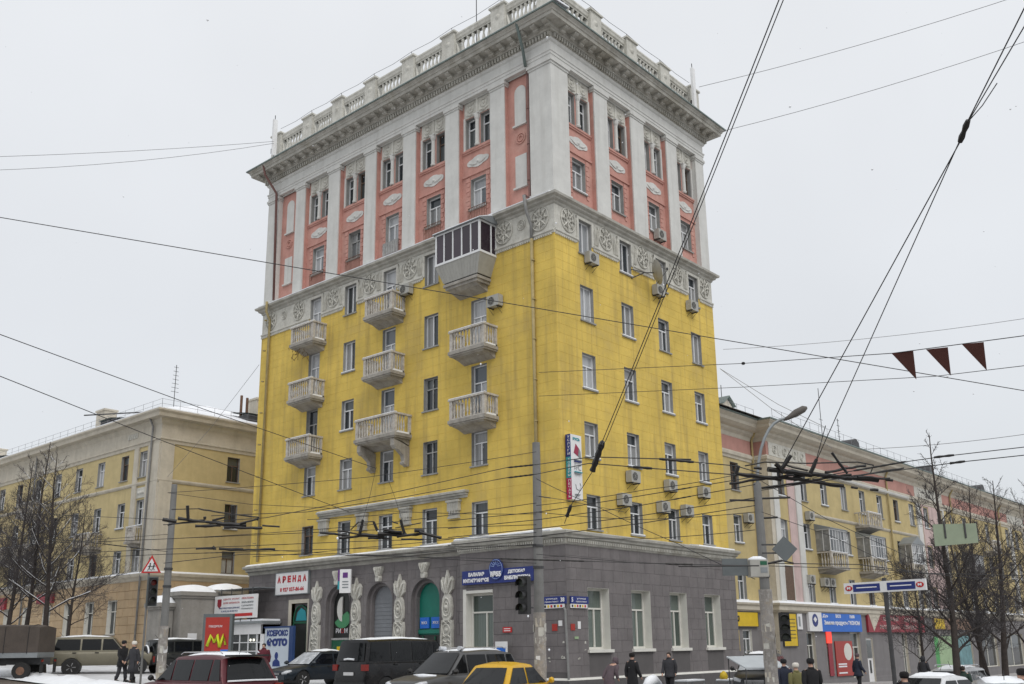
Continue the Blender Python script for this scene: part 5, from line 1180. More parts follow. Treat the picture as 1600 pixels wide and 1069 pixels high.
part('cabinet', B().box(-.66, -.15, .25, .66, .15, 2.95), M['greysign'], tt); part('foot', B().box(-.4, -.12, -.2, .4, .12, .25), M['greysign'], tt); part('poster', B().box(-.54, -.158, .4, .54, -.151, 2.8), M['ared'], tt)
b = B()
for pts in (((-.42, 1.55), (-.25, 2.0), (-.1, 1.7)), ((-.1, 1.7), (.02, 2.02), (.15, 1.5)), ((.15, 1.5), (.32, 2.02), (.42, 1.6))): b.tube([(x, -.165, z) for x, z in pts], [.07, .09, .06], 6)
part('yellow_motif', b, M['lime'], tt, smooth=True); text('ПОБЕДИТЕЛИ', .2, M['letterw'], tt, (-.08, -.162, 2.4), 0, width=.6, height=.11)
for z in (1.05, 1.17, 1.29): part('printed_line', B().box(-.45, -.163, z-.02, .0, -.159, z+.02), M['letterw'], tt)
part('blue_corner', B().box(.2, -.163, .4, .54, -.159, 1.4), M['bblue'], tt)
# shop signs of the right wing
s = board('shop_fascia', 'bright blue shop fascia with white lettering and white logo panel at its left', 'sign', FM, 31.6, 3.22, 6.3, 1.15, M['bblue'], .15, off=.02)
part('logo_panel', B().box(-5.0, -.17, -.55, -3.16, 0, .62), M['signwhite'], s); b = B(); b.prism([(-4.15+.42*math.cos(2*math.pi*k/16), .12+.40*math.sin(2*math.pi*k/16)) for k in range(16)], -.18, -.171); part('round_logo', b, M['blue'], s); b = B(); b.prism([(-4.4, .18), (-4.15, .35), (-3.9, .18), (-4.15, -.02)], -.19, -.181); part('round_logo', b, M['signwhite'], s)
tx(s, 'Зимние продукты ЭКОНОМ', 0, -.02, 5.6, .34, M['letterw'], -.155, .01)
for x, s_ in ((-2.6, 'До'), (-.6, 'ВОЗ'), (1.6, '10:00')): tx(s, s_, x, .40, .8, .22, M['letterw'], -.155, .01)
s = board('shop_fascia', 'dark red shop fascia with pale wedge at its left end', 'sign', FM, 41.4, 3.25, 11.0, 1.25, M['dred'], .15, off=.02)
b = B(); b.prism([(-5.3, .6), (-3.2, .6), (-4.6, -.55)], -.165, -.151); part('pale_wedge', b, M['beigewall'], s)
tx(s, 'КОМИССИОННЫЙ', -1.3, .28, 2.9, .34, M['palepink'], -.155, .01); tx(s, 'МАГАЗИН', 2.8, .25, 3.0, .34, M['palepink'], -.155, .01); tx(s, 'РАСПРОДАЖА', -1.6, -.28, 3.8, .34, M['palepink'], -.155, .01); tx(s, 'СКИДКИ', 2.4, -.28, 2.6, .34, M['palepink'], -.155, .01)
s = board('shop_fascia', 'yellow shop fascia just right of the grey tower base', 'sign', FK, 19.7, 3.35, 3.9, .80, M['yellowsign'], .12, off=.02, frame=M['iron']); tx(s, 'АЗИЯ', -.9, 0, 1.3, .34, M['letterk'], -.125, .02)
s = board('shop_sign', 'small yellow signboard under the yellow fascia', 'sign', FK, 18.4, 2.15, 1.9, 1.15, M['yellowsign'], .08, off=.02)
for z in (.3, .05, -.2): part('printed_line', B().box(-.2, -.09, z-.07, .9, -.081, z+.05), M['letterk'], s)
s = board('shop_sign', 'tall yellow price board behind the street lamp pole', 'sign', FM, 24.1, 2.75, 1.75, 1.9, M['yellowsign'], .08, off=.02, frame=M['iron'])
for k in range(6): part('printed_line', B().box(-.7, -.09, .6-k*.22, .7, -.081, .64-k*.22), M['letterk'], s)
s = board('shop_sign', 'small white plate between the yellow board and blue fascia', 'sign', FM, 25.55, 3.25, .65, .95, M['signwhite'], .06, off=.02); part('print', B().box(-.2, -.066, -.3, .05, -.061, .3), M['zinc'], s)
s = board('window_poster', 'red window poster with pale round picture below the blue fascia', 'poster', FM, 31.7, .95, 2.7, 2.2, M['ared'], .05, off=.03)
b = B(); b.prism([(.55+.62*math.cos(2*math.pi*k/18), .42+.55*math.sin(2*math.pi*k/18)) for k in range(18)], -.062, -.051); part('round_picture', b, M['whitereveal'], s)
for z in (-.35, -.5, -.9): part('printed_line', B().box(-1.1, -.06, z-.05, .2, -.051, z+.04), M['letterw'], s)
s = board('lit_sign', 'small glowing red sign in the shop window left of the red poster', 'sign', FM, 29.55, 2.3, .75, .75, mat('lit_red_sign', (.6, .02, .01), .4, 0, emit=(1, .06, .03, .8)), .05, off=.03)
s = board('window_poster', 'small white poster under the glowing red sign', 'poster', FM, 29.6, .9, .6, 2.0, M['dred'], .04, off=.03)
s = board('shop_window_print', 'green and blue landscape print filling the wide shop window behind the tree', 'poster', FM, 51.4, 1.15, 4.3, 2.4, M['lightgreen'], .03, off=-.1)
s2 = board('shop_window_print', 'bluish print in the right half of the wide shop window behind the tree', 'poster', FM, 56.1, 1.15, 4.2, 2.4, mat('blue_green_print', (.12, .25, .27), .5, .5, 1.5), .03, off=-.1)
part('green_print', B().box(-2.1, -.035, -1.15, -1.2, -.031, 1.15), mat('bright_green_print', (.06, .30, .08), .5, .4, 2), s)
s = board('shop_fascia', 'yellow and dark fascia over the wide window behind the tree', 'sign', FM, 54, 3.3, 9.5, .9, M['brick'], .12, off=.02); part('yellow_part', B().box(-4.7, -.13, -.4, -2.4, -.121, .4), M['yellowsign'], s)

# ------------------------------------------------------------------ air conditioners, dishes, aerials
def ac_mesh():
    t = thing('air_conditioner', 'x', 'air conditioner'); 
    b = B(); b.box(-.42, -.42, 0, .42, -.10, .62); b.box(-.44, -.10, .02, .44, -.07, .6); part('casing', b, M['ac'], t)
    b = B(); b.lathe([(.22, -.425), (.22, -.435), (.0, -.44)], (-.10, 0, .31), 14, 'Y'); part('fan_opening', b, M['black'], t)
    b = B()
    for rr_ in (.08, .15, .22): b.tube([(-.10+rr_*math.cos(2*math.pi*k/14), -.445, .31+rr_*math.sin(2*math.pi*k/14)) for k in range(15)], .007, 3, cap=False)
    for k in range(4): a = math.pi*k/4; b.tube([(-.10-.22*math.cos(a), -.447, .31-.22*math.sin(a)), (-.10+.22*math.cos(a), -.447, .31+.22*math.sin(a))], .006, 3)
    part('fan_grille', b, M['ac'], t)
    b = B()
    for s_ in (-1, 1): b.box(s_*.3-.02, -.45, -.06, s_*.3+.02, 0, -.001); b.tube([(s_*.3, -.4, -.05), (s_*.3, -.01, -.35)], .014, 4)
    part('bracket', b, M['iron'], t); return t
ac0 = ac_mesh(); ac0_used = False
ACS = [(F_R, 2.5, 19.35, 'below the first frieze window from the corner'), (F_R, 8.2, 19.30, 'below the third frieze window beside the satellite dish'), (F_R, 11.45, 19.30, 'below the fourth frieze window near the right edge'),
       (F_R, 5.15, 9.25, 'under the second window of the second yellow row'), (F_R, 8.35, 9.20, 'under the third window of the second yellow row'), (F_R, 11.5, 9.20, 'under the fourth window of the second yellow row'),
       (F_R, 4.35, 8.10, 'left of the second window of the lowest yellow row'), (F_R, 7.6, 8.08, 'left of the third window of the lowest yellow row'), (F_R, 9.75, 8.10, 'between the third and fourth windows of the lowest yellow row'),
       (F_L, -3.55, 17.45, 'under the enclosed balcony at its right'), (F_L, -9.75, 19.65, 'right of the topmost middle balcony'), (Fp_R, 9.1, 22.75, 'under the lower pink window of the third bay'),
       (FK, 21.3, 9.0, 'on the recessed wall between tower and pavilion'), (FM, 28.0, 9.65, 'on the pavilion edge below its top window'), (FM, 27.3, 5.55, 'low on the pavilion left of a pair'), (FM, 29.4, 5.45, 'left one of two touching units on the yellow wing'), (FM, 30.35, 5.45, 'right one of two touching units on the yellow wing')]
for k, (F, x, z, lab) in enumerate(ACS):
    o = ac0 if k == 0 else copy_tree(ac0)
    o.location = fpos(F, x, 0, z+.05); o.rotation_euler = (0, 0, F['rz']); o.scale = (.88, .88, .88); o['label'] = 'pale air conditioner '+lab; o['group'] = 'air conditioners on the walls'
tt = thing('satellite_dish', 'grey satellite dish tilted on an arm left of the third frieze window', 'satellite dish', (6.05, 0, 20.15))
b = B(); n = 18; ax = Vector((.75, -.62, .25)).normalized(); ux = ax.cross(Vector((0, 0, 1))).normalized(); uy = ux.cross(ax); c0 = Vector((.9, -.75, -.05))
for k in range(5):
    r_ = .62*k/4
    for j in range(n): a = 2*math.pi*j/n; b.v.append(tuple(c0+ax*(.22*(k/4)**2)+ux*r_*math.cos(a)+uy*r_*1.05*math.sin(a)))
for k in range(4):
    for j in range(n): a = k*n+j; c = k*n+(j+1) % n; b.f.append((a, c, c+n, a+n)); b.m.append(0)
part('reflector', b, M['ac'], tt, smooth=True)
b = B(); b.tube([(0, 0, -.4), (.45, -.5, -.1), c0], .03, 5); b.tube([(0, 0, .1), (.45, -.5, -.1)], .025, 5); part('arm', b, M['iron'], tt)
b = B(); b.tube([c0+uy*-.6, c0+ax*.75], .015, 4); b.tube([c0+uy*.6, c0+ax*.75], .012, 4); b.lathe([(.05, 0), (.05, .12)], tuple(c0+ax*.75), 6); part('feed_horn', b, M['iron'], tt)
def mast(label, p, h, ant=False, n=0, cat='aerial'):
    t = thing('roof_aerial', label, cat, p)
    b = B(); b.tube([(0, 0, 0), (0, 0, h)], .025, 5); part('mast', b, M['iron'], t)
    if ant: part('antenna_panel', B().box(-.14, -.10, h*.15, .14, .05, h*.9), M['signwhite'], t); part('clamp', B().box(-.08, .05, h*.2, .08, .2, h*.3), M['iron'], t)
    for k in range(n):
        z = h*(.45+.5*k/max(1, n-1)); w_ = .30-.02*k; part('crossbar', B().box(-w_, -.012, z-.012, w_, .012, z+.012), M['iron'], t)
    return t
mast('white antenna panel with thin mast on the left end of the roof', (-.3, 22.25, 31.7), 3.3, True); mast('white antenna panel with thin mast on the right end of the roof', (12.95, -.3, 31.7), 3.4, True)
mast('thin lone mast rising behind the roof balustrade', (1.0, 5.8, 31.6), 5.0); mast('tall aerial with stacked crossbars on the left block roof', (2.9, 38.0, 18.6), 3.7, n=7)
mast('tall thin mast on the shop terrace roof', (34.6, 3.2, 15.8), 4.3, n=1); mast('aerial with double crossbars on the shop terrace roof', (37.6, 3.2, 15.8), 2.5, n=4); mast('small rod aerial by the brick chimney', (22.0, 4.2, 16.5), 1.6)

# ------------------------------------------------------------------ poles, lamps, traffic lights, road signs
def pole(label, p, h, r0, r1, lower=2.9, cat='pole'):
    t = thing('utility_pole', label, cat, p)
    b = B(); b.tube([(0, 0, lower), (0, 0, h)], [r0-(r0-r1)*lower/h, r1], 14); part('shaft', b, M['pole'], t, smooth=False)
    b = B(); n = 14; rows_ = 12
    b.tube([(0, 0, -.2+(lower+.2)*k/rows_) for k in range(rows_+1)], [r0*(1.06+.05*math.sin(k*2.3)) for k in range(rows_+1)], n); part('poster_layer', b, M['poster'], t)
    rq = random.Random(int(p[0]*10)); 
    for k in range(10):
        a = rq.uniform(math.pi*.7, math.pi*1.8); z = rq.uniform(.8, lower-.2); w_, h2 = rq.uniform(.08, .2), rq.uniform(.08, .25); rr_ = r0*1.14
        b = B(); b.quad(*[(rr_*math.cos(a+s1*w_/2/r0), rr_*math.sin(a+s1*w_/2/r0), z+s2*h2/2+rq.uniform(-.02, .02)) for s1, s2 in ((-1, -1), (1, -1), (1, 1), (-1, 1))]); part('paper_bill', b, M[rq.choice(['relief', 'beigewall', 'signwhite', 'relief'])], t)
    for z in (h*.52, h*.60): b = B(); b.lathe([(r0*.98, z), (r0*.98, z+.07)], (0, 0, 0), 14); part('clamp_band', b, M['iron'], t)
    return t
P1 = at(845, 1069, 29.5); P1z = gz(P1.x, P1.y); mp = pole('grey concrete pole in front of the tower corner', (P1.x, P1.y, P1z), at(840, 672, 29.5).z-P1z, .18, .125, 3.0)
P2 = at(1206, 1060, 26); P2z = gz(P2.x, P2.y); rp = pole('concrete street lamp pole right of the tower', (P2.x, P2.y, P2z), at(1182, 742, 26).z-P2z, .165, .105, 3.6, 'street lamp')
P3 = at(252, 1040, 33); P3z = gz(P3.x, P3.y); lp = pole('pale grey concrete pole in front of the left block', (P3.x, P3.y, P3z), at(262, 745, 33).z-P3z, .15, .10, 2.6)
rx = Vector((.661, -.75, 0)); h0 = at(1182, 742, 26).z-P2z      # image-right direction in plan
b = B(); pts = []
for k in range(9):
    t_ = k/8; a = t_*math.pi*.38; pts.append(rx*(1.0*(t_**1.7))*1.0+Vector((0, 0, h0-.3+2.15*math.sin(t_*math.pi/2)**.9)))
M['lampdark'] = mat('weathered_lamp_housing', (.10, .09, .08), .7, .2, 5); b.tube(pts, [.042]*9, 8); part('lamp_arm', b, M['zinc'], rp, smooth=True)
tip = pts[-1]; hd = obj('lamp_head', None, rp, tip, math.atan2(rx.y, rx.x)); hd.scale = (.72, .8, .8); b = B(); b.tube([(-.15, 0, -.06), (.05, 0, .02), (.35, 0, .18), (.68, 0, .33), (.82, 0, .38)], [.05, .08, .14, .13, .05], 10); part('lamp_shade', b, M['lampdark'], hd, smooth=True); b = B(); b.tube([(.15, 0, .03), (.4, 0, .15), (.72, 0, .29)], [.05, .10, .06], 8); part('lamp_glass', b, M['ac'], hd, smooth=True)
for s_, z_, L_ in ((1, 6.1, .9), (-1, 6.05, .8), (1, 5.55, .5)): part('cross_arm', B().tube([Vector((0, 0, z_)), rx*s_*L_+Vector((0, 0, z_+.02))], .03, 5), M['insul'], rp)
def traffic_light(label, p, rz, host=None, lit=None):
    t = thing('traffic_light', label, 'traffic light', p, rz, 'traffic lights at the junction')
    part('housing', B().box(-.16, -.14, -.52, .16, .10, .52), M['black'], t)
    for k, c in enumerate(('lampred', 'black', 'black')):
        z = .34-.34*k; b = B(); b.lathe([(.115, -.145), (.115, -.155), (.02, -.17)], (0, 0, z), 12, 'Y'); part('lens', b, M['lampgreen' if (lit == 2 and k == 2) else ('lampred' if (k == 0 and lit == 0) else 'lensdark')], t)
        b = B(); n = 10
        for j in range(n): a0, a1 = math.pi*(-.15+1.3*j/n), math.pi*(-.15+1.3*(j+1)/n); b.quad((.135*math.cos(a0), -.14, z+.135*math.sin(a0)), (.135*math.cos(a1), -.14, z+.135*math.sin(a1)), (.135*math.cos(a1), -.36, z-.03+.135*math.sin(a1)), (.135*math.cos(a0), -.36, z-.03+.135*math.sin(a0)))
        part('visor', b, M['black'], t)
    return t
M['lensdark'] = mat('unlit_lens', (.05, .06, .05), .3, .2); M['lampgreen'] = mat('green_lens', (.02, .25, .15), .3, 0)
t = traffic_light('dark traffic light seen side-on, left of the central pole', at(820, 930, 29.4), R(-78)); t.scale = (1.0, 1.0, 1.08); part('arm', B().box(-.03, .10, -.35, .03, .5, -.31), M['iron'], t); part('arm', B().box(-.03, .10, .31, .03, .5, .35), M['iron'], t)
t = traffic_light('small traffic light under the triangular warning sign', at(238, 924, 34.8), R(-20), lit=0); t.scale = (.85, .85, .9); part('back_board', B().box(-.22, .02, -.58, .22, .03, .58), M['greysign'], t)
t = traffic_light('dark traffic light on the right of the lamp pole', at(1226, 980, 25.6), R(-60)); t.scale = (.85, .85, .7)
tt = thing('warning_sign', 'red-bordered triangular warning sign with two running children above traffic light', 'road sign', at(237, 884, 35), R(-48)); q = at(230, 1000, 35); pz = gz(tt.location.x, tt.location.y)-tt.location.z
b = B(); b.prism([(-.36, -.26), (.36, -.26), (0, .38)], -.02, 0); part('plate', b, M['red'], tt); b = B(); b.prism([(-.26, -.205), (.26, -.205), (0, .26)], -.03, -.021); part('white_face', b, M['signwhite'], tt)
b = B()
for x in (-.07, .07): b.tube([(x, -.035, -.08), (x+.03, -.035, .0), (x+.02, -.035, .05)], .02, 4); b.tube([(x-.05, -.035, -.17), (x, -.035, -.08), (x+.05, -.035, -.16)], .015, 4); b.tube([(x-.05, -.035, -.03), (x+.03, -.035, .0), (x+.08, -.035, -.04)], .012, 4); b.lathe([(.025, -.04), (.025, -.03)], (x+.03, 0, .075), 8, 'Y')
part('running_children', b, M['letterk'], tt); part('post', B().tube([(-.10, .06, pz), (-.10, .06, .3)], .04, 8), M['pole'], tt)
tt = thing('diamond_sign', 'grey back of a diamond-shaped priority sign beside the lamp pole', 'road sign', at(1226, 858, 25.6), R(-45)); b = B(); b.prism([(-.34, 0), (0, -.34), (.34, 0), (0, .34)], -.015, .015); part('plate', b, M['greysign'], tt); part('bracket', B().box(-.6, .016, .10, .05, .05, .14), M['iron'], tt); part('bracket', B().box(-.6, .016, -.12, .05, .05, -.08), M['iron'], tt)
tt = thing('tram_stop_box', 'white sign box with snow on top fixed to the lamp pole', 'sign', at(1184, 886, 25.5), R(-45)); part('casing', B().box(-.24, -.16, -.26, .24, .16, .18), M['ac'], tt); part('blank_plate', B().box(-.95, -.04, -.22, -.27, .0, .22), M['greysign'], tt); part('snow', B().tube([(-.24, 0, .19), (-.1, 0, .20), (.1, 0, .20), (.24, 0, .19)], [.03, .08, .08, .03], 8), M['snow'], tt, smooth=True)
part('printed_figure', B().box(.02, -.168, .04, .2, -.161, .14), M['green'], tt); part('printed_figure', B().box(.02, -.168, -.16, .2, -.161, -.02), M['zinc'], tt)
q = at(1396, 1045, 30); tt = thing('metro_sign', 'pole with long white metro direction board, blue stripes and red roundels', 'sign', (q.x, q.y, gz(q.x, q.y)), R(-98)); tt.scale = (1.5, 1, 1); ztop = at(1385, 906, 30).z-gz(q.x, q.y)
part('post', B().tube([(0, 0, 0), (0, 0, ztop+.1)], .05, 8), M['iron'], tt)
part('board', B().box(-.92, -.08, ztop-.34, .92, -.0+.0, ztop-.0), M['signwhite'], tt)
for sx in (-1, 1):
    part('blue_stripe', B().box(sx*.08, -.088, ztop-.29, sx*.70, -.081, ztop-.06), M['blue'], tt); b = B(); b.prism([(sx*.80+.085*math.cos(2*math.pi*k/14), ztop-.17+.085*math.sin(2*math.pi*k/14)) for k in range(14)], -.09, -.081); part('red_roundel', b, M['red'], tt)
    text('M', .1, M['letterw'], tt, (sx*.80, -.095, ztop-.17), 0, width=.08, height=.08, bold=.005); part('printed_line', B().box(sx*.15, -.092, ztop-.18, sx*.62, -.0885, ztop-.15), M['letterw'], tt)
tt = thing('sign_back', 'grey-green back of a road sign hanging before the trees', 'road sign', at(1493, 835, 25), R(-46)); b = B(); b.prism([(-.57, -.30), (.57, -.22), (.57, .28), (-.57, .26)], -.015, .015); part('plate', b, M['signback'], tt)
for x in (-.28, .25): part('strap', B().box(x-.02, -.04, -.1, x+.02, -.016, .34), M['iron'], tt)
# ------------------------------------------------------------------ vehicles
def sm(t): t = max(0, min(1, t)); return t*t*(3-2*t)
def interp(pts, x):
    if x <= pts[0][0]: return pts[0][1]
    for (a, p), (c, q) in zip(pts, pts[1:]):
        if x <= c: return p+(q-p)*(x-a)/(c-a)
    return pts[-1][1]
def car(label, cat, px, py, az, L, W, H, paint, kind='suv', snowroof=True, glass='carglass', snowscreen=False, stripe=None, group=None, dz=0):
    """x forward, origin on the ground at the centre"""
    t = thing({'van': 'parked_van', 'suv': 'parked_car', 'sedan': 'parked_car', 'wagon': 'parked_car', 'jeep': 'parked_car', 'pickup': 'parked_car'}[kind], label, cat, (px, py, gz(px, py)+.03+dz), az, group)
    h = L/2; wr = {'sedan': .31, 'suv': .36, 'van': .34, 'wagon': .33, 'jeep': .38, 'pickup': .38}[kind]; zb = {'sedan': .24, 'suv': .34, 'van': .26, 'wagon': .28, 'jeep': .42, 'pickup': .42}[kind]
    belt = {'sedan': .60, 'suv': .60, 'van': .60, 'wagon': .60, 'jeep': .62, 'pickup': .62}[kind]*H
    hood = {'sedan': .545, 'suv': .57, 'van': .52, 'wagon': .56, 'jeep': .60, 'pickup': .60}[kind]*H
    xs_ = {'sedan': (-.36, -.22, .06, .24), 'suv': (-.47, -.40, .08, .25), 'van': (-.485, -.45, .24, .38), 'wagon': (-.46, -.38, .08, .24), 'jeep': (-.485, -.46, .10, .22), 'pickup': (-.495, -.46, .06, .18)}[kind]
    xa, xb_, xc, xd = [v*L for v in xs_]
    trunk = belt-.02 if kind == 'sedan' else belt
    top = [(-h, .58*trunk), (-h+.03, .86*trunk), (-h+.10, trunk-.03), (xa, trunk), (xd, belt-.01), (xd+.25, hood+.03), (h-.35, hood-.06), (h-.10, hood-.16), (h-.02, hood-.32), (h, .62*hood)]
    if kind in ('suv', 'van', 'wagon', 'jeep', 'pickup'): top[0] = (-h, .55*belt); top[1] = (-h+.02, .8*belt); top[2] = (-h+.06, belt-.02)
    wx = (h*.62, -h*.60); hw = W/2
    st = sorted({round(-h+L*k/44, 3) for k in range(45)} | {round(-h+.03, 3), round(-h+.08, 3), round(h-.03, 3), round(h-.08, 3)})
    b = B(); n = None
    for x in st:
        e_ = abs(x)/h; w_ = hw*(1-.10*e_**5-.05*e_**14); zt = interp(top, x); za = zb
        for c in wx:
            if abs(x-c) < wr+.06: za = max(za, wr+math.sqrt(max(0, (wr+.06)**2-(x-c)**2)))
        zm = zb+.45*(zt-zb); l0 = zb+.03+(.08 if e_ > .9 else 0)
        half = [(0, l0), (w_*.86, l0), (w_*.90, max(l0, za)), (w_*.97, max(zb+.12, za+.005)), (w_, max(zm, za+.02)), (w_*.985, max(zt-.18*(zt-zb), za+.03)), (w_*.955, max(zt-.05, za+.035)), (w_*.88, zt), (w_*.5, zt+.025), (0, zt+.035)]
        ring = half+[(-y, z) for y, z in half[-2:0:-1]]; n = len(ring); b.v += [(x, y, z) for y, z in ring]
    for k in range(len(st)-1):
        for j in range(n): a = k*n+j; c = k*n+(j+1) % n; b.f.append((a, c, c+n, a+n)); b.m.append(0)
    b.f.append(tuple(range(n))); b.m.append(0); b.f.append(tuple(reversed(range((len(st)-1)*n, len(st)*n)))); b.m.append(0)
    wb, wt = hw*.90, hw*(.70 if kind != 'van' else .80)
    if kind in ('jeep',): wt = hw*.82
    def ztop(x): return interp([(xa, belt-.03), (xb_, H-.06), ((xb_+xc)/2, H), (xc, H-.05), (xd, belt-.03)], x)
    if kind in ('suv', 'wagon'):
        def ztop(x): return interp([(xa, belt-.03), (xb_, H-.10), (xb_+.5, H-.02), ((xb_+xc)/2, H), (xc, H-.05), (xd, belt-.03)], x)
    def yat(z): return wb+(wt-wb)*max(0, min(1, (z-belt)/(H-belt)))**1.1
    sx = sorted({round(xa+(xd-xa)*k/26, 3) for k in range(27)} | {xa, xb_, xc, xd}); i0 = len(b.v); m_ = None
    for x in sx:
        z1 = ztop(x); zz = [belt-.04, belt+(z1-belt)*.5, z1-.07, z1-.02]
        zz = [min(z, z1) for z in zz]
        half = [(yat(zz[0]), zz[0]), (yat(zz[1]), zz[1]), (yat(zz[2]), zz[2]), (yat(zz[3])*.93, max(zz[3], zz[2])), (yat(z1)*.6, z1+.015), (0, z1+.025)]
        ring = half+[(-y, z) for y, z in half[-2::-1]]; m_ = len(ring); b.v += [(x, y, z) for y, z in ring]
    for k in range(len(sx)-1):
        for j in range(m_-1): a = i0+k*m_+j; b.f.append((a, a+1, a+1+m_, a+m_)); b.m.append(0)
    body = part('body', b, paint, t, smooth=True)
    md = body.modifiers.new('edge', 'EDGE_SPLIT'); md.split_angle = R(38)
    # glass
    G = M[glass]
    def slope(x0, z0, x1, z1, y0, y1, nm, m, off=.02):
        dx, dz = x1-x0, z1-z0; l = math.hypot(dx, dz); nx, nz_ = (dz/l, -dx/l) if False else (-dz/l, dx/l)
        if nz_ < 0: nx, nz_ = -nx, -nz_
        ps = []; q = B(); rows_ = 3; cols = 6
        for i in range(rows_+1):
            s_ = i/rows_; yw = y0+(y1-y0)*s_
            for j in range(cols+1):
                v = j/cols*2-1; bow = .05*(1-v*v); q.v.append((x0+dx*s_+nx*off+(bow if x1 < x0 else -bow)*(1 if nm != 'x' else 0), yw*v, z0+dz*s_+nz_*off))
        for i in range(rows_):
            for j in range(cols): a = i*(cols+1)+j; q.f.append((a, a+1, a+cols+2, a+cols+1)); q.m.append(0)
        return part(nm, q, m, t, smooth=True)
    slope(xd-.04, belt+.02, xc+.05, H-.10, wb*.93, wt*.90, 'windscreen', M['slush'] if snowscreen else G, .03)
    slope(xa+.02, belt+.04, xb_-.02 if kind != 'sedan' else xb_-.04, H-.15, wb*.86, wt*.84, 'rear_window', G, .03)
    zlo, zhi = belt+.04, H-.14
    lo_x = lambda f: xa+(xd-xa)*f
    def xf(x, z):         # keep the pane inside the cabin outline
        f = (z-belt)/(H-belt); return max(x, xa+(xb_-xa)*f+.13), min(x, xd+(xc-xd)*f-.12)
    cuts = {'sedan': (.26, .55), 'suv': (.20, .47, .74), 'van': (.27, .52, .78), 'wagon': (.22, .48, .74), 'jeep': (.34, .68), 'pickup': (.40, .68)}[kind]
    if kind in ('sedan',): cuts = (.5,)
    edges = [0]+list(cuts)+[1]
    for sy in (-1, 1):
        for k in range(len(edges)-1):
            x0 = xa+(xd-xa)*edges[k]+(.04 if k else 0); x1 = xa+(xd-xa)*edges[k+1]-(.04 if k < len(edges)-2 else 0)
            P = []
            for x, z in ((x0, zlo), (x1, zlo), (x1, (zlo+zhi)/2), (x1, zhi), (x0, zhi), (x0, (zlo+zhi)/2)):
                x = max(x, xf(x, z)[0]); x = min(x, xf(x, z)[1]); P.append((x, sy*(yat(z)+.012), z))
            if max(p[0] for p in P)-min(p[0] for p in P) < .12: continue
            q = B(); q.quad(*P); part('side_window', q, G, t)
    # wheels
    for c in wx:
        for sy in (-1, 1):
            wl = obj('wheel', None, t, (c, sy*(hw-.13), wr))
            b = B(); b.lathe([(wr*.62, -.11), (wr*.93, -.11), (wr, -.07), (wr, .07), (wr*.93, .11), (wr*.62, .11)], (0, 0, 0), 20, 'Y'); part('tyre', b, M['tyre'], wl)
            b = B(); b.lathe([(wr*.60, sy*.10), (wr*.55, sy*.06), (wr*.18, sy*.07), (wr*.12, sy*.10)], (0, 0, 0), 16, 'Y')
            for k in range(5): a = 2*math.pi*k/5; b.tube([(wr*.15*math.cos(a), sy*.09, wr*.15*math.sin(a)), (wr*.58*math.cos(a), sy*.105, wr*.58*math.sin(a))], .03, 4)
            part('rim', b, M['rim'], wl)
        b = B(); b.lathe([(wr+.05, -hw+.04), (wr+.05, hw-.04)], (c, 0, wr), 16, 'Y'); part('wheel_well', b, M['black'], t)
    zl = belt*.86
    for sy in (-1, 1):
        if kind in ('sedan',): q = B(); q.box(-h-.005, sy*hw*.55, zl-.12, -h+.12, sy*hw*.93, zl+.03)
        elif kind in ('jeep', 'pickup'): q = B(); q.box(-h-.01, sy*hw*.78, zl-.3, -h+.05, sy*hw*.92, zl-.02)
        else: q = B(); q.box(-h-.008, sy*hw*.70, zl-.12, -h+.14, sy*(hw*.965), zl+.10)
        part('tail_lamp', q, M['tailred'], t)
        q = B(); q.tube([(h-.30, sy*hw*.86, hood-.15), (h-.12, sy*hw*.78, hood-.20), (h-.04, sy*hw*.55, hood-.24)], [.06, .09, .06], 8); part('headlight', q, M['headlamp'], t, smooth=True)
        q = B(); q.tube([(xd-.12, sy*hw*.93, belt+.02), (xd-.1, sy*(hw+.03), belt+.08)], .025, 5); q.tube([(xd-.02, sy*(hw+.08), belt+.09), (xd-.13, sy*(hw+.09), belt+.10), (xd-.2, sy*(hw+.08), belt+.09)], [.05, .09, .06], 8); part('mirror', q, M['black'] if kind != 'sedan' else paint, t)
        for f in (.32, .62): q = B(); q.box(xa+(xd-xa)*f-.09, sy*(hw*.965), belt-.10, xa+(xd-xa)*f+.09, sy*(hw*1.0+.015), belt-.065); part('door_handle', q, M['chrome'] if kind == 'suv' else M['black'], t)
        q = B(); q.tube([(xb_+.2, sy*wt*.86, H+.02), (xb_+.3, sy*wt*.86, H+.07), (xc-.2, sy*wt*.86, H+.06), (xc-.05, sy*wt*.86, H+.0)], .018, 5)
        if kind in ('suv', 'wagon'): part('roof_rail', q, M['chrome'], t)
    q = B(); q.box(h-.04, -hw*.42, hood-.34, h+.012, hw*.42, hood-.20)
    part('grille', q, M['black'], t)
    q = B(); 
    for k in range(3): q.box(h+.0125, -hw*.40, hood-.32+k*.045, h+.02, hw*.40, hood-.305+k*.045)
    part('grille_bar', q, M['chrome'], t, kind='stuff')
    q = B(); q.box(-h-.03, -hw*.86, zb+.10, -h+.10, hw*.86, zb+.30); part('bumper', q, M['black'] if kind in ('jeep', 'pickup', 'van') else paint, t)
    q = B(); q.box(h-.10, -hw*.84, zb+.06, h+.035, hw*.84, zb+.26); part('bumper', q, M['black'] if kind in ('jeep', 'pickup', 'van') else paint, t)
    part('number_plate', B().box(h+.036, -.26, zb+.10, h+.045, .26, zb+.21), M['plate'], t); part('number_plate', B().box(-h-.03-(.01 if kind != 'sedan' else .0), -.26, zl-.28, -h-.0, .26, zl-.17), M['plate'], t)
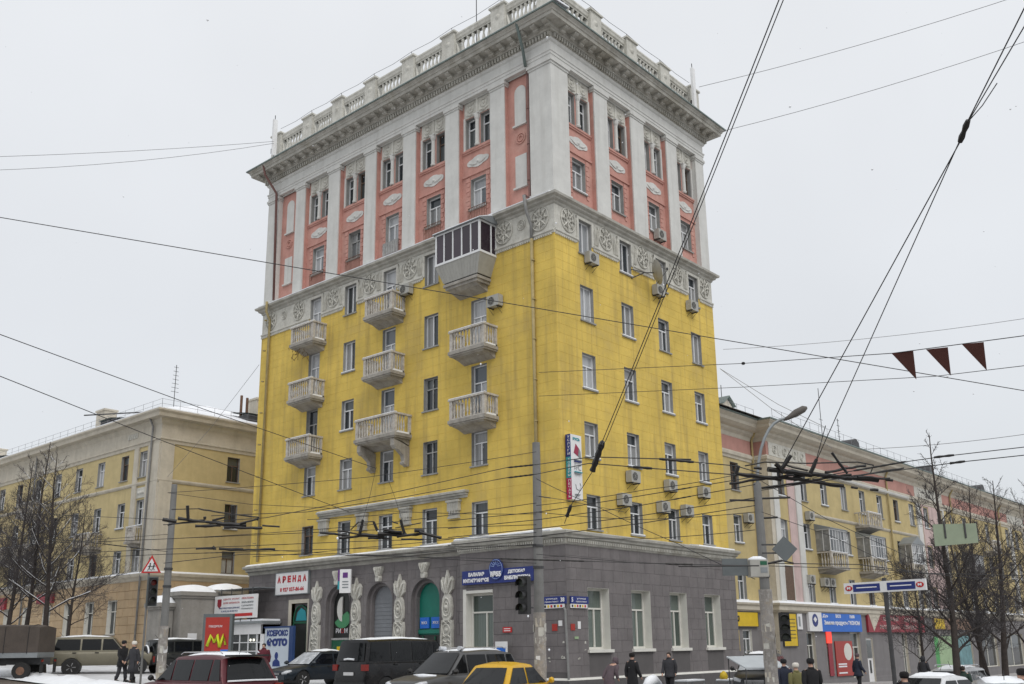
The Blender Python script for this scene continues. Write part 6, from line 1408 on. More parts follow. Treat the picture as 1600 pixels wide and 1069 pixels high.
    if snowroof:
        q = B(); nx = 10; ny = 8; rq = random.Random(int(L*100))
        x0, x1 = xb_+.04, xc-.04
        for i in range(nx+1):
            for j in range(ny+1):
                x = x0+(x1-x0)*i/nx; v = j/ny*2-1; z = ztop(x)+.028-.06*abs(v)**4; edge_ = min(1, 4*min(i/nx, 1-i/nx)+.0)*min(1, 4*(1-abs(v)))
                q.v.append((x, v*wt*.86, z+(.035+rq.uniform(-.01, .012))*edge_**.5-.012*(1-edge_)))
        for i in range(nx):
            for j in range(ny): a = i*(ny+1)+j; q.f.append((a, a+ny+1, a+ny+2, a+1)); q.m.append(0)
        part('roof_snow', q, M['snow'], t, smooth=True)
    part('aerial', B().tube([(xb_+.3, 0, H), (xb_+.1, 0, H+.22)], .008, 4), M['black'], t)
    return t, dict(h=h, hw=hw, belt=belt, H=H, xa=xa, xb=xb_, xc=xc, xd=xd, wt=wt, wb=wb, hood=hood)
def paint(name, col, rough=.35, metal=.3, dirt=(.07, .062, .055), amt=.3): return mat(name, col, rough, .08, 2, dirt=dirt, dirt_amt=amt, metal=metal, spec=.5)
cars = 'cars in the street'
def corner(px, d, py=1040): q = at(px, py, d); return q.x, q.y
x, y = corner(349, 26); W_, L_ = 1.98, 4.95
t, s = car('maroon estate-type off-road car with chrome roof rails seen from behind, snow on roof', 'car', x+W_/2, y+L_/2, R(90), L_, W_, 1.84, paint('maroon_paint', (.085, .012, .018), .3, .35), 'suv', group=cars)
part('snow_on_window_edge', B().tube([(-s['h']+.05, -s['hw']*.8, s['belt']+.03), (-s['h']+.04, 0, s['belt']+.04), (-s['h']+.05, s['hw']*.8, s['belt']+.03)], .025, 5), M['snow'], t)
part('spoiler', B().box(s['xb']-.28, -s['wt']*.88, s['H']-.07, s['xb']+.05, s['wt']*.88, s['H']-.02), M['black'], t)
x, y = corner(449, 39.5); car('dark blue saloon with snow on windscreen and roof near the arches', 'car', x+2.2, y+.86, R(180), 4.4, 1.72, 1.45, paint('dark_blue_paint', (.018, .026, .036), .3), 'sedan', snowscreen=True, group=cars, dz=.10)
x, y = corner(573, 34.5); t, s = car('black passenger van with snow along its roof', 'van', x+2.45, y+.98, R(0), 4.9, 1.93, 2.08, paint('black_paint', (.010, .010, .011), .25, .2), 'van', group=cars, dz=.12)
part('window_snow', B().tube([(-s['h']+.02, -.25, s['belt']+.10), (-s['h']+.01, .1, s['belt']+.12), (-s['h']+.02, .3, s['belt']+.10)], .035, 5), M['snow'], t)
x, y = corner(660, 28); t, s = car('grey off-road car with roof lights and snowy bonnet behind the yellow car', 'car', x+2.3, y+.9, R(180), 4.6, 1.80, 1.78, paint('grey_metallic', (.11, .11, .11), .35, .5), 'suv', group=cars, dz=.10)
part('bonnet_snow', B().tube([(s['xd']+.25, -.4, s['hood']+.03), (s['xd']+.5, .2, s['hood']+.02), (s['xd']+.3, .6, s['hood']+.03)], [.05, .09, .04], 6), M['snow'], t, smooth=True)
for sy in (-1, 1): part('roof_lamp', B().tube([(s['xc']-.25, sy*.35, s['H']+.04), (s['xc']-.05, sy*.42, s['H']+.05)], .07, 8), M['headlamp'], t)
x, y = corner(778, 25.6); a = R(12); car('bright yellow saloon car seen from behind beside the central pole', 'car', x+2.1*math.cos(a)-.87*math.sin(a), y+2.1*math.sin(a)+.87*math.cos(a), a, 4.05, 1.68, 1.53, paint('yellow_paint', (.62, .36, .015), .35, .05, (.3, .2, .06), .3), 'sedan', snowroof=False, group=cars)
x, y = corner(165, 48.5, 1025); t, s = car('olive pickup with snow-covered white canopy parked before the left block', 'car', x, y, R(-28), 5.0, 1.85, 1.85, paint('olive_paint', (.17, .155, .11), .45, .2), 'pickup', group=cars)
x, y = corner(292, 50, 1025); t, s = car('black jeep with spare wheel on its back, half hidden by the pole', 'car', x, y, R(-8), 4.0, 1.70, 1.75, paint('dull_black_paint', (.014, .016, .015), .4, .1), 'jeep', group=cars)
b = B(); b.lathe([(.16, -.12), (.33, -.12), (.37, -.06), (.37, .06), (.3, .1), (.05, .12)], (-s['h']-.12, 0, 1.05), 18, 'X'); part('spare_wheel', b, M['tyre'], t); b = B(); b.tube([(-s['h']-.12, .36*math.cos(math.pi*k/8), 1.05+.38*math.sin(math.pi*k/8)) for k in range(9)], .045, 5); part('snow', b, M['snow'], t, smooth=True)
x, y = corner(1190, 37, 1050); car('dark car with snowed-over windscreen behind the street lamp pole', 'car', x, y, R(200), 4.3, 1.72, 1.62, paint('dark_grey_paint', (.03, .032, .035), .35), 'wagon', snowscreen=True, group=cars)
x, y = corner(1450, 26.5, 1060); car('white saloon with only its roof in view, left of the big tree', 'car', x, y, R(172), 4.3, 1.72, 1.45, paint('white_paint', (.62, .63, .64), .35, 0), 'sedan', group=cars)
x, y = corner(1562, 24.5, 1060); car('silver-white hatchback with dark rear window at the right edge', 'car', x, y, R(20), 4.1, 1.72, 1.55, paint('silver_paint', (.42, .43, .44), .35, .4), 'wagon', group=cars)
x, y = corner(1505, 36, 1050); car('snow-covered pale car behind the big tree trunk', 'car', x, y, R(0), 4.3, 1.72, 1.36, paint('pale_grey_paint', (.45, .46, .47), .4, .2), 'wagon', snowscreen=True, group=cars)
# tarpaulin lorry at the left edge
q = at(70, 1040, 44.5); tr = thing('tarpaulin_lorry', 'dark brown lorry with tarpaulin body cut off by the left edge', 'truck', (q.x, q.y, gz(q.x, q.y)+.03), R(180-46)); tr.scale = (.8, .8, .76)
b = B(); b.box(0, -1.15, 1.25, 5.2, 1.15, 1.55); part('flatbed', b, M['zinc'], tr); b = B()
rows = [(.0, 3.1), (.3, 3.16), (2.6, 3.2), (5.0, 3.16), (5.2, 3.1)]
for k in range(len(rows)-1):
    (x0, z0), (x1, z1) = rows[k], rows[k+1]
    b.quad((x0, -1.17, 1.55), (x1, -1.17, 1.55), (x1, -1.12, z1-.1), (x0, -1.12, z0-.1)); b.quad((x0, 1.17, 1.55), (x1, 1.17, 1.55), (x1, 1.12, z1-.1), (x0, 1.12, z0-.1)); b.quad((x0, -1.12, z0-.1), (x1, -1.12, z1-.1), (x1, 0, z1), (x0, 0, z0)); b.quad((x0, 1.12, z0-.1), (x1, 1.12, z1-.1), (x1, 0, z1), (x0, 0, z0))
b.quad((0, -1.17, 1.55), (0, 1.17, 1.55), (0, 1.12, 3.0), (0, 0, 3.1), (0, -1.12, 3.0)); part('tarpaulin', b, M['tarp'], tr)
for k in range(4): part('rope', B().tube([(.6+k*1.3, 1.175, 1.5), (.6+k*1.3, 1.13, 3.05), (.6+k*1.3, 0, 3.2), (.6+k*1.3, -1.13, 3.05), (.6+k*1.3, -1.175, 1.5)], .02, 4), M['black'], tr)
b = B(); b.box(5.5, -1.1, .7, 7.0, 1.1, 1.7); b.prismx([(-1.0, 1.7), (1.0, 1.7), (.9, 2.6), (-.9, 2.6)], 5.5, 6.7); part('cab', b, paint('lorry_grey_green', (.09, .11, .09)), tr)
b = B(); b.box(6.71, -.8, 1.8, 6.72, .8, 2.5); part('windscreen', b, M['carglass'], tr); part('chassis', B().box(-.1, -.45, .85, 6.6, .45, 1.25), M['iron'], tr)
for c in (.9, 5.9):
    for sy in (-1, 1): b = B(); b.lathe([(.2, -.16), (.45, -.16), (.5, -.1), (.5, .1), (.45, .16), (.2, .16)], (c, sy*.9, .5), 18, 'Y'); wl = part('wheel', b, M['tyre'], tr); b = B(); b.lathe([(.24, sy*.165), (.1, sy*.12)], (c, sy*.9, .5), 12, 'Y'); part('rim', b, M['rust'], wl)
for sy in (-1, 1): part('mudguard', B().box(-.2, sy*.7, .35, -.17, sy*1.1, 1.2), M['black'], tr); part('tail_lamp', B().box(-.22, sy*.75, 1.0, -.17, sy*1.0, 1.12), M['tailred'], tr)

# ------------------------------------------------------------------ people
def skin_mesh(name, verts, edges, radii, m, sub=1):
    me = bpy.data.meshes.new(name); me.from_pydata(verts, edges, []); o = bpy.data.objects.new(name, me); COL.objects.link(o)
    md = o.modifiers.new('s', 'SKIN'); md.use_smooth_shade = True; o.modifiers.new('u', 'SUBSURF').levels = sub
    sv = me.skin_vertices[0].data
    for k, r_ in enumerate(radii): sv[k].radius = (r_, r_) if not isinstance(r_, tuple) else r_
    sv[0].use_root = True
    dg = bpy.context.evaluated_depsgraph_get(); dg.update(); out_ = bpy.data.meshes.new_from_object(o.evaluated_get(dg)); bpy.data.objects.remove(o); bpy.data.meshes.remove(me)
    out_.materials.clear(); out_.materials.append(m); out_.name = name; out_.polygons.foreach_set('use_smooth', [True]*len(out_.polygons)); return out_
def person(label, px, ytop, d, az, coat, trousers, hat=None, hair=None, coat_len=.42, lean=0, stride=.12, arms=0, hood=False, bag=None, height=None, group='people on the pavements', boots='black'):
    q = at(px, ytop, d); g = gz(q.x, q.y)+(.10 if q.y > -12.2 else .0); Hh = height or max(1.5, min(1.88, q.z-g)); k = Hh/1.75
    t = thing('person', label, 'person', (q.x, q.y, g), az, group)
    def P(x, y, z):      # lean forward about the hips
        if z > .95: dz_ = z-.95; x = x+math.sin(lean)*dz_; z = .95+math.cos(lean)*dz_
        return (x*k, y*k, z*k)
    V = [P(0, 0, .95), P(0, 0, 1.08), P(.01, 0, 1.28), P(0, 0, 1.43), P(.01, 0, 1.50), P(.03, 0, 1.585), P(.025, 0, 1.67)]; Rr = [(.155, .115), (.145, .10), (.175, .115), (.10, .08), .055, .085, .075]
    Rr = [tuple(a*k for a in (r_ if isinstance(r_, tuple) else (r_, r_))) for r_ in Rr]; E_ = [(0, 1), (1, 2), (2, 3), (3, 4), (4, 5), (5, 6)]
    V.append(P(.125, 0, 1.575)); Rr.append((.016*k,)*2); E_.append((5, 7))            # nose
    legs = []; armsp = []
    for sy in (-1, 1):
        s_ = stride*sy; i = len(V)
        pts = [P(0, sy*.10, .86), P(s_*.6+.03, sy*.105, .48), P(s_*1.3-.02, sy*.11, .09), P(s_*1.3+.13, sy*.12, .04)]; legs.append(pts)
        V += pts; Rr += [(r_*k, r_*k) for r_ in (.088, .06, .042, .038)]; E_ += [(0, i), (i, i+1), (i+1, i+2), (i+2, i+3)]
        i = len(V); f = arms if arms else -s_*1.2
        pts = [P(0, sy*.19, 1.40), P(-.02+f*.3, sy*.245, 1.14), P(.06+f, sy*.22, .92+(abs(arms)*.5)), P(.09+f*1.1, sy*.21, .86+(abs(arms)*.55))]; armsp.append(pts)
        V += pts; Rr += [(r_*k, r_*k) for r_ in (.058, .044, .030, .034)]; E_ += [(3, i), (i, i+1), (i+1, i+2), (i+2, i+3)]
        h_ = V[-1]; j = i+3
        for fi, (dy, ln) in enumerate(((-.026, .060), (-.009, .072), (.009, .068), (.026, .052))):
            a = len(V); V.append((h_[0]+.02*k, h_[1]+dy*k, h_[2]-ln*.6*k)); V.append((h_[0]+.038*k, h_[1]+dy*k, h_[2]-ln*1.05*k)); Rr += [(.009*k,)*2, (.008*k,)*2]; E_ += [(j, a), (a, a+1)]
        a = len(V); V.append((h_[0]+.045*k, h_[1]-sy*.02*k, h_[2]-.01*k)); V.append((h_[0]+.06*k, h_[1]-sy*.02*k, h_[2]-.04*k)); Rr += [(.011*k,)*2, (.009*k,)*2]; E_ += [(j, a), (a, a+1)]
    obj('body', skin_mesh('body', V, E_, Rr, M['skin'], 1), t)
    # coat: a tapered shell from collar to hem and two sleeves
    b = B(); n = 14; hem = .95-coat_len
    prof = [(1.50, .075, .07, .01), (1.46, .12, .095, 0), (1.41, .215, .125, 0), (1.28, .225, .150, .01), (1.10, .195, .145, .01), (.95, .205, .155, 0), (.95-coat_len*.5, .215, .165+abs(stride)*.3, 0), (hem, .225, .175+abs(stride)*.6, 0), (hem, .19, .15+abs(stride)*.5, 0)]
    for z, ry, rx_, cx in prof:
        for j in range(n): a = 2*math.pi*j/n; wob = 1+.03*math.sin(3*a+z*9); b.v.append(P(cx+rx_*math.cos(a)*wob, ry*math.sin(a)*wob, z))
    for i in range(len(prof)-1):
        for j in range(n): a = i*n+j; c = i*n+(j+1) % n; b.f.append((a, c, c+n, a+n)); b.m.append(0)
    for pts in armsp:
        p0, p1, p2, p3 = [Vector(p) for p in pts]; b.tube([p0+(p0-p1)*.12, p0, p0.lerp(p1, .5), p1, p1.lerp(p2, .5), p2, p2.lerp(p3, .3)], [r_*k for r_ in (.05, .082, .078, .068, .066, .058, .054)], 9)
    part('coat', b, coat, t, smooth=True)
    b = B(); b.tube([P(.0, 0, 1.46), P(.0, 0, 1.52)], [.105*k, .085*k], 10); part('collar', b, coat, t, smooth=True)
    for pts in legs:
        p0, p1, p2, p3 = [Vector(p) for p in pts]; b = B(); b.tube([p0+Vector((0, 0, .06*k)), p0.lerp(p1, .5), p1, p1.lerp(p2, .5), p2+Vector((0, 0, .06*k))], [r_*k for r_ in (.11, .10, .083, .078, .070)], 9); part('trousers', b, trousers, t, smooth=True)
        b = B(); b.tube([p2+Vector((0, 0, .16*k)), p2+Vector((-.01, 0, .0)), Vector(((p2.x-.05*k), p2.y, .045*k)), Vector((p2.x+.06*k, p2.y, .05*k)), Vector((p3.x+.05*k, p3.y, .035*k))], [r_*k for r_ in (.072, .062, .055, .058, .035)], 8); part('boot', b, M[boots], t, smooth=True)
    hp = Vector(P(.025, 0, 1.62))
    if hood: b = B(); b.tube([hp+Vector((-.03*k, 0, -.14*k)), hp+Vector((-.03*k, 0, 0)), hp+Vector((-.01*k, 0, .09*k)), hp+Vector((.0, 0, .125*k))], [.11*k, .122*k, .105*k, .03*k], 10); part('hood', b, coat, t, smooth=True)
    elif hat: b = B(); b.tube([hp+Vector((-.008, 0, -.01*k)), hp+Vector((-.008, 0, .04*k)), hp+Vector((-.01, 0, .10*k)), hp+Vector((-.01, 0, .135*k)), hp+Vector((-.01, 0, .145*k))], [.096*k, .112*k, .108*k, .08*k, .02*k], 12); part('hat', b, hat, t, smooth=True)
    if hair or not (hood or hat): b = B(); b.tube([hp+Vector((-.045*k, 0, -.07*k)), hp+Vector((-.03*k, 0, .0)), hp+Vector((-.012*k, 0, .06*k)), hp+Vector((-.0, 0, .09*k))], [.055*k, .088*k, .085*k, .04*k], 10); part('hair', b, hair or M['hairdark'], t, smooth=True)
    b = B()
    for sy in (-1, 1): b.box(hp.x+.084*k, sy*.03*k-.008, hp.z-.036*k, hp.x+.09*k, sy*.03*k+.008, hp.z-.026*k)
    part('eyes', b, M['black'], t, kind='stuff'); part('mouth', B().box(hp.x+.075*k, -.02*k, hp.z-.098*k, hp.x+.083*k, .02*k, hp.z-.09*k), M['lips'], t)
    if bag: b = B(); w0 = armsp[0][3]; b.prism([(-.13, -.42), (.13, -.42), (.11, -.12), (-.11, -.12)], -.05, .05); b.tube([(-.07, 0, -.12), (0, 0, -.0), (.07, 0, -.12)], .008, 4); bg_ = part('bag', b, bag, None, t.matrix_basis @ Vector((w0[0], w0[1], w0[2]-.02)), az, label=label_bag(label), category='bag')
    return t
def label_bag(l): return 'dark bag held by the '+' '.join(l.split()[:5])
M['hairdark'] = mat('dark_hair', (.03, .02, .015), .8, .1); M['lips'] = mat('lips', (.35, .12, .1), .6, 0)
cb = mat('black_wool', (.014, .014, .016), .95, .2, 8); cg = mat('dark_grey_cloth', (.035, .035, .04), .95, .2, 8); cp = mat('greyish_purple_coat', (.10, .075, .085), .95, .15, 8); cr = mat('dark_red_jacket', (.10, .015, .025), .9, .15, 8); cy = mat('olive_yellow_jacket', (.16, .15, .06), .9, .2, 6); cn = mat('navy_jacket', (.02, .025, .045), .9, .15, 8); fur = mat('black_fur', (.012, .01, .01), 1, .4, 30, bump=.6); whh = mat('white_wool_hat', (.65, .62, .56), .95, .1, 20); fw = mat('brown_fur_trim', (.15, .11, .07), 1, .4, 30)
AZ = math.atan2(.661, .75)            # heading straight away from the camera
person('person in black coat and cap standing on the snow, left of a pair', 194, 1001, 42.5, AZ-2.0, cb, cg, hat=cb, coat_len=.30)
person('person in long dark coat with pale hat, right of the pair on snow', 211, 1002, 42, AZ+2.6, cg, cb, hat=whh, coat_len=.50)
person('bareheaded woman in dark red jacket walking before the photocopy panel', 413, 1004, 43, AZ+3.0, cr, cg, hair=M['hairdark'], coat_len=.15)
person('stooping elderly woman in greyish purple coat beside the stone wall', 951, 1032, 32.5, R(-10), cp, cb, hood=True, lean=.55, coat_len=.5, height=1.60)
person('person in long black coat and black fur hat walking right by the wall', 987, 1024, 33.5, R(-5), cb, cb, hat=fur, coat_len=.55, height=1.62)
person('person in dark jacket facing left near the last stone windows', 1045, 1022, 36.5, R(190), cg, cb, hair=M['hairdark'], coat_len=.2, height=1.64)
person('person in dark padded jacket and cap just right of the lamp pole', 1224, 1030, 29, AZ, cn, cb, hat=cb, coat_len=.2)
person('woman in white knitted hat and olive jacket with fur collar', 1243, 1036, 28.5, AZ+.1, cy, cb, hat=whh, coat_len=.3)
person('broad-shouldered man in black coat and cap, tallest of the trio', 1266, 1029, 27.5, AZ, cb, cb, hat=cb, coat_len=.3)
person('person in dark jacket with grey hat passing the red shop poster', 1340, 1040, 42, AZ-1.3, cn, cb, hat=cp, coat_len=.25, height=1.58)
person('person with round black fur hat at the lower edge before the white car', 1413, 1050, 23, AZ+.3, cg, cb, hat=fur, coat_len=.4)
person('person in dark hooded coat by the shops beyond the metro sign', 1443, 1040, 42, AZ-1.0, cg, cb, hood=True, coat_len=.3)
person('person in dark green coat half hidden by the big tree trunk', 1504, 1042, 33, AZ-.8, mat('dark_green_cloth', (.02, .04, .03), .9, .2, 8), cb, hair=M['hairdark'], coat_len=.3)
person('person in dark clothes cut off by the right edge of the street', 1597, 1045, 23.5, AZ+1, cr, cb, hat=fur, coat_len=.3)
# market tables along the wall
def table(label, px, py, d, w_, top_things=0):
    q = at(px, py, d); t = thing('market_table', label, 'table', (q.x, q.y, gz(q.x, q.y)+.1), R(0), 'market tables by the stone wall'); hz = .52
    part('table_top', B().box(-w_/2, -.3, hz-.03, w_/2, .3, hz), M['zinc'], t); part('snow', B().box(-w_/2+.02, -.28, hz+.001, w_/2-.02, .28, hz+.05), M['snow'], t)
    for sx in (-1, 1):
        for sy in (-1, 1): part('leg', B().tube([(sx*(w_/2-.05), sy*.27, 0), (sx*(w_/2-.05), sy*.27, hz-.03)], .02, 5), M['zinc'], t)
    return t, hz
table('low white table with snow right of the third walker', 1078, 1064, 37.5, 1.3); t, hz = table('white table with a yellow bag at the far end of the wall', 1140, 1060, 39, 1.2)
yb = part('bag', B().tube([(0, 0, 0), (0, 0, .1), (0, 0, .22), (.02, 0, .3)], [.14, .17, .13, .04], 9), mat('yellow_bag', (.6, .42, .02), .6, .1), None, (t.location.x-.45, t.location.y, t.location.z+hz+.05), smooth=True); tag(yb, 'small yellow bag standing on the white table', 'bag')
q = at(1020, 1066, 36.5); hp_ = part('goods_heap', B().tube([(-.5, 0, .5), (-.2, 0, .66), (.1, .05, .70), (.5, 0, .52)], [.12, .2, .22, .1], 8), M['snow'], None, (q.x, q.y, gz(q.x, q.y)), smooth=True); tag(hp_, 'snowy heap of goods under pale sheet between two walkers', 'heap')
part('crate', B().box(-.6, -.3, .0, .6, .3, .5), M['zinc'], hp_)
q = at(1185, 1040, 35.5); aw = thing('market_awning', 'small grey sloping awning above stall beside the lamp pole', 'awning', (q.x, q.y, gz(q.x, q.y)+.1), R(-25))
b = B(); b.prismx([(-.7, 1.02), (.4, 1.40), (.4, 1.44), (-.7, 1.06)], -1.1, .8); part('sheet', b, mat('pale_awning', (.40, .43, .45), .7, .1), aw)
for sx in (-1.05, .75):
    for sy, z in ((-.65, 1.02), (.35, 1.38)): part('post', B().tube([(sx, sy, 0), (sx, sy, z)], .02, 5), M['iron'], aw)

# ------------------------------------------------------------------ bare trees
def tree(name, label, p, h, r0, seed, lean=(0, 0), spread=.45, first=.25, twigs=1.0, fork=None, snow=False, spire=False, group='bare street trees'):
    rt = random.Random(seed); t = thing(name, label, 'tree', p, 0, group); tb, lb, cb_, sb = B(), B(), B(), B()
    def path(p0, d0, ln, n, wander, up):
        pts = [Vector(p0)]; d_ = Vector(d0).normalized()
        for k in range(n):
            d_ = (d_+Vector((rt.gauss(0, wander), rt.gauss(0, wander), rt.gauss(0, wander)+up))).normalized(); pts.append(pts[-1]+d_*(ln/n))
        return pts
    def on(pts, f): s_ = f*(len(pts)-1); i = min(int(s_), len(pts)-2); return pts[i].lerp(pts[i+1], s_-i), (pts[i+1]-pts[i]).normalized()
    def twig(pts, r_, lev):
        n = int((4.6 if lev == 2 else 3.0)*twigs+rt.random())
        for k in range(n):
            f = .25+.75*(k+rt.random())/n; q, d_ = on(pts, min(f, 1)); sd_ = d_.orthogonal(); sd_.rotate(Matrix.Rotation(rt.uniform(0, 6.28), 3, d_)); nd = (d_*.75+sd_*.6+Vector((0, 0, .12))).normalized()
            ln = (pts[-1]-pts[0]).length*rt.uniform(.35, .6)
            if ln < .10: continue
            q2 = path(q, nd, ln, 3, .10, .05); cb_.tube(q2, [max(.006, r_*.6), .005, .0045, .0035], 3, cap=False)
            if lev < 4: twig(q2, r_*.62, lev+1)
    def limb(q, d_, ln, r_, lev=1):
        pts = path(q, d_, ln, 7, .11, .07); rs = [max(.008, r_*(1-.88*k/7)) for k in range(8)]; lb.tube(pts, rs, 6, cap=False)
        if snow and lev == 1: sb.tube([p_+Vector((0, 0, r_*.9)) for p_ in pts[:5]], [.008+r_*.16]*5, 4)
        n = int(ln*5.2*twigs)+4
        for k in range(n):
            f = .18+.82*(k+rt.random()*.8)/n; q2, d2 = on(pts, min(f, 1)); sd_ = d2.orthogonal(); sd_.rotate(Matrix.Rotation(rt.uniform(0, 6.28), 3, d2))
            nd = (d2*.8+sd_*.65+Vector((0, 0, .1))).normalized(); l2 = ln*rt.uniform(.22, .42)*(1.1-f*.5); r2 = max(.010, r_*.33*(1.15-f)); p2 = path(q2, nd, l2, 5, .10, .05)
            cb_.tube(p2, [r2, r2*.85, r2*.7, r2*.55, r2*.4, .006], 4, cap=False); twig(p2, max(.0085, r2*.55), 2)
    tp = path((0, 0, -.1), (lean[0], lean[1], 1), h, 14, .018, .03); tb.tube(tp, [r0*(1.25 if k == 0 else 1)*(1-.95*(k/14)**(.62 if spire else .75))+.008 for k in range(15)], 12)
    n = int(h*2.7)
    for k in range(n):
        f = first+(1-first)*(k+rt.random()*.6)/n
        if f > .985: continue
        q, d_ = on(tp, f); a = k*2.4+rt.uniform(-.5, .5); sd_ = Vector((math.cos(a), math.sin(a), 0)); el = .55+.5*f
        ln = h*spread*(1.02-f)**(.8 if not spire else 1.0)*rt.uniform(.65, 1.1)+.35; limb(q, sd_+Vector((0, 0, el)), ln, r0*(1.05-f)*.36)
    part('trunk', tb, M['bark'], t, smooth=True); part('limbs', lb, M['bark'], t, smooth=True, kind='stuff'); part('crown', cb_, M['twig'], t, kind='stuff')
    if sb.f: part('snow', sb, M['snow'], t, kind='stuff')
    return t
def tpos(px, py, d): q = at(px, py, d); return (q.x, q.y, gz(q.x, q.y)), q
def tree_at(px, py, d, ytop, label, name='bare_tree', **k):
    p, q = tpos(px, py, d); h_ = at(px, ytop, d).z-p[2]; return tree(name, label, p, h_, label=None) if False else tree(name, label, p, h_, **k)
tree_at(70, 1010, 46, 690, 'bare tree with forked trunk and leaning limb before the left block', r0=.17, seed=11, twigs=.85, spread=.42, first=.28, snow=True)
tree_at(34, 1000, 47, 672, 'tall slender bare tree left of the forked tree', r0=.16, seed=5, lean=(.07, -.08), spread=.30, first=.3, snow=True, spire=True)
tree_at(8, 1000, 54, 705, 'twiggy bare tree at the left edge', r0=.16, seed=23, spread=.40, first=.2, snow=True)
tree_at(105, 1000, 60, 775, 'lower bare tree further down the left street', r0=.13, seed=31, spread=.42, first=.22)
tree_at(-30, 1000, 60, 730, 'bare tree on the far left, partly outside the frame', r0=.16, seed=37, spread=.42, first=.2)
q = at(72, 975, 45.8); 
tree_at(1494, 1050, 33, 648, 'largest bare tree at the right, with a slim spire-like top', r0=.17, seed=8, lean=(.055, -.062), spread=.30, first=.18, spire=True, twigs=1.45)
tree_at(1566, 1030, 42, 735, 'bare tree with double trunk near the right edge', r0=.17, seed=14, twigs=.72, lean=(.05, -.055), spread=.42, first=.2)
tree_at(1545, 1030, 43, 790, 'thinner bare tree leaning against the double-trunk tree', r0=.13, seed=44, lean=(-.10, .10), spread=.42, first=.2)
tree_at(1610, 1030, 38, 745, 'bare tree cut off by the right edge', r0=.16, seed=19, twigs=.72, lean=(.05, -.055), spread=.45, first=.2)
tree_at(1440, 1030, 52, 850, 'small bare tree behind the metro sign', r0=.10, seed=27, lean=(.05, -.055), spread=.45, first=.15)
tree_at(1530, 1030, 56, 740, 'far bare tree showing above the terrace roof', r0=.15, seed=29, twigs=.72, lean=(.05, -.055), spread=.42, first=.2)
tree_at(1650, 1030, 50, 740, 'bare tree beyond the right edge of the view', r0=.15, seed=33, twigs=.72, lean=(.05, -.055), spread=.42, first=.2)

# ------------------------------------------------------------------ overhead wires
def wire(label, pts, r=.010, sag=0.0, m='wire', thick=()):
    P = [at(*p) if len(p) == 3 and not isinstance(p, Vector) else Vector(p) for p in pts]; b = B(); o = P[0].copy(); out_ = []
    for k in range(len(P)-1):
        n = 8
        for j in range(n+(k == len(P)-2)):
            f = j/n; q = P[k].lerp(P[k+1], f); q.z -= sag*4*f*(1-f); out_.append(q-o)
    b.tube(out_, r, 5)
    if not thick: w_ = part('overhead_wire', b, M[m], None, o); tag(w_, label, 'wire', 'overhead wires'); return w_
    t = thing('overhead_wire', label, 'wire', o, 0, 'overhead wires'); part('cable', b, M[m], t)
    for (k, f0, f1, rr_) in thick:
        p, q = P[k].lerp(P[k+1], f0)-o, P[k].lerp(P[k+1], f1)-o; n = max(3, int((q-p).length/.09)); b = B()
        b.tube([p.lerp(q, j/n) for j in range(n+1)], [rr_*(1 if j % 2 else .72) for j in range(n+1)], 7); part('insulator', b, M['insul'], t)
    return t
wire('long thin wire crossing the whole picture from left at mid height', [(-40, 333, 24), (1650, 619, 24)], .011)
wire('faint upper wire from left sky to the roof corner', [(-40, 246, 40), (428, 221, 46)], .010, .1, 'wiregrey'); wire('faint lower wire from left sky to the roof corner', [(-40, 267, 40), (428, 224, 46)], .010, .25, 'wiregrey')
wire('wire sloping over the left block roof down to the middle crossing', [(-40, 508, 22), (320, 640, 28), (588, 732, 34)], .011); wire('wire sloping from left edge across left cornice to the arches', [(-40, 572, 22), (247, 686, 28), (545, 800, 34)], .011)
wire('left one of two heavy cables falling from the top to the corner', [(1225, -20, 13), (937, 700, 20)], .009, .05, thick=[(0, .985, 1.0, .05)]); wire('right one of two heavy cables falling from the top to the corner', [(1232, -20, 13), (946, 690, 20)], .008, .02)
wire('short cable with black insulator string above the corner sign', [(942, 690, 20), (925, 738, 20.3), (892, 790, 20.8), (882, 818, 21)], .008, thick=[(0, .0, .95, .07), (2, .0, .6, .045)])
wire('steep cable at top right with black insulator in it', [(1612, -10, 14), (1513, 188, 16), (1500, 222, 16.3), (1222, 728, 22)], .011, thick=[(1, 0, 1, .055)]); wire('steep cable just right of the insulator, falling to the right crossing', [(1612, 22, 14), (1513, 190, 16.2), (1274, 724, 22)], .010)
wire('loose wire end hanging off the top right insulator', [(1513, 190, 16), (1535, 165, 16), (1558, 130, 16)], .009); wire('hanger cable of the right crossing between the steep cables', [(1290, 665, 22), (1274, 724, 22)], .01)
wire('pale wire from tower roof to the upper right corner', [(1092, 136, 45), (1620, -16, 40)], .012, .2, 'wiregrey'); wire('pale lower wire from tower roof towards the right edge', [(1125, 206, 45), (1640, 52, 40)], .012, .2, 'wiregrey')
wire('wire carrying the three pennants', [(842, 582, 38), (1160, 568, 30), (1395, 552, 22), (1620, 522, 20)], .010, thick=[(1, .0, .012, .05)]); wire('wire below the pennants from tower to right edge', [(842, 619, 38), (1160, 605, 34), (1462, 588, 28), (1630, 568, 24)], .010)
wire('upper of two stay wires from the tower edge down to the right', [(1125, 576, 50), (1216, 632, 45), (1290, 668, 40)], .012, 0, 'wiregrey'); wire('lower of two stay wires from the tower edge down to the right', [(1125, 576, 50), (1205, 638, 45), (1300, 700, 40)], .012, 0, 'wiregrey')
wire('faint wire high over the terrace roof at the right', [(1130, 546, 50), (1620, 495, 40)], .011, .2, 'wiregrey'); wire('faint wire just over the terrace roof at the right', [(1350, 702, 45), (1620, 676, 40)], .012, .1, 'wiregrey')
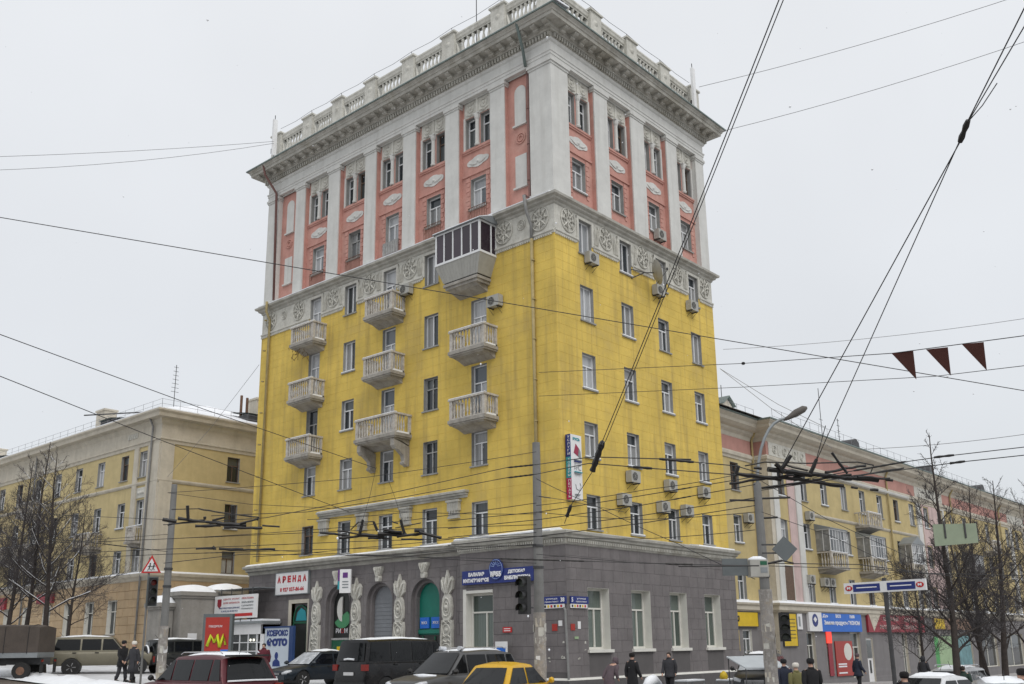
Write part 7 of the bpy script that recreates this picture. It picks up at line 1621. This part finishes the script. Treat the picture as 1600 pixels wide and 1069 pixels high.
wire('upper trolley wire from right edge through the right crossing', [(1640, 694, 20), (1475, 713, 21), (1412, 722, 21.5), (1240, 752, 22)], .010, thick=[(0, .90, 1.1, .03), (2, -.02, .45, .025)]); wire('second trolley wire from right edge through the right crossing', [(1640, 707, 19), (1500, 722, 20), (1350, 742, 21), (1190, 766, 22)], .010, thick=[(1, -.05, .1, .03)])
wire('trolley wire from central insulator to the right crossing, upper', [(790, 731, 30), (838, 726, 29.3), (925, 714, 22), (1030, 717, 21.5), (1150, 728, 21.5), (1190, 740, 21.5)], .012, thick=[(0, .1, .9, .03), (3, .0, .45, .035)]); wire('trolley wire from central insulator to the right crossing, lower', [(790, 747, 30), (838, 741, 29.3), (921, 724, 22), (1019, 732, 21.5), (1150, 742, 21.5)], .012, thick=[(0, .1, .9, .03), (2, .7, 1.0, .035)])
wire('trolley wire from pole to the left crossing over yellow wall, upper', [(795, 730, 29.5), (604, 772, 29), (416, 809, 28), (255, 820, 28)], .011); wire('trolley wire from pole to the left crossing over yellow wall, lower', [(795, 746, 29.5), (634, 776, 29), (480, 800, 28.5), (330, 806, 28)], .011)
wire('span wire from left pole to the central pole', [(262, 770, 33), (571, 746, 31), (838, 706, 29.4)], .009, 0.02); wire('span wire from left pole sinking to the middle crossing', [(262, 770, 33), (390, 788, 32), (640, 800, 31)], .008)
wire('service wire from central pole into the tower corner', [(838, 775, 29.4), (880, 781, 33), (975, 800, 38)], .009, thick=[(0, .1, .5, .02)]); wire('span wire from central pole across the stone base to the left', [(838, 850, 29.4), (600, 868, 30), (380, 866, 31), (256, 880, 33)], .012)
wire('wire with thick sleeve crossing the library sign', [(540, 868, 27), (780, 873, 26), (913, 877, 25), (1082, 882, 25), (1190, 884, 25.5)], .009, thick=[(1, .0, 1., .022), (2, .75, 1.0, .03)]); wire('thin wire across the upper stone wall to the right', [(838, 866, 29.4), (1000, 880, 27), (1190, 884, 25.5)], .008)
wire('black cable from lamp pole past metro sign to the trees', [(1190, 880, 25.6), (1340, 882, 26), (1450, 896, 27), (1620, 900, 27)], .012); wire('thin wire from lamp pole under the diamond sign to the right', [(1190, 884, 25.6), (1380, 890, 26), (1620, 912, 27)], .009)
for k, (y0, y1, y2, lab) in enumerate(((800, 775, 745, 'first'), (812, 790, 757, 'second'), (826, 806, 778, 'third'), (838, 818, 790, 'fourth'))):
    wire(lab+' from top of the wires fanning from the central pole to the lamp pole', [(700, y0+14, 30), (842, y0, 29.4), (1000, y1, 27), (1180, y2, 25.8)], .012, thick=[(2, .3, .45, .022)] if k < 2 else [])
for k, (y0, y1, lab) in enumerate(((858, 838, 'first'), (866, 852, 'second'), (842, 820, 'third'))):
    wire(lab+' of the low wires running left from the central pole past the cornice', [(120, y0+6, 34), (262, y0, 33), (560, (y0+y1)/2-2, 31), (838, y1, 29.4)], .011, thick=[(1, .2, .30, .018)] if k else [])
wire('wire from left pole to the left edge at mid crossing height', [(262, 812, 33), (120, 806, 33), (-30, 800, 33)], .009); wire('lower wire from left pole to the left edge through the trees', [(262, 862, 33), (120, 845, 33), (-30, 838, 33)], .010, thick=[(0, .3, .7, .02)]); wire('third wire from left pole to the left edge over the tree trunks', [(262, 835, 33), (170, 842, 33), (-30, 858, 33)], .008)
wire('wire falling from lamp pole arm across the balconies to the right', [(1190, 752, 26), (1290, 810, 27), (1440, 880, 28)], .009); wire('lower wire falling from lamp pole across the yellow terrace', [(1190, 800, 26), (1300, 838, 27), (1440, 905, 28)], .008)
wire('left thin hanger above the middle crossing', [(588, 730, 33.5), (578, 775, 33.3), (566, 815, 33)], .007); wire('right thin hanger above the middle crossing', [(600, 732, 33.5), (618, 780, 33.3), (628, 812, 33)], .007)
wire('thin telephone wire down the left sky to the tower', [(405, 570, 48), (330, 668, 55), (262, 745, 60)], .010, 0, 'wiregrey')
for k, (pts, lab) in enumerate(((((262, 842, 33), (560, 822, 31), (838, 786, 29.4)), 'from the left pole climbing over the low yellow windows'), (((395, 870, 31), (560, 856, 31), (740, 838, 30.5), (838, 832, 29.4)), 'skimming the snowy cornice left of the central pole'), (((480, 812, 31), (640, 800, 31), (838, 803, 29.4)), 'level across the shelf consoles'), (((838, 800, 29.4), (1000, 812, 28), (1180, 800, 25.8)), 'sagging across the right yellow wall above the cornice'),
    (((838, 748, 29.4), (930, 790, 29), (1060, 850, 28.5), (1180, 905, 26)), 'falling from the central pole across the right windows'), (((838, 838, 29.4), (1000, 842, 28), (1180, 828, 25.8)), 'just above the right cornice'), (((400, 858, 31), (620, 868, 31), (838, 880, 29.4)), 'along the top of the stone arches'), (((838, 790, 29.4), (1010, 765, 27), (1150, 742, 25.8)), 'rising from the central pole to the big crossing'))):
    wire('fine wire '+lab, pts, .010, .03)
# trolley-wire crossings: bars, guides and insulators
def crossing(label, bars, d):
    p0 = at(bars[0][0], bars[0][1], d); t = thing('trolley_wire_crossing', label, 'wire crossing', p0, 0, 'trolley wire crossings')
    for (x0, y0, x1, y1, r_, dd0, dd1) in bars:
        a, c = at(x0, y0, d+dd0)-p0, at(x1, y1, d+dd1)-p0; b = B(); n = max(2, int((c-a).length/.14)); rq = random.Random(int(x0+y0))
        b.tube([a.lerp(c, k/n)+Vector((0, 0, rq.uniform(-.012, .012) if r_ > .02 else 0)) for k in range(n+1)], [r_*(1+.35*(rq.random()-.4)) if r_ > .02 else r_ for k in range(n+1)], 6); part('insulator' if r_ >= .035 else 'crossing_bar', b, M['insul'], t)
    return t
crossing('large black trolley wire crossing in front of the pink pavilion', [(1148, 740, 1220, 749, .045, 0, .3), (1200, 733, 1268, 742, .055, 0, .2), (1268, 741, 1330, 748, .055, .2, .4), (1330, 746, 1372, 751, .05, .4, .5), (1215, 745, 1268, 752, .04, .1, .2), (1268, 753, 1318, 760, .045, .2, .3), (1140, 756, 1240, 742, .028, .5, 0), (1190, 763, 1270, 752, .028, .6, .2), (1240, 746, 1265, 741, .04, .2, .2), (1290, 738, 1352, 727, .030, 0, .6), (1270, 750, 1330, 742, .03, .2, .4), (1310, 748, 1412, 731, .022, .3, 1), (1222, 732, 1236, 712, .045, 0, 0), (1266, 740, 1276, 718, .045, 0, 0), (1324, 740, 1300, 708, .028, 0, 0), (1154, 727, 1149, 744, .04, 0, 0), (1212, 725, 1225, 738, .05, 0, 0), (1164, 728, 1195, 722, .016, 0, 0), (1195, 722, 1260, 724, .016, 0, .1), (1260, 724, 1340, 722, .016, .1, .4), (1340, 722, 1365, 727, .016, .4, .5), (1365, 727, 1360, 740, .012, .5, .5), (1228, 727, 1262, 736, .022, 0, 0), (1384, 750, 1395, 751, .03, .6, .6), (1330, 761, 1340, 762, .03, .3, .3), (1360, 765, 1372, 766, .03, .3, .3), (1178, 731, 1190, 732, .03, 0, 0), (1340, 745, 1390, 748, .03, .3, .5)], 21.8)
crossing('black trolley wire crossing before the arches and low yellow windows', [(500, 832, 545, 837, .04, 0, .2), (527, 829, 565, 836, .03, 0, .2), (560, 836, 600, 838, .06, .2, .3), (590, 834, 635, 836, .07, .2, .4), (620, 838, 665, 834, .05, .3, .5), (655, 832, 690, 840, .05, .3, .4), (600, 828, 628, 832, .05, .2, .3), (528, 841, 560, 838, .045, 0, .2), (627, 842, 662, 843, .03, .3, .5), (562, 835, 567, 812, .05, 0, 0), (632, 834, 626, 812, .05, 0, 0), (590, 830, 584, 816, .04, 0, 0), (548, 828, 560, 816, .02, 0, 0), (560, 816, 585, 815, .018, 0, 0), (612, 815, 622, 818, .025, 0, 0), (618, 825, 658, 817, .02, .1, .5), (648, 829, 662, 830, .07, .3, .4), (575, 841, 610, 842, .035, .2, .3)], 32)
crossing('black trolley wire crossing in front of the left block and pole', [(254, 812, 276, 815, .06, 0, .1), (278, 810, 300, 813, .05, 0, .1), (295, 813, 345, 818, .045, .1, .3), (262, 820, 320, 813, .03, 0, .2), (305, 822, 345, 821, .045, .1, .3), (340, 818, 385, 821, .065, .2, .4), (350, 824, 410, 825, .045, .2, .5), (375, 818, 403, 811, .03, .3, .5), (294, 811, 293, 790, .05, 0, 0), (364, 815, 364, 790, .06, 0, 0), (320, 812, 320, 807, .04, 0, 0), (332, 813, 352, 808, .03, 0, 0), (268, 796, 310, 795, .014, 0, .1), (310, 795, 360, 803, .022, .1, .3), (360, 803, 404, 808, .022, .3, .5), (404, 808, 402, 813, .025, .5, .5), (410, 821, 437, 823, .03, .5, .7), (306, 857, 338, 857, .03, .3, .5), (342, 858, 380, 859, .045, .4, .6), (380, 859, 430, 858, .035, .6, .8), (332, 855, 336, 858, .05, .3, .3)], 28.5)
crossing('pair of black bars of trolley wire left of the lamp pole and box', [(1080, 718, 1030, 717, .02, 0, 0), (1060, 885, 1186, 884, .018, 0, 0), (1200, 880, 1222, 876, .03, 0, 0), (1222, 876, 1240, 880, .02, 0, 0)], 24)
for k, (px, py, d, lab) in enumerate(((1393, 552, 22, 'left'), (1447, 546, 21.6, 'middle'), (1503, 538, 21.2, 'right'))):
    a = at(px, py, d); c = at(px+34, py-3.5, d-.25); e_ = at(px+39, py+41, d-.15); b = B()
    mid = (a+c)/2; n = ((c-a).cross(e_-a)).normalized()*.006; nn = 5
    tri = [a-a, c-a, e_-a]
    b.quad(tri[0]+n, tri[1]+n, tri[2]+n); b.quad(tri[0]-n, tri[1]-n, tri[2]-n); b.quad(tri[0]+n, tri[1]+n, tri[1]-n, tri[0]-n); b.quad(tri[1]+n, tri[2]+n, tri[2]-n, tri[1]-n); b.quad(tri[2]+n, tri[0]+n, tri[0]-n, tri[2]-n)
    p_ = part('pennant', b, M['pennant'], None, a); tag(p_, lab+'most brown triangular pennant on its wire' if lab != 'middle' else 'middle one of three brown triangular pennants', 'pennant', 'pennants on the wire')
# icicle-brown dry growth under the leftmost balcony
b = B(); rq = random.Random(2)
for k in range(60):
    x, y, z = rq.gauss(-18.2, .3), -rq.uniform(.15, .8), 18.75-abs(rq.gauss(0, .3)); b.tube([(x, y, z), (x+rq.gauss(0, .15), y+rq.gauss(0, .1), z-rq.uniform(.05, .3))], .018, 3)
part('dry_creeper', b, mat('dry_creeper', (.20, .13, .05), .9, .3, 8), tower, kind='stuff', **F_L)
# falling snow
b = B(); rq = random.Random(9)
for k in range(160):
    q = at(rq.uniform(-20, 1620), rq.uniform(-20, 1080), rq.uniform(5, 34)); r_ = rq.uniform(.004, .009)
    if q.z < .3: continue
    i = len(b.v); b.v += [tuple(q+Vector(v)*r_) for v in ((1, 0, 0), (-1, 0, 0), (0, 1, 0), (0, -1, 0), (0, 0, 1), (0, 0, -1))]
    for f in ((0, 2, 4), (2, 1, 4), (1, 3, 4), (3, 0, 4), (2, 0, 5), (1, 2, 5), (3, 1, 5), (0, 3, 5)): b.f.append(tuple(i+j for j in f)); b.m.append(0)
part('falling_snow', b, M['snow'], None, kind='stuff')
